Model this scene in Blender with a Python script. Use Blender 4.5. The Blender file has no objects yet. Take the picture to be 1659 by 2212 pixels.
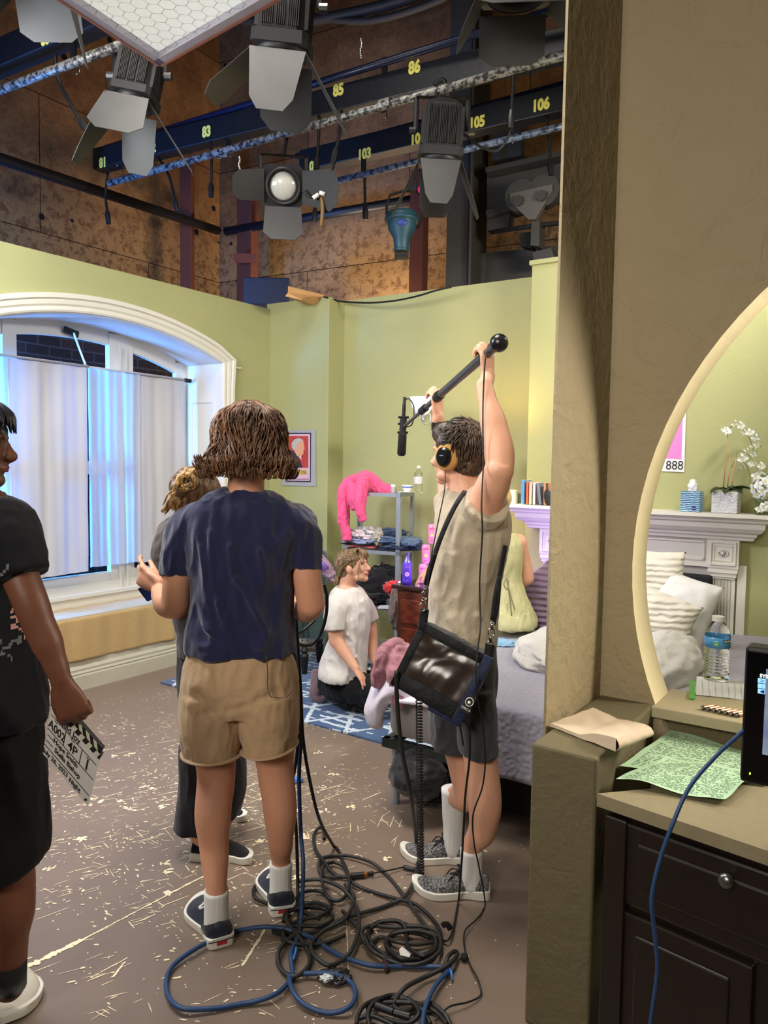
import bpy, bmesh, math, random
import numpy as np
from math import sin, cos, pi, radians, sqrt, exp
from mathutils import Vector, Matrix, noise, Euler, Quaternion

random.seed(7)
sc = bpy.context.scene
COL = sc.collection
V = Vector

# ------------------------------------------------------------------ camera
FPX, PITCH, ROLL, EYE = 1661.0, radians(3.67), radians(0.83), 1.62
_fw = V((0, cos(PITCH), -sin(PITCH)))
_u0 = V((0, sin(PITCH), cos(PITCH)))
_R = V((1, 0, 0)) * cos(ROLL) + _u0 * sin(ROLL)
_U = _u0 * cos(ROLL) - V((1, 0, 0)) * sin(ROLL)
cam_data = bpy.data.cameras.new('camera')
cam = bpy.data.objects.new('camera', cam_data)
COL.objects.link(cam)
m = Matrix(((_R.x, _U.x, -_fw.x, 0), (_R.y, _U.y, -_fw.y, 0), (_R.z, _U.z, -_fw.z, EYE), (0, 0, 0, 1)))
cam.matrix_world = m
cam_data.sensor_fit = 'VERTICAL'
cam_data.sensor_height = 24.0
cam_data.lens = 24.0 * FPX / 2212.0
cam_data.clip_start = 0.05
cam_data.clip_end = 60
sc.camera = cam

# ------------------------------------------------------------------ light and exposure
sc.view_settings.view_transform = 'Standard'
sc.view_settings.look = 'None'
sc.view_settings.gamma = 1.0
sc.view_settings.use_curve_mapping = False
sc.view_settings.exposure = 0.0
world = bpy.data.worlds.new('world')
sc.world = world
world.use_nodes = True
world.node_tree.nodes['Background'].inputs[0].default_value = (0.75, 0.8, 1.0, 1)
world.node_tree.nodes['Background'].inputs[1].default_value = 0.10

def area(name, loc, target, w, h, power, col=(1, 1, 1), spread=None):
    ld = bpy.data.lights.new(name, 'AREA')
    ld.shape = 'RECTANGLE'; ld.size = w; ld.size_y = h; ld.energy = power; ld.color = col
    if spread: ld.spread = radians(spread)
    o = bpy.data.objects.new(name, ld); COL.objects.link(o)
    o.location = loc
    o.rotation_euler = (V(target) - V(loc)).to_track_quat('-Z', 'Y').to_euler()
    return o

def spot(name, loc, target, power, angle, blend=.5, size=.15, col=(1, 1, 1)):
    ld = bpy.data.lights.new(name, 'SPOT')
    ld.energy = power; ld.spot_size = radians(angle); ld.spot_blend = blend; ld.shadow_soft_size = size; ld.color = col
    o = bpy.data.objects.new(name, ld); COL.objects.link(o)
    o.location = loc
    o.rotation_euler = (V(target) - V(loc)).to_track_quat('-Z', 'Y').to_euler()
    return o
# soft cool lamp at the left of the set, out of frame: throws the shelf shadows to the right
area('set_key', (-2.35, 3.0, 3.0), (.5, 5.8, 1.1), .9, .9, 100, (.93, .96, 1.0))
# soft warm lamp over the bed on the right, out of frame
area('set_fill', (2.45, 3.1, 2.95), (1.0, 5.0, 1.1), 1.0, 1.0, 200, (1.0, .95, .84), 130)
area('gate_fill', (3.1, 2.5, 2.4), (.8, 2.75, 1.4), .8, .8, 34, (1.0, .92, .76), 90)  # added fill that brightens the gate reveal, no fixture of the set
area('room_ambient', (-.9, 2.9, 5.6), (-.7, 3.6, 0), 1.6, 1.6, 112, (1.0, .93, .85), 110)
area('camera_fill', (-1.8, -1.6, 3.0), (.3, 2.8, 1.9), 1.4, 1.0, 34, (1.0, .92, .80), 75)  # added fill for the backs of people and the partition
# blue film light outside the window
area('window_blue', (-3.95, 4.7, 1.7), (-1.9, 5.9, 1.5), .7, 1.3, 400, (.05, .28, 1.0))
# warm wall wash over the studio boards
area('studio_wash', (.1, 7.45, 2.5), (-.6, 9.0, 5.2), 1.1, .4, 80, (1.0, .80, .55))


# ------------------------------------------------------------------ projection helpers (photograph pixel -> point of the room)
def ray(x, y):
    return _fw + _R * ((x - 829.5) / FPX) - _U * ((y - 1106.0) / FPX)
def P(x, y, Y):
    r = ray(x, y); return V((0, 0, EYE)) + r * (Y / r.y)
def Z(x, y, z=0.0):
    r = ray(x, y); return V((0, 0, EYE)) + r * ((z - EYE) / r.z)
def PL(x, y, p, n):
    r = ray(x, y); return V((0, 0, EYE)) + r * ((V(p) - V((0, 0, EYE))).dot(n) / r.dot(n))

# ------------------------------------------------------------------ mesh helpers
class MB:
    def __init__(s): s.v = []; s.f = []; s.mi = []; s.cur = 0
    def add(s, vs, fs):
        o = len(s.v); s.v.extend([tuple(p) for p in vs]); s.f.extend([[i + o for i in f] for f in fs]); s.mi.extend([s.cur] * len(fs)); return s
    def box(s, c, size, M=None, bev=0):
        x, y, z = [a / 2 for a in size]
        if bev:
            bm = bmesh.new(); bmesh.ops.create_cube(bm, size=1)
            for v in bm.verts: v.co = V((v.co.x * size[0], v.co.y * size[1], v.co.z * size[2]))
            bmesh.ops.bevel(bm, geom=bm.edges[:], offset=bev, segments=2, affect='EDGES', profile=.5)
            vs = [v.co.copy() for v in bm.verts]; bm.verts.index_update(); fs = [[v.index for v in f.verts] for f in bm.faces]; bm.free()
        else:
            vs = [V((a * x, b * y, d * z)) for a in (-1, 1) for b in (-1, 1) for d in (-1, 1)]
            fs = [(0, 1, 3, 2), (4, 6, 7, 5), (0, 4, 5, 1), (2, 3, 7, 6), (0, 2, 6, 4), (1, 5, 7, 3)]
        c = V(c)
        if M is not None:
            M3 = M.to_3x3() if len(M) == 4 else M
            vs = [M3 @ p + c for p in vs]
        else: vs = [p + c for p in vs]
        return s.add(vs, fs)
    def loft(s, rings, cap=True, closed=False):
        n = len(rings[0]); vs = [p for r in rings for p in r]; fs = []
        m_ = len(rings)
        for i in range(m_ if closed else m_ - 1):
            a = i * n; b = ((i + 1) % m_) * n
            for j in range(n): fs.append((a + j, a + (j + 1) % n, b + (j + 1) % n, b + j))
        if cap and not closed:
            fs.append(list(range(n))[::-1]); fs.append([(m_ - 1) * n + j for j in range(n)])
        return s.add(vs, fs)
    def tube(s, pts, r, n=8, sub=4, caps=True, ref=None, round_=False, closed=False):
        pts = [V(p) for p in pts]; k = len(pts)
        rr = [(q if isinstance(q, (tuple, list)) else (q, q)) for q in (r if isinstance(r, (list, tuple)) and len(r) == k and k > 1 and not (k == 2 and isinstance(r, tuple)) else [r] * k)]
        if sub > 1 and (k > 2 or closed):
            P2 = []; R2 = []
            for i in range(k if closed else k - 1):
                if closed: p0, p1, p2, p3 = pts[i - 1], pts[i], pts[(i + 1) % k], pts[(i + 2) % k]
                else: p0, p1, p2, p3 = pts[max(i - 1, 0)], pts[i], pts[i + 1], pts[min(i + 2, k - 1)]
                i2 = (i + 1) % k
                for q in range(sub):
                    t = q / sub
                    P2.append(0.5 * ((2 * p1) + (p2 - p0) * t + (2 * p0 - 5 * p1 + 4 * p2 - p3) * t * t + (3 * p1 - p0 - 3 * p2 + p3) * t ** 3))
                    w = t * t * (3 - 2 * t)
                    R2.append((rr[i][0] * (1 - w) + rr[i2][0] * w, rr[i][1] * (1 - w) + rr[i2][1] * w))
            if not closed: P2.append(pts[-1]); R2.append(rr[-1])
            pts, rr = P2, R2; k = len(pts)
        T = []
        for i in range(k):
            if closed: d = pts[(i + 1) % k] - pts[i - 1]
            else: d = pts[min(i + 1, k - 1)] - pts[max(i - 1, 0)]
            T.append(d.normalized() if d.length > 1e-9 else V((0, 0, 1)))
        a = V(ref) if ref is not None else (V((0, 0, 1)) if abs(T[0].z) < .9 else V((1, 0, 0)))
        a = (a - T[0] * a.dot(T[0])).normalized()
        rings = []
        def ring(c, a, b, q): return [c + a * (q[0] * cos(2 * pi * j / n)) + b * (q[1] * sin(2 * pi * j / n)) for j in range(n)]
        for i in range(k):
            if i: a = (a - T[i] * a.dot(T[i]))
            if a.length < 1e-6: a = T[i].orthogonal()
            a = a.normalized(); b = T[i].cross(a)
            if round_ and i == 0:
                for q in (.25, .55, .8, .95):
                    e = sqrt(max(0, 1 - (1 - q) ** 2)) if q < 1 else 1
                    rings.append(ring(pts[0] - T[0] * ((1 - q) * min(rr[0])), a, b, (rr[0][0] * e, rr[0][1] * e)))
            rings.append(ring(pts[i], a, b, rr[i]))
            if round_ and i == k - 1:
                for q in (.95, .8, .55, .25):
                    e = sqrt(1 - (1 - q) ** 2)
                    rings.append(ring(pts[-1] + T[-1] * ((1 - q) * min(rr[-1])), a, b, (rr[-1][0] * e, rr[-1][1] * e)))
        return s.loft(rings, cap=caps, closed=closed)
    def ball(s, c, r, M=None, nu=16, nv=10):
        if not isinstance(r, (tuple, list, Vector)): r = (r, r, r)
        vs = []; fs = []
        for i in range(1, nv):
            th = pi * i / nv
            for j in range(nu):
                ph = 2 * pi * j / nu
                vs.append(V((r[0] * sin(th) * cos(ph), r[1] * sin(th) * sin(ph), r[2] * cos(th))))
        vs.append(V((0, 0, r[2]))); vs.append(V((0, 0, -r[2])))
        for i in range(nv - 2):
            for j in range(nu): fs.append((i * nu + j, (i + 1) * nu + j, (i + 1) * nu + (j + 1) % nu, i * nu + (j + 1) % nu))
        t = len(vs) - 2
        for j in range(nu):
            fs.append((t, j, (j + 1) % nu)); fs.append((t + 1, (nv - 2) * nu + (j + 1) % nu, (nv - 2) * nu + j))
        if M is not None: vs = [M.to_3x3() @ p for p in vs]
        return s.add([p + V(c) for p in vs], fs)
    def lathe(s, prof, c=(0, 0, 0), n=24, M=None, cap=True):
        rings = [[V((r * cos(2 * pi * j / n), r * sin(2 * pi * j / n), z)) for j in range(n)] for r, z in prof]
        if M is not None: rings = [[M.to_3x3() @ p for p in r] for r in rings]
        return s.loft([[p + V(c) for p in r] for r in rings], cap=cap)
    def prism(s, out, dvec):
        """closed outline (3-D points) extruded along dvec"""
        out = [V(p) for p in out]; d = V(dvec); n = len(out)
        vs = out + [p + d for p in out]
        fs = [list(range(n))[::-1], [n + i for i in range(n)]] + [(i, (i + 1) % n, n + (i + 1) % n, n + i) for i in range(n)]
        return s.add(vs, fs)
    def grid(s, fn, nu, nv):
        vs = [fn(i / nu, j / nv) for j in range(nv + 1) for i in range(nu + 1)]
        fs = [(j * (nu + 1) + i, j * (nu + 1) + i + 1, (j + 1) * (nu + 1) + i + 1, (j + 1) * (nu + 1) + i) for j in range(nv) for i in range(nu)]
        return s.add(vs, fs)
    def mesh(s, name='m'):
        me = bpy.data.meshes.new(name); me.from_pydata(s.v, [], s.f)
        if any(s.mi): me.polygons.foreach_set('material_index', s.mi)
        me.validate(); me.update(); return me

def tag(o, label=None, cat=None, group=None, kind=None):
    if label: o['label'] = label
    if cat: o['category'] = cat
    if group: o['group'] = group
    if kind: o['kind'] = kind
    return o
def wmat(o):
    return (wmat(o.parent) @ o.matrix_parent_inverse @ o.matrix_basis) if o.parent else o.matrix_basis.copy()
def fixn(me):
    bm = bmesh.new(); bm.from_mesh(me); bmesh.ops.recalc_face_normals(bm, faces=bm.faces[:]); bm.to_mesh(me); bm.free()
def obj(name, mb, mats, parent=None, smooth=False, fix=True, label=None, solid=0, flat_ang=None):
    me = mb.mesh(name) if isinstance(mb, MB) else mb
    if fix and isinstance(mb, MB): fixn(me)
    o = bpy.data.objects.new(name, me); COL.objects.link(o)
    for k in (mats if isinstance(mats, (list, tuple)) else [mats]): me.materials.append(k)
    if smooth: me.polygons.foreach_set('use_smooth', [True] * len(me.polygons))
    if smooth == 'auto':
        me.set_sharp_from_angle(angle=radians(38))
    if parent:
        o.parent = parent
        pw = wmat(parent)
        o.matrix_parent_inverse = pw.inverted()
    if label: o['label'] = label
    if solid:
        md = o.modifiers.new('solid', 'SOLIDIFY'); md.thickness = solid; md.offset = 0
    return o
def thing(name, loc, label, cat, group=None, rotz=0):
    o = bpy.data.objects.new(name, None); COL.objects.link(o); o.location = loc; o.rotation_euler = (0, 0, rotz)
    o.empty_display_size = .05
    return tag(o, label, cat, group)
def struct(name, mb, mats, parent=None, **k):
    o = obj(name, mb, mats, parent, **k)
    if not parent: o['kind'] = 'structure'
    return o
def copy_tree(o, parent=None):
    c = o.copy(); COL.objects.link(c)
    if parent: c.parent = parent
    for ch in list(o.children): copy_tree(ch, c)
    return c
def frame(x, y=None, z=None, o=(0, 0, 0)):
    """matrix from axes"""
    M = Matrix.Identity(4)
    for i, a in enumerate((x, y, z)):
        for j in range(3): M[j][i] = a[j]
    for j in range(3): M[j][3] = o[j]
    return M
def look(d, up=(0, 0, 1)):
    """3x3 whose Y column is d"""
    y = V(d).normalized(); x = y.cross(V(up))
    x = x.normalized() if x.length > 1e-6 else V((1, 0, 0)); z = x.cross(y)
    return frame(x, y, z)

# ------------------------------------------------------------------ materials
def lin(c, a=1):
    return tuple([((q / 255) / 12.92 if q / 255 <= .04045 else ((q / 255 + .055) / 1.055) ** 2.4) for q in c[:3]]) + (a,)
class NT:
    def __init__(s, name):
        s.m = bpy.data.materials.new(name); s.m.use_nodes = True; s.t = s.m.node_tree; s.b = s.t.nodes['Principled BSDF']; s.out = s.t.nodes['Material Output']
    def n(s, typ, ins=None, **props):
        k = s.t.nodes.new(typ)
        for a, b in props.items(): setattr(k, a, b)
        for a, b in (ins or {}).items(): s.set(k.inputs[a], b)
        return k
    def set(s, sock, v):
        if isinstance(v, bpy.types.Node): s.t.links.new(v.outputs[0], sock)
        elif isinstance(v, bpy.types.NodeSocket): s.t.links.new(v, sock)
        else:
            if sock.type == 'RGBA' and isinstance(v, tuple) and len(v) == 3: v = lin(v)
            sock.default_value = v
    def co(s, scale=(1, 1, 1), rot=(0, 0, 0), loc=(0, 0, 0), kind='Object'):
        c = s.n('ShaderNodeTexCoord'); return s.n('ShaderNodeMapping', {'Vector': c.outputs[kind], 'Scale': scale, 'Rotation': rot, 'Location': loc})
    def noise(s, scale=5, detail=3, rough=.5, vec=None, dist=0):
        return s.n('ShaderNodeTexNoise', dict({'Scale': scale, 'Detail': detail, 'Roughness': rough, 'Distortion': dist}, **({'Vector': vec} if vec else {'Vector': s.co()})))
    def ramp(s, fac, stops, interp='LINEAR'):
        r = s.n('ShaderNodeValToRGB', {'Fac': fac}); r.color_ramp.interpolation = interp
        el = r.color_ramp.elements
        while len(el) < len(stops): el.new(.5)
        for e, (p, c) in zip(el, stops):
            e.position = p; e.color = lin(c) if len(c) == 3 else c
        return r
    def mix(s, fac, a, b, mode='MIX'):
        k = s.n('ShaderNodeMix', data_type='RGBA', blend_type=mode)
        s.set(k.inputs[0], fac); s.set(k.inputs[6], a); s.set(k.inputs[7], b)
        return k.outputs[2]
    def math(s, op, a, b=0.0, c=None):
        k = s.n('ShaderNodeMath', operation=op); s.set(k.inputs[0], a); s.set(k.inputs[1], b)
        if c is not None: s.set(k.inputs[2], c)
        return k.outputs[0]
    def bump(s, h, strength=.3, dist=.01, normal=None):
        k = s.n('ShaderNodeBump', {'Height': h, 'Strength': strength, 'Distance': dist})
        if normal: s.set(k.inputs['Normal'], normal)
        s.set(s.b.inputs['Normal'], k.outputs[0]); return k.outputs[0]
    def p(s, **k):
        names = dict(col='Base Color', rough='Roughness', metal='Metallic', trans='Transmission Weight', ior='IOR', spec='Specular IOR Level', sheen='Sheen Weight', coat='Coat Weight', emit='Emission Color', es='Emission Strength', alpha='Alpha', sss='Subsurface Weight')
        for a, b in k.items(): s.set(s.b.inputs[names[a]], b)
        return s
_mc = {}
def mat(name, col, rough=.6, metal=0, var=.12, vs=6, bump=None, **k):
    if name in _mc: return _mc[name]
    t = NT(name); t.p(rough=rough, metal=metal, **k)
    if var:
        nz = t.noise(vs, 4); c = lin(col)
        t.p(col=t.mix(nz, tuple(q * (1 - var) for q in c[:3]) + (1,), tuple(min(1, q * (1 + var)) for q in c[:3]) + (1,)))
    else: t.p(col=col)
    if bump: t.bump(t.noise(bump[0], 4), bump[1], bump[2])
    _mc[name] = t.m; return t.m
def fabric(name, col, rough=.85, weave=900, fold=14, fs=.35, var=.15, sheen=.2):
    if name in _mc: return _mc[name]
    t = NT(name); t.p(rough=rough, sheen=sheen, spec=.2)
    c = lin(col); nz = t.noise(weave / 6, 3)
    t.p(col=t.mix(nz, tuple(q * (1 - var) for q in c[:3]) + (1,), tuple(min(1, q * (1 + var)) for q in c[:3]) + (1,)))
    b1 = t.bump(t.noise(weave, 2), .15, .002)
    if fs: t.bump(t.noise(fold, 3, .45), fs, .02, b1)
    _mc[name] = t.m; return t.m
def skin(name, col, red=(190, 105, 85)):
    if name in _mc: return _mc[name]
    t = NT(name); t.p(rough=.5, spec=.35, sss=.08); t.b.inputs['Subsurface Radius'].default_value = (.02, .008, .004)
    nz = t.ramp(t.noise(9, 4, .6), [(.35, col), (.75, red)])
    f = t.n('ShaderNodeMath', {0: .32}, operation='MULTIPLY')
    t.p(col=t.mix(.35, col, nz.outputs[0])); t.bump(t.noise(140, 3), .12, .002)
    _mc[name] = t.m; return t.m
def glass(name, tint=(245, 250, 250), rough=.02, ior=1.3):
    if name in _mc: return _mc[name]
    t = NT(name); t.p(col=tint, rough=rough, trans=1.0, ior=ior); _mc[name] = t.m; return t.m

def text(s, size, M, mt, parent=None, name='lettering', depth=.0006, sx=1, bold=0, font=None):
    cu = bpy.data.curves.new(name, 'FONT'); cu.body = s; cu.size = size; cu.extrude = depth; cu.offset = bold
    cu.align_x = 'CENTER'; cu.align_y = 'CENTER'; cu.resolution_u = 3
    tmp = bpy.data.objects.new('tmp', cu); COL.objects.link(tmp)
    me = bpy.data.meshes.new_from_object(tmp.evaluated_get(bpy.context.evaluated_depsgraph_get())); bpy.data.objects.remove(tmp)
    M2 = M @ Matrix.Diagonal((sx, 1, 1, 1)); me.transform(M2)
    me.materials.clear()
    return obj(name, me, mt, parent)

# ------------------------------------------------------------------ fused (one-surface) bodies and garments
def fuse(mb, voxel=.006, sm=4, sf=.5, name='fused'):
    me = mb.mesh('tmp'); fixn(me)
    o = bpy.data.objects.new('tmp', me); COL.objects.link(o)
    r = o.modifiers.new('r', 'REMESH'); r.mode = 'VOXEL'; r.voxel_size = voxel; r.adaptivity = 0
    if sm: s_ = o.modifiers.new('s', 'SMOOTH'); s_.factor = sf; s_.iterations = sm
    dg = bpy.context.evaluated_depsgraph_get()
    out = bpy.data.meshes.new_from_object(o.evaluated_get(dg)); out.name = name
    bpy.data.objects.remove(o); bpy.data.meshes.remove(me)
    return out
def displace(me, fn):
    n = len(me.vertices); co = np.empty(n * 3); me.vertices.foreach_get('co', co); co = co.reshape(-1, 3)
    no = np.empty(n * 3); me.vertices.foreach_get('normal', no); no = no.reshape(-1, 3)
    d = fn(co, no); co = co + no * d[:, None]
    me.vertices.foreach_set('co', co.ravel()); me.update()
def nz(co, scale, seed=0, oct=2):
    sx, sy, sz = scale
    return np.array([noise.fractal((p[0] * sx + seed, p[1] * sy + seed * .7, p[2] * sz - seed), .6, 2.0, oct) for p in co])
def wrinkle(amp=.006, scale=(9, 9, 3), seed=0, ridge=.5, folds=None):
    """cloth relief: anisotropic noise plus explicit folds [(A,B,width,height)]"""
    def f(co, no):
        a = nz(co, scale, seed); r = 1 - np.abs(nz(co, tuple(q * 1.7 for q in scale), seed + 9)) * 3
        d = amp * (a * 1.2 + ridge * np.clip(r, -1, 1) * .6)
        for A, B, w, h in (folds or []):
            A = np.array(A); B = np.array(B); ab = B - A; t = np.clip(((co - A) @ ab) / (ab @ ab), 0, 1)
            q = A + t[:, None] * ab; dd = np.linalg.norm(co - q, axis=1)
            d = d + h * np.exp(-(dd / w) ** 2) * (1 - .5 * t)
        return d
    return f
def catmull(pts, sub):
    pts = [V(p) for p in pts]; k = len(pts); out = []
    for i in range(k - 1):
        p0, p1, p2, p3 = pts[max(i - 1, 0)], pts[i], pts[i + 1], pts[min(i + 2, k - 1)]
        for q in range(sub):
            t = q / sub
            out.append(0.5 * ((2 * p1) + (p2 - p0) * t + (2 * p0 - 5 * p1 + 4 * p2 - p3) * t * t + (3 * p1 - p0 - 3 * p2 + p3) * t ** 3))
    out.append(pts[-1]); return out

# ------------------------------------------------------------------ frames of the set
Wd = V((.562, .827, 0)); nW = V((.827, -.562, 0)); WA = V((-2.30, 5.03, 0))      # window wall: along, towards room
Bd = V((.83, -.557, 0)).normalized(); nB = V((-.557, -.83, 0)).normalized()      # back walls: along to the right, towards camera
def W(s, off, z): return WA + Wd * s + nW * off + V((0, 0, z))
MW = frame(Wd, -nW, V((0, 0, 1)))       # x along the wall, y away from room, z up
MBk = frame(Bd, -nB, V((0, 0, 1)))

def plaster(name, col, bs=.25, sc_=30):
    t = NT(name); t.p(rough=.75, spec=.3)
    c = lin(col); n1 = t.noise(1.4, 5, .6)
    t.p(col=t.mix(n1, tuple(q * .92 for q in c[:3]) + (1,), tuple(q * 1.07 for q in c[:3]) + (1,)))
    b = t.bump(t.noise(sc_, 4, .6), bs, .014)
    t.bump(t.noise(7, 4, .6, dist=1.2), bs * .8, .03, b); return t.m
M_green = plaster('green_paint', (164, 164, 116), .10, 60)
M_cream = plaster('cream_reveal', (228, 213, 174), .12, 40)
M_col = plaster('olive_brown_paint', (148, 133, 104), .75, 22)
M_box = plaster('olive_paint', (100, 91, 66), .22, 45)
M_white = mat('white_woodwork', (216, 212, 200), .4, var=.05, bump=(12, .06, .01))
M_oldwhite = plaster('scuffed_white_paint', (188, 183, 165), .25, 18)
M_black = mat('black_metal', (22, 22, 24), .5, .4, var=.1)
M_blackmatte = mat('black_matte', (14, 14, 16), .8, 0)

# floor ---------------------------------------------------------------
t = NT('brown_painted_floor')
n1 = t.noise(2.2, 5, .65); n2 = t.noise(40, 3)
t.p(col=t.mix(n1, (108, 92, 80), (134, 117, 103)), rough=t.ramp(n1, [(.3, (.34,) * 3 + (1,)), (.7, (.5,) * 3 + (1,))]).outputs[0], spec=.5)
t.bump(n2, .06, .01); M_floor = t.m
floor = struct('floor', MB().box((0, 4, -.05), (18, 20, .1)), M_floor)
# worn spots where the cream undercoat shows: thin irregular flakes
M_chip = mat('cream_undercoat', (240, 224, 188), .5, var=.08)
chips = MB(); rnd = random.Random(5)
def chip(x, y, L, w, a, n=None):
    n = n or rnd.randint(5, 9); z = .0012 + rnd.random() * .0006
    pts = []
    for j in range(n):
        f = 2 * pi * j / n; rr = .55 + rnd.random() * .6
        px, py = cos(f) * L * rr, sin(f) * w * rr
        pts.append((x + px * cos(a) - py * sin(a), y + px * sin(a) + py * cos(a), z))
    chips.add(pts, [list(range(n))])
def dens(x, y):
    d = exp(-((x + .75) / .75) ** 2 - ((y - 3.55) / .8) ** 2) * 1.0
    d += .32 * exp(-((x + .7) / 1.1) ** 2 - ((y - 2.3) / 1.0) ** 2)
    d += .30 * exp(-((x + 1.5) / .5) ** 2 - ((y - 4.6) / .7) ** 2)
    if x > -.05: d *= .3
    return d
cl = [(rnd.uniform(-2, 1.4), rnd.uniform(1.3, 5.4)) for _ in range(4200)]
for (x, y) in cl:
    if rnd.random() > dens(x, y): continue
    cn = rnd.random()
    for _ in range(rnd.randint(1, 6)):
        xx = x + rnd.gauss(0, .05); yy = y + rnd.gauss(0, .05)
        if cn < .45: chip(xx, yy, rnd.uniform(.002, .006), rnd.uniform(.0015, .004), rnd.uniform(0, pi))
        elif cn < .8: chip(xx, yy, rnd.uniform(.006, .016), rnd.uniform(.0015, .005), rnd.choice([.6, 2.3, .1, .45]) + rnd.gauss(0, .3))
        else: chip(xx, yy, rnd.uniform(.015, .045), rnd.uniform(.001, .0025), rnd.choice([.6, .55, 2.4]) + rnd.gauss(0, .2), 7)
for _ in range(90):
    x = rnd.gauss(-.75, .5); y = rnd.gauss(3.5, .55)
    if x > .0: continue
    chip(x, y, rnd.uniform(.03, .09), rnd.uniform(.001, .003), .62 + rnd.gauss(0, .12), 9)
for _ in range(50):
    x = rnd.gauss(-.8, .4); y = rnd.gauss(3.5, .5)
    for _ in range(6): chip(x + rnd.gauss(0, .012), y + rnd.gauss(0, .012), rnd.uniform(.006, .02), rnd.uniform(.004, .009), rnd.uniform(0, 3))
def scratch(a, b, w, seg=14):
    a = Z(*a); b = Z(*b)
    for i in range(seg):
        t0 = i / seg; c = a.lerp(b, (i + .5) / seg); d = (b - a)
        chip(c.x, c.y, d.length / seg * .75, w * rnd.uniform(.6, 1.3), math.atan2(d.y, d.x), 8)
scratch((60, 2088), (180, 2030), .014, 10); scratch((160, 2040), (440, 1893), .005, 34)
scratch((524, 2085), (572, 2010), .006, 8); scratch((748, 1985), (753, 2110), .0015, 20); scratch((195, 2113), (275, 2070), .003, 8)
scratch((245, 2110), (270, 2078), .004, 4); scratch((560, 1705), (615, 1660), .003, 6)
# scratched strokes near the cable
for a, b in [((757, 1778), (757, 1796)), ((772, 1790), (786, 1786)), ((770, 1798), (790, 1792)), ((772, 1784), (774, 1796)), ((815, 1787), (826, 1764)), ((826, 1764), (843, 1752)),
             ((822, 1772), (838, 1778)), ((824, 1768), (842, 1786)), ((843, 1786), (852, 1762)), ((852, 1772), (868, 1786)), ((868, 1771), (862, 1787)), ((800, 1772), (812, 1780)), ((845, 1820), (860, 1806)), ((850, 1828), (856, 1812))]:
    scratch(a, b, .002, 3)
o = obj('floor_scuffs', chips, M_chip, floor, fix=False)

# window wall ---------------------------------------------------------
AC, AR, AH = .61, 2.9, 1.06
def arch(s, R=AR, top=2.62): return top - R + sqrt(max(0, R * R - (s - AC) ** 2))
def arch_outline(grow=0, zb=.0):
    pts = []; hw = AH + grow; R = AR + grow
    n = 28
    for i in range(n + 1):
        s = AC - hw + 2 * hw * i / n
        pts.append((s, arch(s, R, 2.62 + grow)))
    return pts
WT = 2.96
mb = MB()
top = arch_outline()
# wall with arched opening as strips: left pier, over-arch, right pier, below bench
def wbox(s0, s1, z0, z1, o0, o1): return mb.box(W((s0 + s1) / 2, (o0 + o1) / 2, (z0 + z1) / 2), (s1 - s0, abs(o1 - o0), z1 - z0), MW)
wbox(-2.2, AC - AH, 0, WT, -.1, 0); wbox(AC + AH, 2.29, .52, WT, -.1, 0)
for i in range(len(top) - 1):
    (s0, z0), (s1, z1) = top[i], top[i + 1]
    mb.add([W(s0, 0, z0), W(s1, 0, z1), W(s1, 0, WT), W(s0, 0, WT), W(s0, -.1, z0), W(s1, -.1, z1), W(s1, -.1, WT), W(s0, -.1, WT)],
           [(0, 1, 2, 3), (4, 7, 6, 5), (0, 4, 5, 1), (3, 2, 6, 7)])
wall_left = struct('wall_left', mb, M_green)
mb = MB(); wbox(-.6, 2.285, 0, .52, -.12, 0); struct('wall_below_window', mb, M_oldwhite)
# soffit and jambs of the alcove
mb = MB()
for i in range(len(top) - 1):
    (s0, z0), (s1, z1) = top[i], top[i + 1]
    mb.prism([W(s0, .001, z0 - .006), W(s1, .001, z1 - .006), W(s1, .001, z1 + .01), W(s0, .001, z0 + .01)], -nW * .46)
wbox(AC + AH - .006, AC + AH + .02, .5, 2.43, -.46, .001); wbox(AC - AH - .02, AC - AH + .006, .5, 2.43, -.46, .001)
for zz0, zz1 in ((.75, 2.1),):   # raised panel moulding of the jamb
    for a, b, c, d in ((-.36, -.34, zz0, zz1), (-.1, -.08, zz0, zz1)):
        wbox(AC + AH - .014, AC + AH, c, d, a, b)
    wbox(AC + AH - .014, AC + AH, zz1, zz1 + .02, -.36, -.08); wbox(AC + AH - .014, AC + AH, zz0 - .02, zz0, -.36, -.08)
struct('trim_1', mb, M_white)
# casing moulding swept round the arch
path = [(AC + AH, .5)] + [(AC + AH, z) for z in (1.0, 1.6, 2.2)] + top[::-1] + [(AC - AH, z) for z in (2.2, 1.6, .5)]
path = [p for i, p in enumerate(path) if i == 0 or abs(p[0] - path[i - 1][0]) + abs(p[1] - path[i - 1][1]) > 1e-4]
prof = [(0, 0), (0, .022), (.012, .028), (.03, .028), (.036, .018), (.05, .03), (.075, .034), (.082, .024), (.09, .04), (.115, .042), (.122, .032), (.122, 0)]
rings = []
for i, (s, z) in enumerate(path):
    a = V(path[max(i - 1, 0)]); b = V(path[min(i + 1, len(path) - 1)]); d = (b - a).normalized()
    nn = V((d.y, -d.x))                       # outward
    if nn.dot(V((s - AC, z - 1.2))) < 0: nn = -nn
    k = 1.0
    if 0 < i < len(path) - 1:
        d1 = (V(path[i]) - a).normalized(); d2 = (b - V(path[i])).normalized(); k = 1 / max(.5, cos(d1.angle(d2) / 2))
    rings.append([W(s + nn.x * u * k, w, z + nn.y * u * k) for u, w in prof])
mb = MB(); mb.loft(rings); struct('trim_2', mb, M_white)
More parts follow.
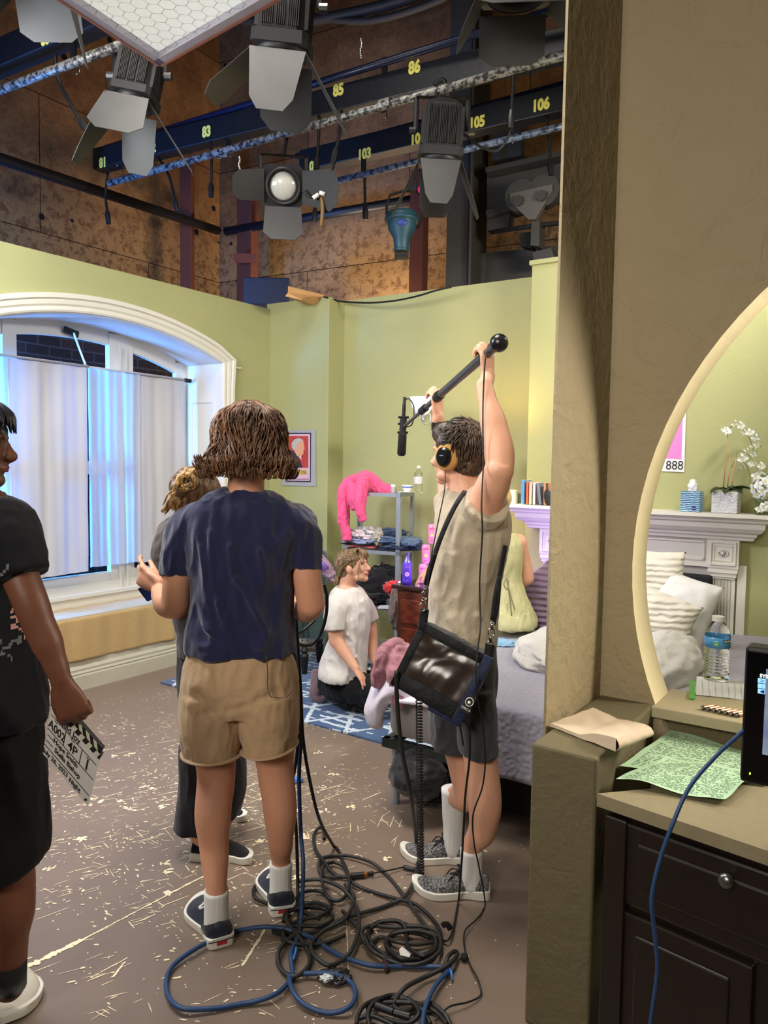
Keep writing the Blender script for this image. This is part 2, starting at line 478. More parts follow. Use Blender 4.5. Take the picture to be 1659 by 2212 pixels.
# window seat, sill
mb = MB(); wbox(AC - AH, AC + AH, .47, .5, -.46, .0); struct('trim_3', mb, M_oldwhite)
mb = MB(); wbox(AC - AH, AC + AH, .5, .585, -.40, -.36); wbox(AC - AH, AC + AH, .575, .6, -.44, -.345); struct('window_sill', mb, M_white)
# baseboard
mb = MB()
prof = [(0, 0), (.026, 0), (.026, .10), (.02, .11), (.024, .12), (.016, .135), (.018, .15), (.006, .17), (0, .17)]
mb.loft([[W(s, .0 + a, z) for a, z in prof] for s in (-2.2, 2.25)]); struct('baseboard_left', mb, M_oldwhite)
# window frame: rails, mullions, arch heads
win = struct('window_1', MB().box(W(AC, -.44, .63), (2 * AH, .05, .07), MW), M_white)
mb = MB()
for s0, s1 in ((-.45, -.36), (.05, .15), (.90, 1.12), (1.56, 1.667)):
    wbox(s0, s1, .6, arch((s0 + s1) / 2) - .005, -.47, -.42)
wbox(.965, .99, .6, 2.5, -.42, -.40); wbox(1.03, 1.05, .6, 2.48, -.42, -.40)
for s0, s1 in ((-.36, .05), (.15, .90), (1.12, 1.56)):
    n = 10
    for i in range(n):
        a = s0 + (s1 - s0) * i / n; b = s0 + (s1 - s0) * (i + 1) / n
        mb.prism([W(a, -.43, arch(a) - .11), W(b, -.43, arch(b) - .11), W(b, -.43, arch(b)), W(a, -.43, arch(a))], -nW * .035)
    wbox(s0, s1, 1.50, 1.60, -.465, -.43); wbox(s0, s1, .66, .735, -.465, -.43)
obj('window_frame', mb, M_white, win)
mb = MB(); wbox(-.36, 1.56, .7, 2.45, -.452, -.448); mb2 = mb
# masonry print hanging behind the window
t = NT('dark_brick')
br = t.n('ShaderNodeTexBrick', {'Vector': t.co((1, 1, 1), (pi / 2, 0, 0), kind='Generated'), 'Color1': (44, 36, 38), 'Color2': (70, 52, 48), 'Mortar': (92, 96, 104), 'Scale': 1.0, 'Mortar Size': .007, 'Brick Width': .22, 'Row Height': .085, 'Mortar Smooth': .2, 'Bias': -.2})
t.p(col=t.mix(.35, br, t.mix(t.noise(20, 3), (30, 28, 34), (76, 64, 62))), rough=.9)
M_brick = t.m
me = MB().grid(lambda u, v: V((u * 3.6, .02 * sin(u * 17), v * 3.0)), 30, 4).mesh('backdrop')
# use object coordinates: x along, z up
t.t.links.remove(br.inputs['Vector'].links[0]); cc = t.n('ShaderNodeTexCoord'); sp = t.n('ShaderNodeSeparateXYZ', {0: cc.outputs['Object']}); cb = t.n('ShaderNodeCombineXYZ', {0: sp.outputs[0], 1: sp.outputs[2]})
t.t.links.new(cb.outputs[0], br.inputs['Vector'])
o = obj('brick_backdrop', me, M_brick, solid=.01); tag(o, 'dark brick backdrop hanging outside the arched window', 'backdrop')
o.matrix_world = frame(Wd, -nW, V((0, 0, 1)), W(-.4, -1.25, 0))
# coping stone band above the bricks
mb = MB().box(W(1.2, -1.2, 2.90), (3.2, .06, .22), MW); o = obj('backdrop_coping', mb, mat('grey_stone', (104, 108, 112), .9, var=.3, vs=25, bump=(30, .5, .01))); tag(o, 'grey stone coping band across the top of the brick backdrop', 'coping')

# back walls ----------------------------------------------------------
def wall_seg(name, a, b, h0, h1=None, th=.05, z0=0, mt=None):
    a = V(a); b = V(b); d = (b - a).normalized(); n = V((d.y, -d.x, 0)); h1 = h1 or h0
    if n.dot(V((0, 0, 0)) - a) < 0: n = -n
    mb = MB(); mb.prism([V((a.x, a.y, z0)), V((b.x, b.y, z0)), V((b.x, b.y, h1)), V((a.x, a.y, h0))], -n * th)
    return struct(name, mb, mt or M_green)
def topz(x, y, px, py):  # height that puts the wall head on pixel row
    r = ray(px, py); return EYE + r.z / r.y * y
C1 = V((-1.03, 6.90, 0)); C2 = V((-.482, 6.53, 0)); C3 = V((-.365, 6.72, 0)); C4 = V((1.075, 5.80, 0)); C5 = V((1.02, 5.52, 0))
wall_seg('wall_back_1', C1 - (C2 - C1) * .06, C2, topz(0, C1.y, 583, 656), topz(0, C2.y, 709, 641))
wall_seg('wall_back_2', C2, C3, topz(0, C2.y, 709, 641), topz(0, C3.y, 746, 650), .03)
wall_seg('wall_back_3', C3, C4 + Bd * .1, topz(0, C3.y, 746, 650), topz(0, C4.y, 1145, 598))
C6 = C5 + Bd * 1.62
wall_seg('wall_back_4', C5, C6, 3.02, 3.02, .12)
# right side return and far right panel seen through the moon gate
C7 = C6 - nB * .0 + (-nB) * .30
wall_seg('wall_back_5', C6 + (-nB) * .12, C6 + Bd * 1.6 + (-nB) * .12, 3.02)
mb = MB(); mb.box(C5 + Bd * .81 + V((0, 0, 3.035)) - nB * .05, (1.64, .16, .03), MBk); struct('trim_4', mb, M_green)
mb = MB()
for a, b, n_ in ((C1, C2, nB), (C3, C4, nB)):
    mb.box((a + b) / 2 + nB * .01 + V((0, 0, .06)), ((b - a).length, .02, .12), MBk)
struct('baseboard_back', mb, M_oldwhite)
mb = MB()   # right wing wall of the set, running towards the camera
mb.prism([C6 + Bd * .55, C6 + Bd * .55 + nB * 2.1, C6 + Bd * .55 + nB * 2.1 + V((0, 0, 3.02)), C6 + Bd * .55 + V((0, 0, 3.02))], Bd * .05)
struct('wall_right', mb, M_green)

# partition with the moon gate ----------------------------------------
AB = V((.757, 2.618, 0)); TH = .17
mB = -nB
CS, CZ, CR = 1.304, 1.292, 1.209
def G(s, off, z): return AB + Bd * s + mB * off + V((0, 0, z))
PH = 4.2
bm_pts = []
N = 96
mb = MB()
ang = [2 * pi * i / N for i in range(N)]
# square-to-circle fill: each angular step joins the circle to the slab outline
S0, S1, Z0, Z1 = 0, 3.2, 0, PH
def outer(a):
    dx, dz = cos(a), sin(a); t_ = 1e9
    if dx > 1e-9: t_ = min(t_, (S1 - CS) / dx)
    if dx < -1e-9: t_ = min(t_, (S0 - CS) / dx)
    if dz > 1e-9: t_ = min(t_, (Z1 - CZ) / dz)
    if dz < -1e-9: t_ = min(t_, (Z0 - CZ) / dz)
    return (CS + dx * t_, CZ + dz * t_)
corners = [math.atan2(z - CZ, s - CS) % (2 * pi) for s in (S0, S1) for z in (Z0, Z1)]
ang = sorted(ang + corners)
inn = [(CS + CR * cos(a), CZ + CR * sin(a)) for a in ang]; out = [outer(a) for a in ang]; n = len(ang)
vs = [G(s, 0, z) for s, z in inn] + [G(s, 0, z) for s, z in out] + [G(s, TH, z) for s, z in inn] + [G(s, TH, z) for s, z in out]
fs = []
for i in range(n):
    j = (i + 1) % n
    fs += [(i, j, n + j, n + i), (2 * n + i, 3 * n + i, 3 * n + j, 2 * n + j), (n + i, n + j, 3 * n + j, 3 * n + i)]
mb.add(vs, fs)
mb.cur = 1
mb.add([G(s, 0, z) for s, z in inn] + [G(s, TH, z) for s, z in inn], [(i, n + i, n + (i + 1) % n, (i + 1) % n) for i in range(n)])
part = struct('wall_partition', mb, [M_col, M_cream])
# pier running forward from the gate wall, standing on the half wall
A0 = Z(1179, 1572, .83); ln = (AB - A0).length
tA = P(1231, 0, A0.y); tA.z = PH; a0 = V((A0.x, A0.y, .8)); tk = -Bd * .02
mb = MB(); mb.add([a0, AB + V((0, 0, .8)), AB + V((0, 0, PH)), tA + (tA - A0) * 0, a0 + mB * .03 + tk, AB + tk + V((0, 0, .8)), AB + tk + V((0, 0, PH)), tA + mB * .03 + tk], [(0, 1, 2, 3), (4, 7, 6, 5), (0, 3, 7, 4), (1, 5, 6, 2), (3, 2, 6, 7), (0, 4, 5, 1)])
o = struct('wall_pier', mb, plaster('pier_paint', (152, 137, 106), .5, 26))
# half wall
FL = Z(1148, 1605, .83); FR = Z(1290, 1640, .83); BR = Z(1413, 1521, .83)
FLd = AB + V((0, 0, .83)); 
mb = MB(); mb.prism([V((FL.x, FL.y, 0)), V((FR.x, FR.y, 0)), V((BR.x, BR.y, 0)), V((AB.x, AB.y, 0))], (0, 0, .83))
o = struct('wall_half', mb, M_box)
bv = o.modifiers.new('b', 'BEVEL'); bv.width = .008; bv.segments = 2; bv.limit_method = 'ANGLE'
# ledge of the gate and the lower counter
mb = MB(); mb.box(G(1.48, .10, .812), (2.6, .26, .036), MBk, bev=.004); o = struct('trim_5', mb, mat('ledge_paint', (168, 156, 126), .55, var=.1, vs=60))
mb = MB(); mb.box(G(1.48, .06, .75), (2.6, .06, .10), MBk); struct('trim_6', mb, M_box)

# ------------------------------------------------------------------ studio shell around the set
t = NT('studio_board_wall')
vec = t.n('ShaderNodeTexCoord').outputs['Object']
sp = t.n('ShaderNodeSeparateXYZ', {0: vec})
big = t.noise(.5, 4, .6, vec); med = t.noise(3, 6, .7, vec); fine = t.noise(26, 6, .75, vec)
base = t.ramp(med, [(.3, (104, 70, 42)), (.55, (148, 102, 60)), (.8, (176, 132, 86))]).outputs[0]
base = t.mix(t.ramp(fine, [(.42, (0, 0, 0)), (.72, (255, 255, 255))]).outputs[0], base, t.mix(.55, base, (66, 44, 28)))
low = t.math('MULTIPLY', t.math('SUBTRACT', 4.9, sp.outputs[2]), .8)
pit = t.ramp(t.noise(11, 6, .8, vec), [(.44, (0, 0, 0)), (.50, (255, 255, 255))]).outputs[0]
lowm = t.n('ShaderNodeClamp', {0: low}).outputs[0]
base = t.mix(t.math('MULTIPLY', lowm, .8), base, t.mix(pit, (92, 70, 48), (146, 116, 80)))
cb = t.n('ShaderNodeCombineXYZ', {0: sp.outputs[0], 1: sp.outputs[2]})
br = t.n('ShaderNodeTexBrick', {'Vector': cb.outputs[0], 'Color1': (255, 255, 255), 'Color2': (225, 225, 225), 'Mortar': (60, 50, 40), 'Scale': 1.0, 'Mortar Size': .004, 'Brick Width': 2.44, 'Row Height': 1.22})
base = t.mix(1.0, base, br.outputs[0], 'MULTIPLY')
# bolt heads on a regular grid
cell = []
for k in (0, 2):
    q = t.math('SUBTRACT', t.math('FRACT', t.math('MULTIPLY', sp.outputs[k], 2.2 if k == 0 else 2.6)), .5)
    cell.append(t.math('POWER', t.math('ABSOLUTE', q), 2.0))
dd = t.math('SQRT', t.math('ADD', cell[0], cell[1]))
vor = t.n('ShaderNodeTexVoronoi', {'Vector': t.n('ShaderNodeCombineXYZ', {0: sp.outputs[0], 1: sp.outputs[2]}).outputs[0], 'Scale': 2.7, 'Randomness': .45})
dot = t.ramp(vor.outputs['Distance'], [(.085, (255, 255, 255)), (.10, (0, 0, 0))]).outputs[0]
base = t.mix(dot, base, (22, 22, 26))
stain = t.ramp(t.noise(.8, 3, .5, vec), [(.56, (0, 0, 0)), (.68, (255, 255, 255))]).outputs[0]
base = t.mix(t.math('MULTIPLY', stain, .55), base, (46, 28, 24))
t.p(col=base, rough=.85, spec=.2); t.bump(fine, .35, .01)
M_wood = t.m
K = V((-1.93, 9.0, 0)); Sd = V((.875, -.484, 0)).normalized(); Ld = V((.545, .838, 0)).normalized()
def board_wall(name, a, d, L, h=8.5):
    # own axes so that the board seams follow the wall
    M = frame(d, V((-d.y, d.x, 0)), V((0, 0, 1)), a)
    me = MB().box((L / 2, .1, h / 2), (L, .2, h)).mesh(name); o = bpy.data.objects.new(name, me); COL.objects.link(o); me.materials.append(M_wood)
    o.matrix_world = M; o['kind'] = 'structure'; return o
board_wall('wall_studio_back', K, Sd, 12)
board_wall('wall_studio_left', K - Ld * 12, Ld, 12)
M_ceil = mat('dark_studio_ceiling', (26, 24, 22), .95)
struct('ceiling', MB().box((0, 4, 8.55), (18, 20, .1)), M_ceil)
struct('wall_studio_rear', MB().prism([(-9, -4, 0), (9, -4, 0), (9, -4, 8.5), (-9, -4, 8.5)], (0, -.1, 0)), mat('dark_curtain', (24, 22, 22), .95))
struct('wall_studio_right', MB().prism([(6.5, -4, 0), (6.5, 9, 0), (6.5, 9, 8.5), (6.5, -4, 8.5)], (.1, 0, 0)), mat('grey_board', (60, 56, 52), .95))
M_steel = mat('grey_steel_paint', (70, 66, 60), .6, .1, var=.08)
M_rust = mat('red_oxide_timber', (84, 38, 26), .8, var=.2)
M_navy = mat('navy_beam_paint', (12, 14, 21), .45, var=.35, vs=14, bump=(20, .2, .01))
M_navypipe = mat('navy_pipe_paint', (16, 24, 50), .35, .2, var=.3, vs=20)
t = NT('worn_silver_pipe'); w_ = t.ramp(t.noise(30, 5, .7), [(.45, (132, 130, 124)), (.56, (36, 34, 36))]); t.p(col=w_.outputs[0], rough=.45, metal=.3); M_worn = t.m
t = NT('worn_blue_pipe'); w_ = t.ramp(t.noise(26, 5, .7), [(.46, (104, 118, 140)), (.58, (28, 34, 50))]); t.p(col=w_.outputs[0], rough=.4, metal=.3); M_wornblue = t.m
M_yel = mat('yellow_stencil_paint', (222, 210, 96), .6, var=0)
def Kw(s, off, z): return K + Sd * s + V((-Sd.y, Sd.x, 0)) * (-off) + V((0, 0, z))   # off towards the room
def onback(px, py, off=0):
    return PL(px, py, K + V((Sd.y, -Sd.x, 0)) * off, V((Sd.y, -Sd.x, 0)))
MK = frame(Sd, V((-Sd.y, Sd.x, 0)), V((0, 0, 1)))
# steel column and horizontal steel against the back wall
def bpost(name, px0, px1, off, dep, z0, z1, mt, label, cat, py=450):
    a = onback(px0, py, off); b = onback(px1, py, off); c = (a + b) / 2; c.z = (z0 + z1) / 2
    o = obj(name, MB().box(c + V((-Sd.y, Sd.x, 0)) * dep / 2, ((b - a).length, dep, z1 - z0), MK, bev=.01), mt, smooth=False)
    return tag(o, label, cat)
bpost('steel_column', 965, 1012, .55, .45, 0, 8.4, M_steel, 'grey painted steel column standing against the boarded back wall', 'column')
bpost('conduit', 1013, 1019, .62, .05, 0, 8.4, M_steel, 'thin grey conduit pipe running up beside the steel column', 'conduit')
a = onback(1019, 575, .3); b = onback(1260, 575, .3)
o = obj('steel_fascia', MB().prism([onback(1019, 700, .3), onback(1290, 720, .3), onback(1290, 520, .3), onback(1019, 550, .3)], V((-Sd.y, Sd.x, 0)) * .2), M_steel); tag(o, 'wide grey steel plate low on the back wall, right of the column', 'steel plate')
o = obj('ceiling_rail', MB().tube([onback(670, 35, .5), onback(800, 45, .5), onback(950, 0, .5), onback(1000, -40, .5)], .035, 8), M_steel, smooth=True); tag(o, 'dark curved pipe rail high on the boarded back wall', 'rail')
o = obj('ceiling_rail', MB().tube([onback(510, 40, .5), onback(640, 48, .5), onback(830, 12, .5), onback(960, -35, .5)], .05, 8), M_steel, smooth=True); tag(o, 'dark thick curved rail crossing behind the big lamp at the top', 'rail')
# curtain winch with triangular trolley
t0 = thing('trolley_hoist', onback(1140, 440, .6), 'grey steel trolley hoist with a triangular plate on a plate girder', 'hoist')
NK = V((Sd.y, -Sd.x, 0))
def bq(pts, off, dep, mt, name, smooth=False):
    return obj(name, MB().prism([onback(x, y, off) for x, y in pts], -NK * dep), mt, t0)
bq([(1052, 368), (1222, 330), (1222, 436), (1052, 456)], .45, .06, M_steel, 'girder_web')
bq([(1049, 362), (1222, 322), (1222, 334), (1049, 373)], .60, .3, M_steel, 'girder_flange')
bq([(1049, 455), (1120, 440), (1120, 450), (1052, 470)], .56, .2, M_steel, 'girder_foot')
bq([(1052, 470), (1102, 458), (1098, 490), (1052, 499)], .50, .12, M_steel, 'motor_bracket')
bq([(1062, 264), (1125, 250), (1125, 336), (1062, 348)], .35, .1, M_steel, 'hanger_plate')
bq([(1102, 418), (1193, 398), (1193, 412), (1156, 474), (1142, 474), (1101, 436)], .78, .05, mat('trolley_paint', (100, 94, 86), .6), 'trolley_plate')
for x in (1120, 1171):
    c = onback(x, 418 - (x - 1120) * .22, .80); obj('wheel', MB().tube([c - NK * .14, c - NK * .04], .13, 20, sub=1), M_steel, t0, smooth='auto')
    obj('bolt', MB().tube([c + NK * .0 - V((0, 0, .06)), c + NK * .02 - V((0, 0, .06))], .045, 6, sub=1), M_steel, t0)
bq([(1148, 478), (1166, 474), (1164, 532), (1146, 530)], .72, .15, M_steel, 'hook_block')
bq([(1124, 503), (1148, 500), (1148, 536), (1124, 532)], .66, .12, M_blackmatte, 'clamp')
obj('tie_rod', MB().tube([onback(1070, 500, .55), onback(1140, 490, .7), onback(1225, 480, .55)], .02, 6), M_blackmatte, t0)
bq([(1150, 545), (1190, 535), (1200, 562), (1155, 568)], .6, .2, M_steel, 'bearing')
# timber posts in front of the boards
def timber(px0, px1, pyt, pyb, label, off=.45):
    a = onback(px0, pyt, off); b = onback(px1, pyt, off); z1 = a.z; z0 = onback(px0, pyb, off).z
    c = (a + b) / 2; c.z = (z0 + z1) / 2
    o = obj('timber_brace', MB().box(c, ((b - a).length, .12, z1 - z0), MK, bev=.008), M_rust); return tag(o, label, 'timber', 'red timber braces')
timber(520, 551, 385, 700, 'red-brown timber brace behind the round-lensed lamp')
timber(893, 922, 372, 680, 'red-brown timber brace behind the blue lamp')
a = P(392, 372, 8.1); b = P(417, 372, 8.1)
o = obj('timber_brace', MB().box(((a + b) / 2) - V((0, 0, 1.2)), ((b - a).length, .12, 2.6), bev=.008), M_rust); tag(o, 'red-brown timber brace nearest the room corner on the left', 'timber', 'red timber braces')
o = obj('timber_cleat', MB().box(P(530, 558, 8.0), (.22, .1, .07)), M_rust); tag(o, 'short cleat nailed across the brace behind the round-lensed lamp', 'timber')
# pipes fixed to the walls
M_dkpipe = mat('dark_pipe', (20, 22, 30), .5, .3)
o = obj('wall_pipe', MB().tube([P(-60, 322, 5.4), P(0, 343, 5.75), P(470, 498, 8.35)], .045, 10, sub=1), M_dkpipe, smooth=True); tag(o, 'dark pipe running along the left boarded wall to the corner', 'pipe')
o = obj('wall_pipe', MB().tube([P(488, 500, 8.3), P(930, 425, 7.3)], .045, 10, sub=1), M_dkpipe, smooth=True); tag(o, 'dark pipe running along the back boarded wall from the corner', 'pipe')

# ------------------------------------------------------------------ lighting grid
Gd = V((.875, -.484, 0)).normalized(); Gn = V((-.484, -.875, 0))
MG = frame(Gd, -Gn, V((0, 0, 1)))
def beam(name, a, b, nums, label, z=4.12, h=.17):
    """wireway box with outlets; a,b: bottom pixel ends, nums: (text, px, py)"""
    a = Z(a[0], a[1], z - h / 2); b = Z(b[0], b[1], z - h / 2); d = (b - a).normalized(); L = (b - a).length
    t0 = thing(name, a, label, 'wireway', 'numbered wireway beams')
    M = frame(d, V((-d.y, d.x, 0)), V((0, 0, 1)))
    obj('housing', MB().box((a + b) / 2 + V((0, 0, h / 2)), (L, .12, h), M, bev=.006), M_navy, t0)
    n = V((d.y, -d.x, 0))
    for s, px, py in nums:
        c = PL(px, py, a + n * .062, n)
        Mt = frame(d, V((0, 0, 1)), n, c)
        text(s, .105, Mt, M_yel, t0, 'number', .0005, .8, .006)
        # stencil bridges
    return t0, a, d, n
B1 = beam('wireway', (212, 371), (1300, 112), [('81', 222, 352), ('82', 328, 320), ('83', 446, 285), ('84', 578, 247), ('85', 731, 195), ('86', 895, 146), ('87', 1090, 80)], 'upper navy wireway beam stencilled 81 to 86')
B2 = beam('wireway', (655, 375), (1300, 228), [('102', 673, 360), ('103', 787, 333), ('104', 902, 300), ('105', 1030, 265), ('106', 1168, 227)], 'lower navy wireway beam stencilled 102 to 106')
B0 = beam('wireway', (-120, 208), (330, 20), [('62', -40, 95), ('63', 98, 83)], 'navy wireway beam stencilled 63 at the upper left')
def pipe(a, b, z, r, mt, label):
    o = obj('grid_pipe', MB().tube([Z(a[0], a[1], z), Z(b[0], b[1], z)], r, 12, sub=1), mt, smooth=True); return tag(o, label, 'pipe', 'lighting grid pipes')
pipe((236, 396), (1300, 96), 3.86, .026, M_worn, 'worn silver pipe hanging below the beam stencilled 85')
pipe((228, 320), (1300, -10), 4.24, .024, M_navypipe, 'navy pipe above the beam stencilled 83')
pipe((640, 412), (1300, 252), 3.86, .024, M_wornblue, 'worn blue pipe hanging below the beam stencilled 102')
pipe((640, 338), (1300, 160), 4.24, .024, M_navypipe, 'navy pipe above the beam stencilled 105')
pipe((-100, 232), (330, 72), 3.86, .026, M_worn, 'worn silver pipe below the beam stencilled 63')
# pipe hangers
def hanger(px, py, py2, a, n, label):
    c = PL(px, py, a + n * .0, n); c2 = PL(px, py2, a, n)
    t0 = thing('pipe_hanger', c, label, 'hanger', 'pipe hangers on the grid')
    obj('strap', MB().prism([c + Gd * .02, c - Gd * .02, V((c.x, c.y, c2.z)) - Gd * .02, V((c.x, c.y, c2.z)) + Gd * .02], n * .012), M_black, t0)
    cc = V((c.x, c.y, c2.z + .01))
    obj('clip', MB().tube([cc + Gd * .0 + n * (.035 * cos(q)) + V((0, 0, .035 * sin(q))) for q in [i * pi / 5 for i in range(8)]], .005, 6), mat('bright_wire', (190, 190, 190), .3, 1), t0, smooth=True)
for px, py, py2, L, lb in [(260, 318, 365, B1, 'left end of the upper beam'), (495, 235, 330, B1, 'beam between 83 and 84'), (832, 125, 245, B1, 'beam between 85 and 86'), (787, 295, 380, B2, 'beam at 103'), (1108, 240, 300, B2, 'beam between 105 and 106'), (160, 55, 150, B0, 'beam stencilled 63')]:
    hanger(px, py, py2, L[1], L[3], 'black strap hanger on the ' + lb)
# pigtail cables with plugs
M_cable = mat('black_rubber', (12, 12, 13), .55, var=0, spec=.4)
M_plug = mat('black_plug', (24, 24, 26), .4, var=0)
def pigtail(pts, L, label, r=.011):
    a, n = L[1], L[3]; q = [PL(x, y, a + n * .03, n) for x, y in pts]
    t0 = thing('pigtail_cable', q[0], label, 'cable', 'pigtail cables hanging from the beams')
    obj('cord', MB().tube(q, r, 8), M_cable, t0, smooth=True)
    d = (q[-1] - q[-2]).normalized()
    obj('plug', MB().tube([q[-1] - d * .02, q[-1] + d * .02, q[-1] + d * .09], [.014, .024, .02], 8, sub=1), M_plug, t0, smooth='auto')
for pts, L, lb in [([(233, 372), (228, 420), (232, 460)], B1, 'short black pigtail cable at the 81 end of the upper beam'), ([(342, 340), (365, 380), (378, 435)], B1, 'black pigtail cable hanging between 82 and 83'), ([(456, 306), (457, 350), (456, 400)], B1, 'black pigtail cable hanging below 83'),
                   ([(740, 225), (733, 290), (725, 325)], B1, 'black pigtail cable hanging below 85'), ([(690, 240), (688, 300), (685, 345)], B1, 'black pigtail cable left of 85'), ([(682, 370), (682, 420), (680, 455)], B2, 'black pigtail cable below 102'),
                   ([(786, 340), (788, 400), (789, 450)], B2, 'black pigtail cable below 103'), ([(1180, 250), (1186, 300), (1189, 350)], B2, 'black pigtail cable below 106 at the right'), ([(1110, 105), (1108, 180), (1104, 245)], B1, 'black pigtail cable below 87 reaching the lower beam'),
                   ([(118, 115), (125, 170), (155, 230), (175, 262)], B0, 'long black pigtail cable with plug below 63')]:
    pigtail(pts, L, lb)
# cross made of tape on the beam
n0 = B0[3]; t0 = MB()
for (x0, y0), (x1, y1) in (((122, 57), (150, 74)), ((140, 50), (128, 92))):
    a = PL(x0, y0, B0[1] + n0 * .064, n0); b = PL(x1, y1, B0[1] + n0 * .064, n0); d = (b - a).normalized(); u = d.cross(n0) * .012
    t0.prism([a + u, b + u, b - u, a - u], n0 * .001)
o = obj('tape_cross', t0, mat('masking_tape', (196, 168, 112), .8)); tag(o, 'cross of masking tape beside the stencilled 63', 'tape')

# ------------------------------------------------------------------ studio lamps
M_lamp = mat('lamp_housing', (34, 33, 34), .5, .3, var=.2)
M_fin = mat('lamp_fins', (46, 44, 44), .45, .4, var=.2)
M_door = mat('barn_door_metal', (54, 54, 53), .5, .3, var=.25, vs=8)
M_lens = mat('fresnel_glass', (190, 188, 180), .12, 0, var=.1, vs=60, spec=.8, coat=.6)
def lamp(name, c, axis, r, L, label, doors, yoke_top=None, lens=False, mt=None, spread=1.0, up=(0, 0, 1), dm=None):
    """fresnel lamp: finned housing along -axis from the lens at c; doors: (k, angle, length, widthNear, widthFar)"""
    ax = V(axis).normalized(); M = look(ax, up); mt = mt or M_lamp
    X, Y_, Z_ = [V((M[0][i], M[1][i], M[2][i])) for i in range(3)]
    c = V(c)
    t0 = thing(name, c, label, 'stage light', None)
    mb = MB()
    def oct_(w, h, ch): return [(w, -h + ch), (w, h - ch), (w - ch, h), (-w + ch, h), (-w, h - ch), (-w, -h + ch), (-w + ch, -h), (w - ch, -h)]
    secs = [(0, r * 1.05, r * 1.05, r * .2), (-.15 * L, r * 1.05, r * 1.05, r * .2), (-.16 * L, r * .92, r * .92, r * .3), (-.9 * L, r * .88, r * .92, r * .35), (-L, r * .6, r * .7, r * .3)]
    mb.loft([[c + Y_ * y + X * u + Z_ * w for u, w in oct_(w_, h_, ch)] for y, w_, h_, ch in secs])
    obj('housing', mb, mt, t0, smooth='auto')
    fin = MB()
    for k in range(-9, 10):
        if abs(k) in (3,): continue
        u = k / 9 * r * .66
        for s_ in (1, -1):
            fin.box(c - Y_ * L * .53 + X * u + Z_ * s_ * r * .93, (.004, L * .66, .022), M)
            fin.box(c - Y_ * L * .53 + X * s_ * r * .9 + Z_ * u, (.022, L * .66, .004), M)
    obj('cooling_fins', fin, M_fin if mt is M_lamp else mt, t0)
    mb = MB(); mb.lathe([(r * .95, 0), (r * .95, .03), (r * .80, .03), (r * .78, -.01)], c, 28, frame(X, Z_ * -1, Y_), cap=False)
    obj('lens_ring', mb, M_lamp, t0, smooth=True)
    mb = MB(); mb.lathe([(r * .8, -.004), (r * .6, .012), (r * .3, .024), (.001, .028)], c - Y_ * .0, 28, frame(X, Z_ * -1, Y_))
    obj('lens', mb, M_lens if lens else mat('dark_lens', (60, 58, 56), .25), t0, smooth=True)
    for k, an, ln_, w0, w1 in doors:
        side = [X, Z_, -X, -Z_][k]; tg = [Z_, -X, -Z_, X][k]
        dd = (Y_ * cos(an) + side * sin(an)).normalized(); hin = c + side * r * 1.0 + Y_ * .03
        a0, a1 = hin - tg * w0 / 2, hin + tg * w0 / 2; b0, b1 = hin + dd * ln_ * .8 - tg * w1 / 2, hin + dd * ln_ * .8 + tg * w1 / 2
        e0, e1 = hin + dd * ln_ - tg * w1 * .3, hin + dd * ln_ + tg * w1 * .3
        nn = dd.cross(tg).normalized()
        mb = MB(); mb.prism([a0, a1, b1, e1, e0, b0], nn * .003); obj('barn_door', mb, dm or M_door, t0)
    # yoke
    yt = V(yoke_top) if yoke_top else c + V((0, 0, r * 2.4)); mid = c - Y_ * L * .5
    w = r * 1.25
    hd = V((X.x, X.y, 0)).normalized()
    mb = MB(); top = mid + V((0, 0, r * 1.55))
    for s_ in (1, -1): mb.tube([mid + hd * w * s_, top + hd * w * s_ * .98], (.016, .006), 8, sub=1)
    mb.tube([top - hd * w, top + hd * w], (.006, .018), 8, sub=1); mb.tube([top, yt], .012, 8, sub=1)
    obj('yoke', mb, M_black, t0)
    mb = MB(); mb.tube([yt + V((0, 0, -.02)), yt + V((.02, 0, .05)), yt + V((0, 0, .09)), yt + V((-.05, 0, .06))], .016, 8); obj('clamp', mb, M_black, t0, smooth=True)
    for s_ in (1, -1): obj('knob', MB().tube([mid + hd * w * s_, mid + hd * (w + .04) * s_], .022, 8, sub=1), M_plug, t0)
    return t0
# lamp with a visible round lens, left of centre
lamp('fresnel_lamp', P(612, 402, 5.25), (.12, -1, -.42), .125, .24, 'black fresnel lamp with its round glass lens facing the camera', [(0, 1.15, .22, .2, .18), (2, 1.0, .27, .2, .26), (3, .75, .27, .24, .26)], Z(622, 285, 3.9), lens=True, dm=M_lamp)
# lamp hanging under the white pipe, pointing down
lamp('fresnel_lamp', P(950, 345, 4.75), (-.05, .12, -1), .125, .32, 'black fresnel lamp with dented barn doors hanging left of 105', [(3, .45, .30, .24, .16), (0, .42, .32, .22, .16), (2, .42, .34, .22, .16), (1, .4, .28, .22, .2)], Z(955, 205, 3.9), up=(0, 1, 0))
# big lamp at top centre
lamp('fresnel_lamp', P(610, 110, 3.75), (-.1, .18, -1), .125, .36, 'largest black finned lamp with wide open grey barn doors at top centre', [(3, .35, .30, .26, .2), (0, .62, .36, .24, .30), (2, .75, .30, .24, .34), (1, .5, .3, .26, .26)], P(618, -90, 3.75), up=(0, 1, 0))
# left lamp with long floppy doors
lamp('fresnel_lamp', P(290, 218, 4.35), (-.18, -.1, -1), .11, .28, 'finned lamp with drooping barn doors below the grid softbox', [(3, .35, .26, .24, .3), (0, .75, .42, .1, .1), (2, .35, .40, .24, .12), (1, .5, .3, .2, .18)], Z(262, 85, 4.0), up=(0, 1, 0))
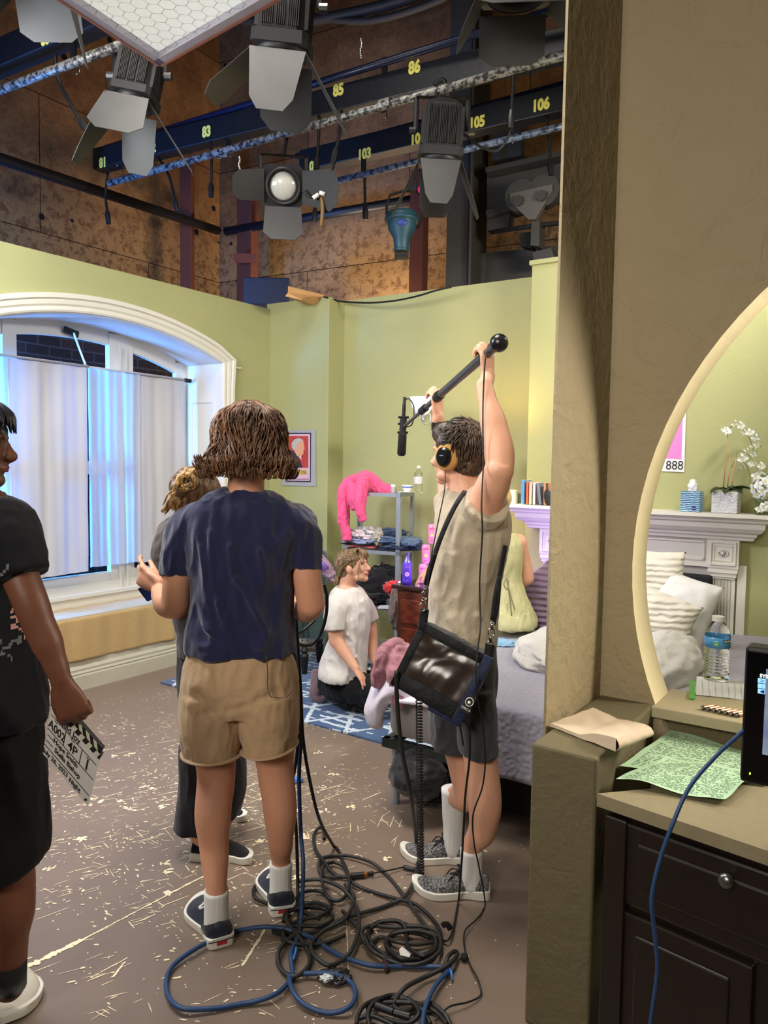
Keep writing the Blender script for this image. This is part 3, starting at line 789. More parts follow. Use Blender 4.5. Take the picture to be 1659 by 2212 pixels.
# big pale doors at the top right and top left
lamp('fresnel_lamp', P(1120, -30, 3.45), (.05, -.05, -1), .15, .3, 'lamp above the frame with large pale flag doors at the upper right', [(3, .4, .2, .4, .5), (2, .5, .25, .3, .2), (0, .9, .3, .3, .36), (1, .4, .2, .3, .3)], P(1120, -200, 3.45), up=(0, 1, 0))
lamp('fresnel_lamp', P(70, -75, 3.6), (.0, -.05, -1), .14, .3, 'lamp above the frame with grey barn doors at the top left corner', [(3, .4, .26, .24, .26), (2, .5, .25, .3, .2), (0, .25, .44, .16, .05), (1, .4, .2, .3, .3)], P(70, -240, 3.6), up=(0, 1, 0))
# blue scoop-like lamp
c = P(868, 495, 5.7); t0 = thing('spot_lamp', c, 'weathered blue-green metal spot lamp pointing down by the timber brace', 'stage light')
M_teal = mat('weathered_teal', (30, 66, 80), .5, .2, var=.35, vs=18)
obj('housing', MB().lathe([(.01, .12), (.10, .12), (.115, .105), (.12, .08), (.105, .06), (.10, .0), (.06, -.07), (.052, -.14), (.056, -.145), (.056, -.16), (.045, -.16)], c, 24), M_teal, t0, smooth='auto')
obj('rim_band', MB().lathe([(.122, .075), (.126, .07), (.126, .055), (.11, .05)], c, 24), M_teal, t0, smooth=True)
obj('patch', MB().ball(c + V((0, -.095, .02)), (.04, .012, .025)), mat('blue_patch', (34, 54, 130), .5), t0, smooth=True)
obj('yoke', MB().tube([c + V((-.11, 0, .10)), c + V((-.09, 0, .24)), c + V((.10, 0, .27)), c + V((.17, 0, .16)), c + V((.11, 0, 0))], .010, 6, sub=2), M_black, t0)
obj('clamp', MB().box(c + V((.07, 0, .31)), (.06, .05, .09), bev=.008), M_black, t0)
obj('frame_holder', MB().box(c + V((0, 0, -.19)), (.10, .10, .03), bev=.004), M_black, t0)
obj('tape_flag', MB().ball(c + V((.15, -.03, .27)), (.04, .02, .035)), mat('magenta_tape', (226, 30, 130), .6), t0)
obj('safety_cable', MB().tube([c + V((.13, -.02, .3)), c + V((.15, -.02, .36)), c + V((.12, 0, .42))], .006, 6), M_black, t0)
# dangling cable between lamp and beam, yellow tool, chains
def gp(x, y, Y): return P(x, y, Y)
o = obj('lamp_cable', MB().tube([gp(990, 280, 4.9), gp(1015, 300, 4.9), gp(1040, 318, 4.9), gp(1075, 325, 4.9), gp(1100, 290, 4.9), gp(1104, 250, 4.9)], .009, 8), M_cable, smooth=True); tag(o, 'black lamp cable looping under the beam stencilled 105', 'cable')
o = obj('lamp_cable', MB().tube([gp(652, 410, 5.2), gp(668, 425, 5.2), gp(682, 424, 5.2), gp(700, 395, 5.2), gp(718, 365, 5.2), gp(720, 340, 5.2)], .008, 8), M_cable, smooth=True); tag(o, 'black lamp cable with white taped plugs right of the round lens', 'cable')
for a, b in (((676, 428), (688, 420)), ((690, 416), (702, 420))):
    o = obj('tape_band', MB().tube([gp(a[0], a[1], 5.18), gp(b[0], b[1], 5.18)], .014, 8, sub=1), mat('white_tape', (226, 224, 216), .6, var=0), smooth=True); tag(o, 'white tape band on a cable plug beside the round-lensed lamp', 'tape', 'white plug tapes')
o = obj('pull_cord', MB().tube([gp(694, 424, 5.2), gp(697, 450, 5.2), gp(694, 490, 5.2)], .013, 8), mat('amber_wood', (110, 82, 40), .6), smooth=True); tag(o, 'brown pull cord hanging beneath the taped plugs', 'cord')
def chain(px, y0, y1, Y, n, label):
    mb = MB()
    for i in range(n): mb.ball(gp(px + sin(i * 1.3) * 1.5, y0 + (y1 - y0) * i / (n - 1), Y), (.008, .008, .013), nu=6, nv=5)
    o = obj('bead_chain', mb, mat('bright_wire', (190, 190, 190), .3, 1), smooth=True); tag(o, label, 'chain')
chain(517, 340, 388, 5.3, 12, 'bead chain hanging below the worn silver pipe left of the round-lensed lamp')
chain(780, 85, 122, 5.0, 6, 'short bead chain above the navy pipe between 85 and 86')
o = obj('pipe_coupling', MB().tube([Z(472, 333, 3.86), Z(492, 327, 3.86)], .034, 8, sub=1), M_worn); tag(o, 'crusty pipe coupling on the silver pipe below 83', 'coupling')
o = obj('pipe_coupling', MB().tube([Z(822, 228, 3.86), Z(845, 221, 3.86)], .033, 8, sub=1), M_worn); tag(o, 'pipe coupling sleeve on the silver pipe left of 86', 'coupling')

# ------------------------------------------------------------------ hex-grid softbox overhead
zq = 2.95
q0 = Z(345, 137, zq); q1 = Z(120, -12, zq); q2 = Z(600, -8, zq)
q1 = q0 + (q1 - q0) * 2.1; q2 = q0 + (q2 - q0) * 1.5; q3 = q1 + q2 - q0
t0 = thing('softbox', q0, 'white diffuser light panel with hexagonal wire mesh and steel frame overhead', 'stage light')
e1 = (q1 - q0); e2 = (q2 - q0)
t = NT('white_diffusion_cloth'); t.p(col=(226, 228, 222), rough=.8, emit=(236, 240, 232), es=.62); M_diff = t.m
mb = MB(); mb.prism([q0, q2, q3, q1], (0, 0, .004)); dcl = MB()
def sbf(u, v):
    return q0 + e1 * u + e2 * v + V((0, 0, .016 + .008 * sin(u * 5) * sin(v * 4)))
dcl.grid(sbf, 20, 20); obj('diffuser', dcl, M_diff, t0, smooth=True)
M_galv = mat('galvanised_edge', (196, 192, 206), .5, .2, var=.15)
M_copper = mat('copper_edge', (176, 110, 84), .5, .3, var=.2)
fr = MB(); cp = MB()
for a, b in ((q0, q1), (q0, q2), (q1, q3), (q2, q3)):
    d = (b - a).normalized(); inn_ = V((0, 0, 1)).cross(d)
    cen = (q0 + q3) / 2
    if inn_.dot(cen - a) < 0: inn_ = -inn_
    fr.prism([a - V((0, 0, .006)), a + inn_ * .028 - V((0, 0, .006)), a + inn_ * .028 + V((0, 0, .03)), a + V((0, 0, .03))], b - a)
    cp.prism([a - inn_ * .010 - V((0, 0, .008)), a - V((0, 0, .008)), a + V((0, 0, .03)), a - inn_ * .010 + V((0, 0, .03))], b - a)
obj('edge_frame', fr, M_galv, t0); obj('copper_trim', cp, M_copper, t0)
hx = MB(); R_ = .027; L1 = e1.length; L2 = e2.length; u1 = e1.normalized(); u2 = (e2 - u1 * e2.dot(u1)).normalized()
def inside(p):
    d = p - q0; b_ = d.dot(u2) / e2.dot(u2); a_ = (d.dot(u1) - b_ * e2.dot(u1)) / L1
    return .02 < a_ < .98 and .02 < b_ < .98
for i in range(-6, int(L1 * 1.4 / (R_ * 1.5)) + 6):
    for j in range(-2, int(L2 * 1.3 / (R_ * sqrt(3))) + 2):
        cx = i * R_ * 1.5 - .2; cy = (j + .5 * (i % 2)) * R_ * sqrt(3); cc = q0 + u1 * cx + u2 * cy
        if not inside(cc): continue
        p_ = [cc + u1 * (R_ * cos(k * pi / 3)) + u2 * (R_ * sin(k * pi / 3)) for k in range(4)]
        for k in range(3):
            a, b = p_[k], p_[k + 1]; d = (b - a).normalized(); w_ = d.cross(V((0, 0, 1))) * .0006
            hx.add([a - w_, b - w_, b + w_, a + w_], [(0, 1, 2, 3)])
obj('hex_mesh', hx, M_black, t0, fix=False)
# plank and blue box lying on top of the set wall
a = P(617, 624, 6.45); b = P(690, 640, 6.75)
o = obj('timber_plank', MB().prism([P(622, 618, 6.4), P(622, 632, 6.4), P(616, 640, 6.4), P(652, 648, 6.4), P(662, 641, 6.4), P(700, 641, 6.6), P(698, 636, 6.6)], V((.1, .25, .0))), mat('raw_pine', (196, 150, 98), .7, var=.15, vs=12)); tag(o, 'raw pine plank lying on top of the green set wall', 'plank')
o = obj('storage_crate', MB().box(P(580, 636, 7.2), (.42, .3, .24), bev=.01), mat('dark_blue_paint', (18, 24, 40), .7)); tag(o, 'dark blue crate behind the top of the green wall corner', 'crate')
o = obj('wall_top_cable', MB().tube([P(700, 641, 6.5), P(725, 648, 6.6), P(745, 652, 6.58), P(800, 654, 6.35), P(850, 650, 6.2), P(900, 640, 6.05), P(940, 628, 5.95), P(975, 620, 5.9)], .008, 6), M_cable, smooth=True); tag(o, 'thin dark cable draped over the head of the green wall', 'cable')

# ------------------------------------------------------------------ window dressing
M_sheer = None
t = NT('sheer_white_curtain')
tr = t.n('ShaderNodeBsdfTranslucent', {'Color': (236, 238, 244)}); df = t.n('ShaderNodeBsdfDiffuse', {'Color': (206, 206, 208)}); tp = t.n('ShaderNodeBsdfTransparent')
m1 = t.n('ShaderNodeMixShader', {0: .55, 1: df.outputs[0], 2: tr.outputs[0]}); m2 = t.n('ShaderNodeMixShader', {0: .10, 1: m1.outputs[0], 2: tp.outputs[0]})
t.t.links.new(m2.outputs[0], t.out.inputs[0]); M_sheer = t.m
t = NT('dimmed_white_curtain')  # low translucency stands in for doubled cloth and mullion shade against the blue
tr = t.n('ShaderNodeBsdfTranslucent', {'Color': (214, 220, 236)}); df = t.n('ShaderNodeBsdfDiffuse', {'Color': (196, 193, 192)})
m1 = t.n('ShaderNodeMixShader', {0: .10, 1: df.outputs[0], 2: tr.outputs[0]}); t.t.links.new(m1.outputs[0], t.out.inputs[0]); M_dimmed = t.m
def curtain(s0, s1, z0, z1, off, mt, seed, label, folds=9, amp=.012, z0b=None):
    z0b = z0b if z0b is not None else z0
    def fn(u, v):
        s = s0 + (s1 - s0) * u; zz = (z0 * (1 - u) + z0b * u); z = zz + (z1 - zz) * v
        a = amp * (sin(u * folds * 6.28 + seed + .8 * sin(v * 2 + seed)) + .5 * sin(u * folds * 14.1 + seed * 2 + v)) * (1.15 - .5 * v) + .008 * noise.noise((u * 4, v * 5, seed))
        return W(s, off + a, z)
    o = obj('curtain', MB().grid(fn, 110, 40), mt, smooth=True, fix=False)
    return tag(o, label, 'curtain', 'white curtain panels on the arched window')
curtain(-.5, .04, .80, 2.30, -.335, M_sheer, 1.0, 'leftmost bright curtain panel behind the man in black', 3)
curtain(.03, .635, .76, 2.29, -.33, M_dimmed, 2.3, 'pale grey curtain panel left of the centre gap', 3, .006, .775)
curtain(.645, 1.10, .80, 2.285, -.325, M_sheer, 4.1, 'blue-lit curtain panel right of the centre gap', 2.6, .012)
curtain(1.09, 1.535, .79, 2.28, -.33, M_dimmed, 5.7, 'pale grey curtain panel at the right end of the rod', 2, .005)
mb = MB()
for s0, s1, z1 in ((-.5, .635, 2.305), (.645, 1.535, 2.295)):
    mb.tube([W(s0, -.33, z1), W(s1, -.33, z1 - .004)], (.009, .03), 10, sub=1)
o = obj('curtain_header', mb, M_dimmed, smooth=True); tag(o, 'gathered white curtain header sleeve on the rod', 'curtain header')
o = obj('curtain_rod', MB().tube([W(-.5, -.33, 2.31), W(1.60, -.33, 2.285)], .009, 8, sub=1), mat('grey_rod', (150, 150, 154), .4, .5)); tag(o, 'thin curtain rod spanning the arched window', 'curtain rod')
o = obj('rod_bracket', MB().tube([W(1.575, -.33, 2.287), W(1.635, -.33, 2.287)], .017, 12, sub=1), M_blackmatte); tag(o, 'black rod end bracket at the right jamb of the window', 'bracket')
c = W(.56, -.40, 2.545)
o = obj('tape_strip', MB().box(c, (.12, .012, .045), frame((Wd * .97 - V((0, 0, .2))).normalized(), -nW, (V((0, 0, .97)) + Wd * .2).normalized())), M_blackmatte); tag(o, 'black tape strip holding the white tie on the window head', 'tape')
o = obj('white_tie', MB().tube([W(.57, -.385, 2.54), W(.60, -.37, 2.44), W(.64, -.34, 2.30)], (.008, .003), 6), mat('white_ribbon', (228, 228, 232), .7, var=0), smooth=True); tag(o, 'white ribbon tied from the window head down to the curtain rod', 'ribbon')
o = obj('wall_hook', MB().tube([W(1.80, .005, 2.405), W(1.86, .012, 2.40), W(1.885, .012, 2.403)], .008, 8), M_white, smooth=True); tag(o, 'small white hook on the green wall right of the window casing', 'hook')
# cloth over the window seat
M_mat = None
t = NT('tan_felt'); n_ = t.noise(90, 3, .8); t.p(col=t.mix(n_, (158, 128, 78), (202, 172, 118)), rough=.95, sheen=.3); t.bump(n_, .3, .004); M_felt = t.m
def cl(u, v):
    s = -.03 + 1.19 * u
    L = .36 + .30; d = v * L
    wob = .004 * sin(u * 21) + .003 * sin(u * 47)
    if d < .36: return W(s, -.36 + d, .508 + .002 * sin(s * 30 + d * 20))
    return W(s + (v - .5) * .0, .012 + wob + .006 * sin(u * 6 + 1) * (d - .36) * 5, .508 - (d - .36) + .006 * sin(u * 9) * (d - .36))
o = obj('seat_cloth', MB().grid(cl, 70, 40), M_felt, smooth=True, solid=.008); tag(o, 'tan felt cloth draped over the window seat edge', 'cloth')

# ------------------------------------------------------------------ rug
t = NT('blue_moroccan_rug')
vec = t.n('ShaderNodeTexCoord').outputs['Object']; sp = t.n('ShaderNodeSeparateXYZ', {0: vec})
X_, Y2 = sp.outputs[0], sp.outputs[1]
def stripe(x, y, fx, fy, w, j=.0):
    q = t.math('ADD', t.math('MULTIPLY', x, fx), t.math('MULTIPLY', y, fy))
    q = t.math('ADD', q, t.math('MULTIPLY', t.noise(18, 2, .5, vec), j))
    f = t.math('ABSOLUTE', t.math('SUBTRACT', t.math('FRACT', q), .5)); return t.math('LESS_THAN', f, w)
s1 = stripe(X_, Y2, 3.2, 1.9, .05, .06); s2 = stripe(X_, Y2, 3.2, -1.9, .05, .06); s3 = stripe(X_, Y2, 0.3, 13, .18, .35)
bd = t.math('GREATER_THAN', t.noise(3.4, 2, .4, vec).outputs[0], .50)
s4 = stripe(X_, Y2, 7, 0, .06, .3)
a = t.math('MAXIMUM', t.math('MAXIMUM', s1, s2), t.math('MULTIPLY', s3, bd)); 
dash = t.math('MULTIPLY', stripe(X_, Y2, 9, 0, .2), stripe(X_, Y2, 0, 6.4, .05)); a = t.math('MAXIMUM', a, dash)
br_ = t.math('GREATER_THAN', t.noise(60, 4, .7, vec).outputs[0], .40)
a = t.math('MULTIPLY', a, br_)
base = t.mix(t.noise(30, 4, .7, vec), (24, 50, 92), (58, 96, 140))
t.p(col=t.mix(a, base, (196, 208, 214)), rough=.95, sheen=.3); t.bump(t.noise(220, 2, .5, vec), .4, .004); M_rug = t.m
r0 = Z(346, 1476); r1 = Z(815, 1605); rd = (r1 - r0).normalized(); rn = V((-rd.y, rd.x, 0))
rw = 2.5
def rugf(u, v): return V((0, 0, 0)) + V(((u - 0) * rw, v * 1.35, .012 + .002 * sin(u * 30) * (1 if v < .03 else 0)))
me = MB().grid(rugf, 40, 30).mesh('rug'); rug = bpy.data.objects.new('rug', me); COL.objects.link(rug); me.materials.append(M_rug)
rug.matrix_world = frame(rd, rn, V((0, 0, 1)), r0); md = rug.modifiers.new('s', 'SOLIDIFY'); md.thickness = .01; md.offset = -1
tag(rug, 'blue rug with white lattice pattern under the kneeling woman', 'rug')

# ------------------------------------------------------------------ poster on the back wall
n1 = (C2 - C1).normalized(); nP = V((n1.y, -n1.x, 0)); nP = nP if nP.y < 0 else -nP
def wp(x, y, off=.006): return PL(x, y, C1 + nP * off, nP)
def wq(pts, off, th, mt, name, par):
    return obj(name, MB().prism([wp(x, y, off) for x, y in pts], nP * th), mt, par)
t0 = thing('poster', wp(647, 990), 'framed red portrait poster on grey backing behind the man in navy', 'poster')
wq([(609, 929), (682, 929), (683, 1050), (610, 1049)], .004, .004, mat('grey_card', (158, 158, 160), .8), 'backing', t0)
wq([(618, 935), (672, 935), (671, 1041), (618, 1040)], .009, .006, M_black, 'frame_border', t0)
wq([(619.5, 937.5), (670, 937.5), (669.5, 1039), (619.5, 1038)], .016, .001, mat('poster_pink_paper', (206, 168, 186), .6), 'sheet', t0)
t = NT('poster_red'); t.p(col=t.mix(t.noise(9, 3), (150, 36, 26), (196, 66, 46)), rough=.5); M_red = t.m
wq([(623, 942), (666, 942), (666, 1010.5), (623, 1010.5)], .018, .0006, M_red, 'red_field', t0)
def pq(pts, off, col, name): return wq(pts, off, .0004, mat('ink_%d_%d_%d' % col, col, .6, var=.1, vs=60), name, t0)
pq([(623, 982), (630, 973), (640, 978), (645, 988), (650, 1000), (654, 1010), (623, 1010)], .019, (34, 34, 46), 'printed_coat')
pq([(637, 962), (640, 952), (648, 949), (655, 953), (657, 962), (658, 971), (655, 973), (656, 979), (652, 984), (646, 987), (641, 984), (636, 975)], .0195, (210, 150, 112), 'printed_face')
pq([(630, 966), (630, 957), (636, 949), (645, 946), (653, 949), (656, 955), (650, 952), (644, 956), (641, 962), (641, 970), (637, 973), (633, 971)], .020, (176, 170, 166), 'printed_hair')
pq([(645, 986), (649, 984), (652, 994), (649, 990)], .0205, (224, 220, 222), 'printed_collar')
pq([(623, 1021), (626, 1016), (645, 1014), (662, 1016), (665, 1021), (660, 1025), (645, 1026), (627, 1025)], .019, (206, 174, 82), 'printed_scroll')
text('BLACKSTONE', .045, frame(n1, V((0, 0, 1)), nP, wp(644.5, 1020.3, .0205)), mat('ink_brown', (84, 46, 22), .6, var=0), t0, 'printed_name', .0003, .62)
pq([(622, 1034), (667, 1034), (667, 1035.6), (622, 1035.6)], .019, (120, 50, 80), 'printed_line')

# ------------------------------------------------------------------ shelf unit
FLs = Z(742, 1059, 1.40); FRs = Z(865, 1063, 1.40); fd = (FRs - FLs); fd.z = 0; fw = fd.length; fd.normalize(); fn = V((-fd.y, fd.x, 0))
MS = frame(fd, fn, V((0, 0, 1)))
o0 = V((FLs.x, FLs.y, 0)); DEP = .27
t0 = thing('shelf_unit', o0, 'open galvanised steel shelf unit holding clothes against the green wall', 'shelf')
M_galvp = mat('galvanised_steel', (176, 184, 194), .35, .75, var=.12, vs=20)
def SH(u, v, z): return o0 + fd * u + fn * v + V((0, 0, z))
for (u, v) in ((0, 0), (fw, 0), (0, DEP), (fw, DEP)):
    su = 1 if u == 0 else -1; sv = 1 if v == 0 else -1
    mb = MB(); mb.prism([SH(u, v, 0), SH(u + su * .034, v, 0), SH(u + su * .034, v + sv * .003, 0), SH(u + su * .003, v + sv * .003, 0), SH(u + su * .003, v + sv * .034, 0), SH(u, v + sv * .034, 0)], (0, 0, 1.40))
    obj('upright', mb, M_galvp, t0)
for z in (.07, .50, .93, 1.375):
    mb = MB(); mb.box(SH(fw / 2, DEP / 2, z), (fw - .006, DEP - .006, .004), MS)
    for v in (.002, DEP - .002): mb.box(SH(fw / 2, v, z), (fw, .004, .028), MS)
    for u in (.002, fw - .002): mb.box(SH(u, DEP / 2, z), (.004, DEP, .028), MS)
    obj('shelf_board', mb, M_galvp, t0)

def cloth_lump(name, c, r, mt, label, cat='clothes', group=None, seed=0, M=None, amp=.25, sc_=1.0, flat=.0):
    mb = MB(); mb.ball((0, 0, 0), (1, 1, 1), nu=72, nv=44)
    vs = []
    for p in mb.v:
        p = V(p); w_ = noise.fractal(p * 2.1 * sc_ + V((seed, 0, 0)), .8, 2.1, 4); rg = 1 - abs(noise.noise(p * 3.4 * sc_ + V((0, seed, 3)))) * 2.4
        rg2 = 1 - abs(noise.noise(V((p.x * 9, p.y * 4, p.z * 12)) * sc_ + V((0, seed, 3)))) * 2.4
        k = 1 + amp * w_ + amp * .5 * max(0, rg) * .6 + amp * .28 * rg2
        q = p * k
        if q.z < -flat and flat: q.z = -flat
        vs.append(q)
    vs = [V((q.x * r[0], q.y * r[1], q.z * r[2])) for q in vs]
    if M is not None: vs = [M.to_3x3() @ q for q in vs]
    mb.v = [tuple(q + V(c)) for q in vs]
    o = obj(name, mb, mt, smooth=True); return tag(o, label, cat, group)
M_denim = fabric('dark_denim', (44, 60, 88), var=.3, fs=.6, fold=30); M_denim2 = fabric('mid_denim', (70, 92, 124), var=.3, fs=.6, fold=30)
M_pink = fabric('hot_pink_fleece', (226, 84, 132), fs=.4); M_blkcloth = fabric('black_cloth', (22, 22, 26), fs=.5)
t = NT('printed_white_cloth'); v_ = t.noise(26, 4, .6); t.p(col=t.ramp(v_, [(.40, (222, 196, 204)), (.5, (208, 208, 214)), (.56, (60, 50, 56)), (.64, (214, 216, 220))]).outputs[0], rough=.9); t.bump(t.noise(30, 3), .5, .02); M_print = t.m
z1 = .945
cloth_lump('folded_shirt', SH(.16, .13, z1 + .105), (.16, .11, .055), M_print, 'printed white and pink top on the clothes pile, under the pink sleeve', seed=3, flat=.8)
cloth_lump('folded_shirt', SH(.15, .13, z1 + .055), (.17, .12, .035), fabric('pale_blue_cloth', (140, 150, 184), fs=.6), 'pale blue crumpled top in the left clothes pile', seed=8, flat=.8)
cloth_lump('folded_shirt', SH(.14, .13, z1 + .025), (.16, .12, .022), fabric('salmon_cloth', (206, 92, 96), fs=.5), 'salmon folded top at the base of the left pile', seed=5, flat=.8)
cloth_lump('folded_shirt', SH(.17, .09, z1 + .042), (.17, .09, .018), M_blkcloth, 'black folded top in the left clothes pile', seed=6, flat=.8)
cloth_lump('printed_scarf', SH(.27, .10, z1 + .09), (.05, .12, .07), fabric('cream_grey_scarf', (172, 164, 150), fs=.8, fold=60), 'cream and grey scarf between the two shelf piles', seed=12, flat=.8)
cloth_lump('folded_jeans', SH(.45, .13, z1 + .03), (.17, .13, .035), M_denim, 'dark folded jeans at the bottom of the right pile', 'jeans', 'jeans on the middle shelf', 21, flat=.8)
cloth_lump('folded_jeans', SH(.42, .12, z1 + .08), (.16, .12, .032), M_denim2, 'mid-blue jeans in the middle of the right pile', 'jeans', 'jeans on the middle shelf', 24, flat=.8)
cloth_lump('folded_jeans', SH(.36, .14, z1 + .13), (.11, .10, .035), M_denim, 'dark jeans bunched on top of the right pile', 'jeans', 'jeans on the middle shelf', 27, flat=.8)
cloth_lump('folded_jeans', SH(.56, .05, z1 + .07), (.06, .1, .03), M_denim2, 'jeans cuff poking past the right shelf upright', 'jeans', 'jeans on the middle shelf', 28, flat=.8)
# pink sweatshirt hanging over the top shelf
mb = MB()
sl = lambda pts: [SH(*p) for p in pts]
mb.tube(sl([(.14, .14, 1.43), (.08, .05, 1.47), (.04, -.03, 1.40), (.03, -.05, 1.25), (.04, -.05, 1.12), (.06, -.05, 1.03)]), [(.05, .03), (.06, .05), (.07, .045), (.055, .04), (.045, .035), (.036, .03)], 16, sub=5, round_=True)
mb.tube(sl([(.16, .14, 1.44), (.16, .04, 1.46), (.17, -.04, 1.38), (.18, -.055, 1.27), (.20, -.05, 1.19)]), [(.06, .05), (.07, .05), (.07, .045), (.055, .04), (.045, .035)], 16, sub=5, round_=True)
mb.tube(sl([(.05, .08, 1.47), (.15, .10, 1.49), (.25, .14, 1.43), (.36, .15, 1.405)]), [(.04, .04), (.07, .06), (.05, .035), (.03, .02)], 16, sub=5, round_=True)
mb.tube(sl([(.09, -.02, 1.42), (.11, -.05, 1.34), (.12, -.05, 1.28)]), [(.06, .04), (.06, .04), (.04, .03)], 16, sub=4, round_=True)
me = fuse(mb, .006, 3); displace(me, wrinkle(.009, (16, 16, 7), 4, .8)); o = obj('sweatshirt', me, M_pink, smooth=True); tag(o, 'hot pink sweatshirt hanging over the top shelf edge', 'sweatshirt')
# small things on the top shelf
def lathe_thing(name, c, prof, mt, label, cat, group=None, n=28, parts=(), M=None):
    t_ = thing(name, c, label, cat, group)
    obj('body', MB().lathe(prof, c, n, M), mt, t_, smooth='auto')
    for pn, pr, pm in parts: obj(pn, MB().lathe(pr, c, n, M), pm, t_, smooth='auto')
    return t_
M_wplastic = mat('white_plastic', (226, 226, 222), .4, var=0)
tz = 1.389
lathe_thing('pill_bottle', SH(.40, .06, tz), [(.001, 0), (.018, 0), (.018, .04), (.014, .046)], mat('grey_label', (150, 154, 158), .4), 'small white-capped pill bottle on the top shelf', 'bottle', parts=[('cap', [(.001, .066), (.017, .066), (.017, .046), (.001, .046)], M_wplastic)])
t1 = lathe_thing('teacup', SH(.50, .10, tz + .012), [(.001, 0), (.022, 0), (.024, .006), (.04, .028), (.047, .05), (.045, .05), (.036, .026), (.001, .01)], mat('porcelain', (232, 232, 228), .2, coat=.4, var=.02), 'white porcelain teacup with blue flowers on the top shelf', 'cup')
obj('floral_band', MB().lathe([(.0415, .030), (.0455, .042), (.0450, .042), (.041, .030)], SH(.50, .10, tz + .012), 28), mat('blue_print', (120, 140, 200), .4, var=.4, vs=120), t1, smooth=True)
lathe_thing('saucer', SH(.50, .10, tz), [(.001, 0), (.04, 0), (.07, .010), (.07, .013), (.035, .005), (.001, .005)], mat('porcelain', (232, 232, 228), .2), 'white saucer beneath the teacup', 'saucer')
bt = lathe_thing('water_bottle', SH(.585, .12, tz), [(.001, 0), (.033, 0), (.035, .006), (.034, .05), (.035, .11), (.033, .15), (.013, .178), (.013, .195)], glass('clear_bottle', rough=.05), 'clear glass water bottle with white cap on the top shelf', 'bottle', parts=[('cap', [(.001, .212), (.015, .212), (.015, .193), (.001, .193)], M_wplastic), ('paper_label', [(.0362, .075), (.0362, .13), (.0358, .13), (.0358, .075)], mat('pale_label', (206, 204, 200), .5, var=.3, vs=90))])
# lower shelf: black bag, notebook, magazines
cloth_lump('black_bag', SH(.30, .10, .52 + .13), (.18, .12, .16), M_blkcloth, 'black fabric bag slumped on the lower shelf behind the kneeling woman', 'bag', seed=31, flat=.85)
cloth_lump('black_jacket', SH(.22, .0, .52 + .05), (.2, .13, .055), M_blkcloth, 'black jacket lying under the bag on the lower shelf', 'jacket', seed=36, flat=.7)
cloth_lump('grey_shirt', SH(.46, .08, .52 + .035), (.12, .1, .035), fabric('grey_cloth', (116, 118, 118), fs=.5), 'grey shirt bunched on the lower shelf beside the black bag', 'shirt', seed=38, flat=.8)
cloth_lump('red_pompom', P(848, 1270, 5.75), (.055, .045, .04), mat('red_fluff', (214, 30, 40), .9, sheen=.8), 'bright red fluffy pompom by the nightstand corner', 'pompom', seed=40, amp=.45, sc_=2.2)
o = obj('notebook', MB().box(SH(.47, -.03, .527), (.24, .15, .012), frame(fd * .95 + fn * .3, (fn * .95 - fd * .3), V((0, 0, 1))), bev=.002), [mat('notebook_cover', (206, 204, 214), .5, var=.25, vs=14)]); tag(o, 'white notebook with printed cover on the lower shelf edge', 'notebook')
o = obj('magazine', MB().box(SH(.52, -.02, .514), (.26, .17, .006), MS), mat('magazine_cover', (112, 112, 122), .35, var=.3, vs=18)); tag(o, 'grey magazine beneath the white notebook', 'magazine')
# shoes on the bottom shelf
M_psuede = fabric('pink_suede', (196, 128, 152), fs=.3); M_tsandal = fabric('taupe_sandal', (134, 108, 100), fs=.2)
for i, (u, lb, mt) in enumerate([(.40, 'dusty pink slipper on the bottom shelf', M_psuede), (.47, 'second dusty pink slipper, right of the first', M_psuede)]):
    cloth_lump('slipper', SH(u, .07, .12), (.05, .12, .045), mt, lb, 'slipper', 'pink slippers', 50 + i, flat=.7, amp=.12)
for i, u in enumerate((.53, .60)):
    c = SH(u, .04, .085); t1 = thing('sandal', c, ['taupe strappy sandal beside the pink slippers', 'taupe strappy sandal nearest the nightstand'][i], 'sandal', 'taupe sandals')
    obj('sole', MB().loft([[c + fn * a + fd * (w_ * cos(q)) * .5 + V((0, 0, .012 * sin(q) + z_)) for q in [j * pi / 5 for j in range(10)]] for a, w_, z_ in ((-.12, .05, .012), (-.08, .085, .012), (0, .07, .016), (.07, .065, .025), (.11, .04, .028))]), M_tsandal, t1, smooth=True)
    for a in (-.08, -.03, .05): obj('strap', MB().tube([c + fn * a + fd * -.042 + V((0, 0, .015)), c + fn * (a + .01) + V((0, 0, .06)), c + fn * a + fd * .042 + V((0, 0, .015))], (.004, .012), 8), M_tsandal, t1, smooth=True)

# ------------------------------------------------------------------ nightstand, cans, fairy lights
NSa = Z(853, 1262, .78); nz_ = .78; nd = (fd * .90 - fn * .42).normalized(); nd = (Bd * 1.0).normalized(); nf = V((-nd.y, nd.x, 0))
MN = frame(nd, nf, V((0, 0, 1)))
def NS(u, v, z): return V((NSa.x, NSa.y, 0)) + nd * u + nf * v + V((0, 0, z))
t = NT('red_brown_wood'); wv = t.n('ShaderNodeTexWave', {'Vector': t.co((1, 1, 6)), 'Scale': 3, 'Distortion': 6, 'Detail': 3}); t.p(col=t.mix(wv.outputs[1], (88, 30, 18), (132, 56, 32)), rough=.35, coat=.3); M_mahog = t.m
M_mahogd = mat('dark_mahogany', (46, 14, 14), .25, coat=.4)
t0 = thing('nightstand', NS(0, 0, 0), 'red-brown wooden nightstand with purple fairy lights on top', 'nightstand')
obj('carcass', MB().box(NS(.26, .24, .38), (.50, .44, .72), MN, bev=.006), M_mahog, t0)
obj('table_top', MB().box(NS(.26, .23, .765), (.56, .50, .03), MN, bev=.008), M_mahogd, t0)
d_ = obj('side_panel', MB().box(NS(.0 + .006, .24, .45), (.014, .34, .40), MN, bev=.005), M_mahog, t0)
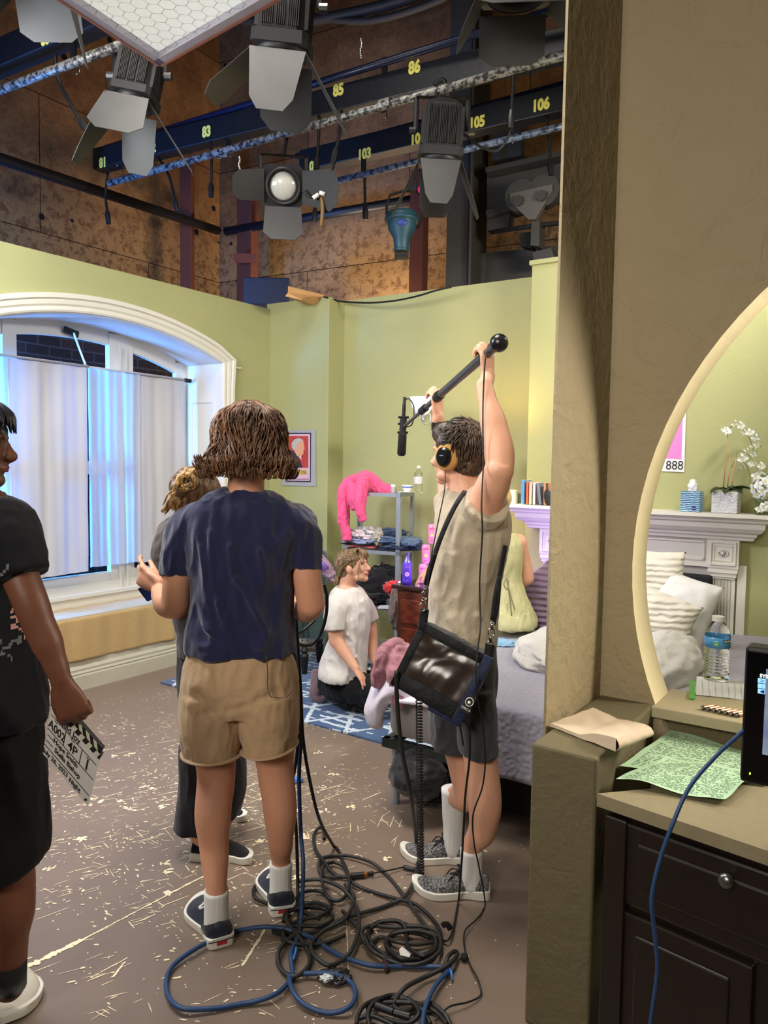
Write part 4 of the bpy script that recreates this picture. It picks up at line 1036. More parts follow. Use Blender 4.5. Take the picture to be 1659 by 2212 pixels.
for k, z in enumerate((.60, .40, .20)):
    dr = obj('drawer', MB().box(NS(.26, .012, z), (.42, .022, .17), MN, bev=.006), M_mahog, t0)
    obj('knob', MB().ball(NS(.26, -.01, z), .014), M_black, dr, smooth=True)
obj('base', MB().box(NS(.26, .24, .05), (.52, .46, .10), MN, bev=.01), M_mahogd, t0)
M_towel = fabric('taupe_towel', (120, 104, 96), fs=.6)
cloth_lump('taupe_cloth', P(856, 1312, 5.45), (.045, .05, .14), M_towel, 'taupe cloth hanging from the nightstand corner', 'cloth', seed=61, amp=.3)
# cans (pyramid)
t = NT('pink_can_print'); c3 = t.n('ShaderNodeTexCoord').outputs['Object']; t.p(col=t.mix(t.noise(40, 2), (236, 130, 178), (246, 156, 196)), rough=.35, metal=.2); M_can = t.m
M_alu = mat('brushed_aluminium', (200, 204, 214), .25, .9, var=0)
M_petal = mat('can_petal', (250, 206, 214), .4, var=0); M_sun = mat('can_sun', (246, 202, 70), .4, var=0); M_mag = mat('can_ink', (196, 50, 130), .4, var=0)
def can(c, label, body=None, r=.030, h=.135, ink=None, grp='pink drink cans stacked by the boom operator'):
    c = V(c); t1 = thing('drink_can', c, label, 'can', grp)
    obj('body', MB().lathe([(.001, .002), (r * .8, 0), (r, .012), (r, h - .014), (r * .86, h)], c, 24), body or M_can, t1, smooth='auto')
    obj('lid', MB().lathe([(r * .86, h), (r * .88, h + .003), (r * .8, h + .003), (.001, h - .001)], c, 24), M_alu, t1, smooth='auto')
    f = V((-c.x, -c.y, 0)).normalized(); x = V((-f.y, f.x, 0)); x = x if x.x > 0 else -x
    def wrap(u, z, e=.0006): a_ = u / r; return c + f * ((r + e) * cos(a_)) + x * ((r + e) * sin(a_)) + V((0, 0, z))
    mb = MB(); zc = h * .45
    for k in range(9):
        a_ = 2 * pi * k / 9; cu, cz = .012 * cos(a_), .012 * sin(a_)
        mb.add([wrap(cu + .005 * cos(q), zc + cz + .005 * sin(q), .0008) for q in [j * pi / 4 for j in range(8)]], [list(range(8))])
    obj('flower_print', mb, ink or M_mag, t1, fix=False)
    mb = MB()
    for k in range(9):
        a_ = 2 * pi * k / 9; cu, cz = .0115 * cos(a_), .0115 * sin(a_)
        mb.add([wrap(cu + .0038 * cos(q), zc + cz + .0038 * sin(q), .0012) for q in [j * pi / 4 for j in range(8)]], [list(range(8))])
    obj('petal_print', mb, M_petal, t1, fix=False)
    mb = MB(); mb.add([wrap(.009 * cos(q), zc + .009 * sin(q), .0016) for q in [j * pi / 8 for j in range(16)]], [list(range(16))]); obj('centre_print', mb, M_sun if not ink else ink, t1, fix=False)
    mb = MB()
    for k in range(7):  # arched word of upright strokes
        u = (k - 3) * .006; zz = h * .80 - abs(k - 3) ** 2 * .0007
        for s_ in (0, .003):
            mb.add([wrap(u + s_, zz - .007, .0012), wrap(u + s_ + .0013, zz - .007, .0012), wrap(u + s_ + .0013, zz + .006, .0012), wrap(u + s_, zz + .006, .0012)], [(0, 1, 2, 3)])
    for k in range(4): mb.add([wrap((k - 1.7) * .005, .018, .0012), wrap((k - 1.7) * .005 + .0025, .018, .0012), wrap((k - 1.7) * .005 + .0025, .026, .0012), wrap((k - 1.7) * .005, .026, .0012)], [(0, 1, 2, 3)])
    obj('word_print', mb, ink or M_mag, t1, fix=False); return t1
cb_ = P(917, 1262, 5.3); cY = 5.35
def canat(px, zb, label, dy=0): p = P(px, 1200, cY + dy); can((p.x, p.y, zb), label)
canat(914, .782, 'pink can standing on the nightstand under the woman’s hand'); canat(936, .782, 'pink can on the nightstand, hidden mostly by the strap', .03)
canat(920, .920, 'upright pink can in the second row, half behind the strap', .0); canat(932, 1.06, 'topmost pink can of the stack', .02)
canat(919, 1.06 - .002, 'pink can left of the topmost can', .0) if False else None
# purple drink bottle
p = P(880, 1200, 5.33); c = V((p.x, p.y, .782)); M_purp = mat('violet_bottle', (92, 66, 206), .35, .2, emit=(60, 40, 220), es=0.0)
t1 = can(c, 'violet aluminium drink bottle glowing beside the cans', M_purp, .034, .15, mat('violet_ink', (190, 120, 230), .4, var=0), grp=None); t1.name = 'drink_bottle'; t1['category'] = 'bottle'
obj('neck', MB().lathe([(.030, .148), (.017, .178), (.016, .20), (.019, .203), (.019, .215), (.001, .217)], c, 24), mat('violet_metal', (130, 120, 190), .3, .8), t1, smooth='auto')
t = NT('fairy_bulb'); t.p(col=(220, 215, 255), emit=(150, 130, 255), es=14); M_bulb = t.m
wire = MB(); pts = []
t1 = thing('fairy_lights', NS(.1, .05, .79), 'string of small violet fairy lights along the nightstand top', 'fairy lights')
rr_ = random.Random(3)
for i in range(12): pts.append(NS(.02 + .045 * i, .02 + .05 * (i % 3) + rr_.random() * .03, .788))
obj('wire', MB().tube(pts, .0015, 5), M_black, t1)
for p in pts: obj('bulb', MB().ball(p + V((0, 0, .005)), .0065, nu=8, nv=6), M_bulb, t1, smooth=True)

# ------------------------------------------------------------------ green chair with patterned throw
M_tealv = mat('dark_green_velvet', (30, 58, 54), .7, sheen=.5, var=.2)
cc = Z(665, 1412, 0); cc = V((cc.x, cc.y, 0)) 
t0 = thing('wing_chair', cc, 'dark green upholstered chair with nailhead rows behind the man in navy', 'chair')
def CB(px0, py0, px1, py1, Y, dep, r=.03): 
    a = P(px0, py0, Y); b = P(px1, py1, Y); return MB().box((a + b) / 2 + V((0, dep / 2, 0)), (abs(b.x - a.x), dep, abs(b.z - a.z)), bev=r)
obj('backrest', CB(560, 1185, 705, 1300, 6.02, .12, .05), M_tealv, t0, smooth='auto')
obj('seat', CB(575, 1330, 690, 1378, 5.75, .45, .03), M_tealv, t0, smooth='auto')
obj('armrest', CB(640, 1285, 706, 1382, 5.72, .10, .03), M_tealv, t0, smooth='auto')
mb = MB()
for px in (653, 664):
    for k in range(9): mb.ball(P(px, 1344 + k * 5, 5.71), .0075, nu=8, nv=6)
obj('nailheads', mb, mat('bronze_nail', (70, 80, 78), .3, .8), t0, smooth=True)
for px, Y in ((658, 5.75), (580, 5.75), (690, 6.1), (600, 6.1)):
    p = P(px, 1385, Y); obj('leg', MB().lathe([(.001, 0), (.018, 0), (.03, .10), (.034, .15), (.02, .17), (.03, .19), (.001, .24)], (p.x, p.y, 0), 16), M_black, t0, smooth='auto')
p = P(684, 1145, 6.25)
o = obj('speaker_panel', MB().box(P(683, 1190, 6.3), (.05, .06, .36), bev=.012), M_blackmatte); tag(o, 'upright black padded panel behind the green chair', 'panel')
t = NT('violet_floral_cloth'); v_ = t.noise(30, 5, .7); t.p(col=t.ramp(v_, [(.38, (60, 40, 52)), (.5, (168, 140, 160)), (.56, (96, 70, 88)), (.66, (212, 190, 204))]).outputs[0], rough=.9); M_floral = t.m
for pts_, rr_, lb_, nm_ in (([P(686, 1205, 5.9), P(700, 1222, 5.88), P(712, 1240, 5.86), P(720, 1252, 5.86)], [(.05, .03), (.05, .04), (.045, .04), (.03, .03)], 'violet floral throw draped over the back of the green chair', 'floral_throw'),
    ([P(640, 1245, 5.6), P(636, 1275, 5.58), P(634, 1302, 5.56)], [(.04, .02), (.07, .03), (.07, .02)], 'violet floral cloth on the green chair seat, beside the navy shirt', 'floral_cloth')):
    mb = MB(); mb.tube(pts_, rr_, 12, sub=4, round_=True)
    me = fuse(mb, .008, 2); displace(me, wrinkle(.012, (16, 16, 16), 3, .9)); o = obj(nm_, me, M_floral, smooth=True); tag(o, lb_, 'throw')
o = obj('purple_ribbon', MB().tube([P(688, 1218, 5.82), P(697, 1222, 5.8), P(701, 1230, 5.8)], (.03, .012), 8), mat('purple_satin', (98, 70, 158), .4), smooth=True); tag(o, 'purple ribbon tied round the floral throw', 'ribbon')

# ------------------------------------------------------------------ fireplace surround
FP = C5 + nB * .0
def F(s, off, z): return C5 + Bd * s + nB * off + V((0, 0, z))
t0 = thing('fireplace_surround', F(.7, 0, 0), 'white carved fireplace surround with fluted pilasters behind the bed', 'fireplace')
FS0, FS1 = .14, 1.43
def fbox(s0, s1, z0, z1, o0, o1, mb): mb.box(F((s0 + s1) / 2, (o0 + o1) / 2, (z0 + z1) / 2), (s1 - s0, abs(o1 - o0), z1 - z0), MBk)
mz = 1.345
prof = [(0, .0), (.235, .0), (.235, -.022), (.215, -.028), (.20, -.04), (.195, -.05), (.17, -.06), (.165, -.09), (.14, -.115), (.115, -.125), (.11, -.14), (.095, -.15), (.09, -.165), (.075, -.17), (0, -.17)]
mb = MB()
def mitre(s, o_, z, end): return F(s + end * o_ * .9, o_, z)
mb.loft([[mitre(FS0, a, mz + z, -1) for a, z in prof], [mitre(FS1, a, mz + z, 1) for a, z in prof]])
obj('mantel_shelf', mb, M_white, t0)
mb = MB(); fbox(FS0, FS1, 1.02, 1.18, 0, .05, mb)
for z in (1.045, 1.155): fbox(FS0 + .2, FS1 - .2, z - .006, z + .006, .05, .062, mb)
fbox(FS0 + .2, FS0 + .212, 1.04, 1.16, .05, .062, mb); fbox(FS1 - .212, FS1 - .2, 1.04, 1.16, .05, .062, mb)
fbox(FS0, FS1, 1.0, 1.02, 0, .062, mb)
obj('frieze', mb, M_white, t0)
for s in (FS0 + .09, FS1 - .09):
    mb = MB(); fbox(s - .09, s + .09, 1.0, 1.18, 0, .075, mb)
    for a, b, c_, d in ((-.075, .075, 1.155, 1.165), (-.075, .075, 1.02, 1.03), (-.075, -.065, 1.03, 1.155), (.065, .075, 1.03, 1.155)): fbox(s + a, s + b, c_, d, .075, .086, mb)
    for a, b, c_, d in ((-.055, .055, 1.135, 1.142), (-.055, .055, 1.045, 1.052), (-.055, -.048, 1.05, 1.14), (.048, .055, 1.05, 1.14)): fbox(s + a, s + b, c_, d, .075, .081, mb)
    cap_ = obj('capital_block', mb, M_white, t0)
    mb = MB(); cm = F(s, .078, 1.093)
    mb.lathe([(.018, .006), (.001, .010)], cm, 14, frame(Bd, V((0, 0, 1)), nB))
    for k in range(14):
        a_ = 2 * pi * k / 14; mb.ball(cm + Bd * .028 * cos(a_) + V((0, 0, .017 * sin(a_))) + nB * .001, .0065, nu=8, nv=5)
    mb.ball(cm, (.012, .012, .009)); obj('rosette', mb, M_white, cap_, smooth=True)
    mb = MB(); fbox(s - .085, s + .085, .97, 1.0, 0, .07, mb); fbox(s - .078, s + .078, .945, .97, 0, .06, mb); fbox(s - .07, s + .07, .93, .945, 0, .05, mb); obj('necking', mb, M_white, t0)
    mb = MB(); fbox(s - .07, s + .07, 0, .93, 0, .03, mb)
    for k in range(-2, 3): mb.tube([F(s + k * .019, .032, .12), F(s + k * .019, .032, .92)], (.008, .008), 8, sub=1)
    fbox(s - .07, s - .052, 0, .93, .03, .042, mb); fbox(s + .052, s + .07, 0, .93, .03, .042, mb)
    obj('pilaster', mb, M_white, t0)
mb = MB(); fbox(FS0 + .17, FS1 - .17, .0, 1.0, 0, .02, mb); fbox(FS1 - .01, FS1 + .04, 0, 1.02, 0, .03, mb); obj('back_panel', mb, M_white, t0)
# things on the mantel
zt = mz + .001
def mt_(s, o_): return F(s, o_, zt)
def ms(px, o_): # mantel position under a pixel column
    q = PL(px, 1100, C5 + nB * o_, nB); return (q - C5).dot(Bd)
s0 = ms(1110, .12)
lathe_thing('pillar_candle', mt_(s0, .14), [(.001, 0), (.034, 0), (.034, .092), (.028, .095), (.001, .09)], mat('ivory_wax', (226, 220, 200), .5, sss=.2, var=0), 'ivory pillar candle on the left end of the mantel', 'candle')
lathe_thing('glass_tumbler', mt_(ms(1122, .06), .07), [(.001, 0), (.025, 0), (.03, .07), (.028, .07), (.023, .004), (.001, .004)], mat('smoky_green', (120, 124, 92), .2, coat=.3), 'small olive tumbler between the candle and the books', 'tumbler')
bks = [(1136, .023, .165, .13, (86, 142, 186), 0, 'pale blue tall book at the left of the mantel row'), (1145, .016, .155, .12, (206, 96, 60), 0, 'orange book second from the left on the mantel'), (1152, .018, .150, .12, (216, 196, 170), 0, 'cream book in the middle of the mantel row'), (1160, .016, .150, .12, (232, 228, 218), 0, 'white book beside the cream one'),
       (1168, .012, .145, .12, (70, 62, 60), -.06, 'thin dark book leaning beside the white book'), (1174, .020, .15, .12, (120, 126, 140), -.16, 'slate blue book leaning left on the mantel'), (1184, .022, .15, .12, (196, 136, 96), -.02, 'tan book at the right end of the mantel row')]
for px, th, h, dp, col, tl, lb in bks:
    s = ms(px, .13); c = mt_(s, .13)
    Mx = frame((Bd * cos(tl) - V((0, 0, 1)) * sin(tl)).normalized(), -nB, (V((0, 0, 1)) * cos(tl) + Bd * sin(tl)).normalized())
    t1 = thing('book', c, lb, 'book', 'books on the mantel')
    up = V((Mx[0][2], Mx[1][2], Mx[2][2]))
    obj('cover', MB().box(c + up * (h / 2 + .002), (th, dp, h), Mx, bev=.002), mat('book_%d' % px, col, .5, var=.1, vs=40), t1)
    obj('pages', MB().box(c + up * (h / 2 + .004) - nB * .004, (th * .78, dp * .98, h - .002), Mx), mat('paper_edge', (214, 206, 188), .8), t1)
c = mt_(ms(1182, .24), .215)
o = obj('hair_brush', MB().loft([[c + Bd * (w_ * cos(q)) + nB * .006 * sin(q) + V((0, 0, z_)) + Bd * z_ * -.12 for q in [j * pi / 6 for j in range(12)]] for w_, z_ in ((.012, .0), (.026, .02), (.03, .06), (.026, .09), (.010, .11), (.008, .15))]), mat('dark_green_plastic', (34, 42, 38), .4), smooth=True); tag(o, 'dark green paddle brush leaning on the mantel books', 'brush')
# tissue box
s = ms(1494, .13); c = mt_(s, .13); Mx = frame(Bd, -nB, V((0, 0, 1)))
Mt = frame((Bd * .92 + nB * -.39), (-nB * .92 - Bd * .39) * -1 * -1, V((0, 0, 1)))
t = NT('wave_print'); wv = t.n('ShaderNodeTexWave', {'Vector': t.co((1, 1, 1)), 'Scale': 28, 'Distortion': 3.2, 'Detail': 1, 'Detail Scale': 1.6}, bands_direction='Z'); t.p(col=t.ramp(wv.outputs[1], [(.32, (38, 74, 122)), (.5, (112, 166, 206)), (.7, (176, 212, 232))]).outputs[0], rough=.35); M_wave = t.m
t1 = thing('tissue_box', c, 'blue wave-patterned tissue box on the mantel', 'tissue box')
obj('carton', MB().box(c + V((0, 0, .063)), (.112, .112, .125), Mx, bev=.002), M_wave, t1)
cloth_lump('x', c + V((0, 0, .150)), (.024, .016, .045), fabric('tissue', (236, 236, 238), fs=.2), 'x', seed=70, amp=.3); tis = bpy.data.objects['x']; tis.name = 'tissue'; 
for k in ('label', 'category'): del tis[k]
tis.parent = t1; tis.matrix_parent_inverse = t1.matrix_basis.inverted()
cl_ = c + nB * .0565 + Bd * .025 + V((0, 0, .022))
obj('round_logo', MB().lathe([(.014, 0), (.014, .0006), (.001, .0008)], cl_, 20, frame(Bd, V((0, 0, 1)), nB)), mat('logo_navy', (38, 36, 120), .4, var=0), t1)
text('Kleenex', .0065, frame(Bd, V((0, 0, 1)), nB, cl_ + nB * .001), M_wplastic, t1, 'lettering', .0002)
# white cube planter with orchids
s = ms(1568, .13); c = mt_(s, .12)
t = NT('pebbled_white_ceramic'); vo = t.n('ShaderNodeTexVoronoi', {'Vector': t.co(), 'Scale': 85}); t.p(col=(206, 206, 212), rough=.3, coat=.4); t.bump(t.math('SUBTRACT', 1.0, vo.outputs[0]), .9, .006); M_peb = t.m
t1 = thing('potted_orchid', c, 'white orchid in a pebbled white cube pot on the mantel', 'orchid')
obj('pot', MB().box(c + V((0, 0, .065)), (.145, .145, .13), Mx, bev=.006), M_peb, t1)
M_leaf = mat('orchid_leaf', (34, 58, 30), .4, var=.2); M_stem = mat('orchid_stem', (96, 116, 54), .6); M_bamb = mat('bamboo_stake', (190, 150, 100), .6, var=.2, vs=30)
M_petalw = mat('white_petal', (236, 236, 232), .5, sss=.15, var=.03); M_throat = mat('petal_throat', (220, 210, 110), .5)
def leaf(base, d, L, w, mt, par, name='leaf', droop=.6):
    d = V(d).normalized(); sd = d.cross(V((0, 0, 1))).normalized(); rows = []
    mb = MB()
    def fn(u, v):
        t_ = v; ww = w * sin(pi * min(1, t_ * .92 + .08)) ** .6; cpos = base + d * L * t_ + V((0, 0, 1)) * (L * .5 * t_ - droop * L * t_ * t_)
        return cpos + sd * ww * (u - .5) + V((0, 0, .25 * ww * abs(u - .5) * 2))
    mb.grid(fn, 6, 12); return obj(name, mb, mt, par, smooth=True, solid=.003)
top_ = c + V((0, 0, .13))
for d, L in (((-.9, -.35, 0), .13), ((.5, -.75, 0), .10), ((.85, -.45, .1), .16), ((-.4, -.7, 0), .12), ((.6, .2, .1), .12)): leaf(top_, d, L, .05, M_leaf, t1)
pY = top_.y
def oP(x, y, dY=0): return PL(x, y, C5 + nB * (.13 - dY), nB)
for a, b in (((1562, 1060), (1573, 925)), ((1571, 1055), (1578, 988)), ((1578, 1066), (1590, 988))):
    obj('stake', MB().tube([oP(*a), oP(*b)], .0035, 8, sub=1), M_bamb, t1, smooth=True)
arch1 = [(1572, 1040), (1573, 960), (1576, 925), (1585, 920), (1600, 926), (1614, 938), (1622, 955), (1628, 975), (1636, 960)]
arch2 = [(1588, 1000), (1592, 980), (1601, 974), (1615, 982), (1628, 998), (1638, 1015), (1645, 1035)]
arch3 = [(1580, 1010), (1590, 994), (1604, 998), (1615, 1010), (1620, 1030), (1620, 1045)]
for ar in (arch1[2:-1], arch2, arch3): obj('flower_stem', MB().tube([oP(*q) for q in ar], .0022, 6), M_stem, t1, smooth=True)
def flower(c, r, nrm, par, rot=0, name='flower'):
    nrm = V(nrm).normalized(); M = look(nrm, (.1, 0, 1)); X = V((M[0][0], M[1][0], M[2][0])); Zz = V((M[0][2], M[1][2], M[2][2]))
    mb = MB()
    for k, (an, w, L) in enumerate(((0, .95, 1), (pi, .95, 1), (pi / 2, .6, .95), (pi * 1.25 + .2, .6, .9), (pi * 1.75 - .2, .6, .9))):
        an += rot; d = X * cos(an) + Zz * sin(an); s_ = d.cross(nrm)
        def fn(u, v, d=d, s_=s_, w=w, L=L):
            ww = r * w * sin(pi * (.06 + .9 * v)) ** .7; return c + d * r * L * v + s_ * ww * (u - .5) + nrm * (r * .25 * sin(v * pi) + r * .12 * (abs(u - .5) * 2) ** 2)
        mb.grid(fn, 5, 6)
    f_ = obj(name, mb, M_petalw, par, smooth=True)
    obj('throat', MB().ball(c + nrm * r * .2 - Zz * r * .12, (r * .16, r * .16, r * .2), nu=8, nv=6), M_throat, f_, smooth=True); return f_
rf = random.Random(11)
for x, y, r in [(1570, 932, .034), (1563, 927, .02), (1586, 915, .028), (1600, 920, .034), (1606, 935, .026), (1620, 934, .03), (1632, 945, .03), (1634, 962, .028), (1624, 963, .02), (1612, 975, .03), (1604, 990, .036), (1624, 1002, .03), (1604, 1008, .026), (1628, 982, .024), (1644, 1007, .032), (1632, 1030, .03), (1640, 1020, .024), (1647, 1025, .022)]:
    flower(oP(x, y, rf.uniform(-.05, .03)), r * .9, (rf.uniform(-.5, .5), -1, rf.uniform(-.3, .4)), t1, rf.uniform(-.4, .4))
for x, y in ((1650, 1018), (1648, 1026), (1643, 963), (1635, 973)): obj('bud', MB().ball(oP(x, y, -.02), .007, nu=8, nv=6), mat('green_bud', (140, 168, 70), .5), t1, smooth=True)
# white hydrangea in a glass vase at the right end
c = mt_(ms(1652, .13), .12)
t1 = thing('vase_bouquet', c, 'round bunch of white flowers in a clear glass vase at the mantel end', 'bouquet')
obj('vase', MB().lathe([(.001, 0), (.05, 0), (.055, .01), (.055, .10), (.052, .10), (.052, .012), (.001, .012)], c, 24), glass('vase_glass', (230, 240, 225), .03), t1, smooth='auto')
for k in range(34):
    th_ = math.acos(1 - 2 * (k + .5) / 34); ph = k * 2.4
    d = V((sin(th_) * cos(ph), sin(th_) * sin(ph), cos(th_)))
    flower(c + V((0, 0, .155)) + d * .072, .032, d, t1, k)
for k in range(5): flower(c + V((-.06 + .02 * k, -.06, .035 + .012 * (k % 3))), .028, (-.3, -1, .1), t1, k)
# poster 888
t1 = thing('number_poster', F(.7, .01, 1.9), 'white poster with pink field and the number 888 above the mantel', 'poster')
def fq(pts, off, mt, name): return obj(name, MB().prism([PL(x, y, C5 + nB * off, nB) for x, y in pts], nB * .001), mt, t1)
fq([(1340, 878), (1482, 890), (1478, 1020), (1338, 1013)], .006, mat('poster_white', (226, 224, 228), .5, var=0), 'sheet')
fq([(1348, 885), (1475, 897), (1472, 992), (1346, 985)], .008, mat('poster_pink', (228, 122, 190), .4, var=.04), 'pink_field')
text('888', .082, frame(Bd, V((0, 0, 1)), nB, PL(1457, 1006, C5 + nB * .0095, nB)), mat('ink_black', (20, 20, 22), .6, var=0), t1, 'printed_number', .0003, .9)
text('666 777', .07, frame(Bd, V((0, 0, 1)), nB, PL(1395, 1002, C5 + nB * .0095, nB)), mat('ink_black', (20, 20, 22), .6, var=0), t1, 'printed_number', .0003, .9) if False else None
# wall sconce and the warm lamp behind the boom operator
c = P(912, 868, 5.75)
t1 = thing('wall_sconce', c, 'white bowl-shaded wall lamp half hidden behind the raised right hand', 'lamp')
t = NT('lamp_shade_glass'); t.p(col=(236, 236, 244), rough=.4, emit=(240, 240, 255), es=.25)
obj('lamp_shade', MB().lathe([(.02, -.10), (.05, -.085), (.075, -.04), (.092, .035), (.088, .035), (.07, -.035), (.045, -.078), (.001, -.085)], c, 28), t.m, t1, smooth=True)
wq_ = PL(922, 885, C3 + nB * .01, nB)
obj('arm', MB().tube([c + V((0, 0, -.10)), c + V((.02, .02, -.14)), wq_], .008, 8), M_galvp, t1, smooth=True)
obj('neck_ring', MB().tube([c + V((.03 + .035 * cos(q), 0, -.12 + .045 * sin(q))) for q in [i * pi / 6 for i in range(12)]], .004, 6, closed=True), M_galvp, t1, smooth=True)
c = P(1048, 985, 5.45)
t1 = thing('floor_lamp', V((c.x, c.y, 0)), 'glowing warm floor lamp almost hidden behind the boom operator’s head', 'lamp')
t = NT('warm_shade'); t.p(col=(250, 220, 150), emit=(255, 214, 130), es=3.5)
obj('lamp_shade', MB().lathe([(.085, .10), (.11, -.09), (.107, -.09), (.082, .10)], c, 28, cap=False), t.m, t1, smooth=True)
obj('pole', MB().tube([V((c.x, c.y, .02)), V((c.x, c.y, c.z + .02))], .009, 10, sub=1), M_galvp, t1, smooth=True)
obj('base', MB().lathe([(.001, 0), (.12, 0), (.12, .015), (.02, .03), (.001, .03)], (c.x, c.y, 0), 28), M_galvp, t1, smooth='auto')
ld = bpy.data.lights.new('bulb', 'POINT'); ld.energy = 26; ld.color = (1.0, .74, .34); ld.shadow_soft_size = .04; lo = bpy.data.objects.new('bulb_light', ld); COL.objects.link(lo); lo.location = c + V((0, 0, .03))
for q_, pw in ((NS(.25, .1, .86), 2.5), (F(.25, .45, .95), 7)):  # added violet fill lamps; the one by the fireplace has no string
    ld = bpy.data.lights.new('violet_fill', 'POINT'); ld.energy = pw; ld.color = (.42, .26, 1.0); ld.shadow_soft_size = .12; lo = bpy.data.objects.new('violet_fill', ld); COL.objects.link(lo); lo.location = q_

# ------------------------------------------------------------------ bed
bl = Z(824, 1603, .30); bl.z = 0; bdn = Bd; bwd = V((.557, .83, 0)).normalized()
BW, BL = 1.45, 2.05
def BD(u, v, z): return bl + bdn * u + bwd * v + V((0, 0, z))
MBd = frame(bdn, bwd, V((0, 0, 1)))
t0 = thing('bed', BD(BW / 2, BL / 2, 0), 'bed with grey textured quilt on a dark metal base', 'bed')
M_quilt = None
t = NT('grey_pebbled_quilt'); vo = t.n('ShaderNodeTexVoronoi', {'Vector': t.co(), 'Scale': 46}); vo.feature = 'SMOOTH_F1'
t.p(col=t.mix(t.noise(5, 3), (128, 124, 138), (150, 146, 158)), rough=.7, sheen=.3); t.bump(t.math('ADD', vo.outputs[0], t.math('MULTIPLY', t.noise(20, 3), .5)), .55, .010); M_quilt = t.m
M_sheet = fabric('grey_sheet', (148, 142, 142), fs=.7, fold=5)
obj('base_frame', MB().box(BD(BW / 2, .02, .30), (BW, .04, .045), MBd, bev=.004).box(BD(.02, BL / 2, .30), (.04, BL, .045), MBd, bev=.004).box(BD(BW - .02, BL / 2, .30), (.04, BL, .045), MBd, bev=.004).box(BD(BW / 2, BL - .02, .3), (BW, .04, .045), MBd), mat('dark_green_grey_metal', (60, 68, 64), .4, .5), t0)
obj('under_panel', MB().box(BD(BW / 2, .12, .20), (BW - .1, .02, .16), MBd), M_blackmatte, t0) if False else None
obj('mattress', MB().box(BD(BW / 2, BL / 2, .46), (BW - .02, BL - .03, .28), MBd, bev=.06), M_sheet, t0, smooth='auto')
for u, v in ((.05, .05), (BW - .05, .05), (.05, BL - .05), (BW - .05, BL - .05)): obj('leg', MB().tube([BD(u, v, 0), BD(u, v, .29)], .022, 10, sub=1), M_galvp, t0)
# quilt: drapes over the top, the foot and the left side
def qz(u, v): return .615 + .012 * noise.noise((u * 4, v * 4, 1)) 
def quiltf(a, b):
    # a across -0.0..1, b from foot drop to head
    u = -.02 + (BW + .04) * a; d = b * (BL + .30) - .30      # d<0 is drop at foot
    if u < .42: return None
    return None
def quilt(u0, u1, drop, side=0):
    mb = MB()
    def fn(a, b):
        u = u0 + (u1 - u0) * a; d = -drop + (BL + drop - .05) * b
        if d < 0: w_ = .012 * sin(u * 14 + 1) * min(1, -d * 6); return BD(u, -.035 - w_ - .03 * (-d), .60 + d * 1.0)
        e = min(1, d / .08); uu = u
        z = qz(u, d) - (1 - e) ** 2 * .02
        if side and a < .02: z -= .1
        return BD(uu, d - .035 * (1 - e), z)
    mb.grid(fn, 90, 120); return mb
obj('quilt', quilt(.40, BW + .03, .30), M_quilt, t0, smooth=True, solid=.02)
obj('quilt_left', quilt(-.03, .42, .0), M_quilt, t0, smooth=True, solid=.02)
# white quilt corner hanging off the foot corner
M_wquilt = None
t = NT('white_ripple_quilt'); vo = t.n('ShaderNodeTexVoronoi', {'Vector': t.co((1, 1, .6)), 'Scale': 38}); vo.feature = 'SMOOTH_F1'; t.p(col=(206, 198, 214), rough=.8, sheen=.3); t.bump(vo.outputs[0], .6, .01); M_wquilt = t.m
Yb = bl.y - .06
mb = MB()
cols = [[(812, 1462), (800, 1500), (790, 1535), (800, 1566), (822, 1572)], [(830, 1455), (820, 1495), (808, 1530), (816, 1558), (826, 1566)], [(850, 1450), (845, 1490), (832, 1508), (836, 1522), (826, 1520)], [(880, 1450), (880, 1490), (878, 1505), (876, 1514), (876, 1516)], [(925, 1440), (925, 1480), (926, 1505), (926, 1522), (926, 1526)]]
gridp = [[P(x, y, Yb + .03 * sin(i * 2 + j) - .10 * i * .5 + (.05 if j == 0 else 0)) for j, (x, y) in enumerate(c_)] for i, c_ in enumerate(cols)]
cv = [catmull(c_, 6) for c_ in gridp]; rows = [catmull([cv[i][j] for i in range(len(cv))], 8) for j in range(len(cv[0]))]
nv_, nu_ = len(rows), len(rows[0]); mb.add([p for r_ in rows for p in r_], [(j * nu_ + i, j * nu_ + i + 1, (j + 1) * nu_ + i + 1, (j + 1) * nu_ + i) for j in range(nv_ - 1) for i in range(nu_ - 1)])
o = obj('white_coverlet', mb, M_wquilt, smooth=True, solid=.018); tag(o, 'white ripple-stitched coverlet corner hanging off the foot of the bed', 'coverlet')
M_rose = fabric('dusty_rose_knit', (158, 108, 118), fs=.6, fold=24)
mb = MB(); bY = bl.y - .10
mb.tube([P(868, 1408, bY + .1), P(840, 1425, bY + .03), P(826, 1450, bY), P(815, 1472, bY)], [(.07, .04), (.08, .05), (.06, .04), (.03, .03)], 14, sub=5, round_=True)
mb.tube([P(862, 1418, bY + .03), P(855, 1450, bY - .03), P(858, 1490, bY - .05), P(862, 1522, bY - .05)], [(.06, .04), (.06, .04), (.045, .03), (.035, .02)], 14, sub=5, round_=True)
mb.tube([P(880, 1412, bY + .1), P(872, 1440, bY), P(876, 1480, bY - .04)], [(.07, .04), (.06, .04), (.04, .03)], 14, sub=5, round_=True)
me = fuse(mb, .006, 3); displace(me, wrinkle(.010, (12, 12, 5), 14, 1.0)); o = obj('rose_cardigan', me, M_rose, smooth=True); tag(o, 'dusty rose cardigan draped over the bed corner', 'cardigan')
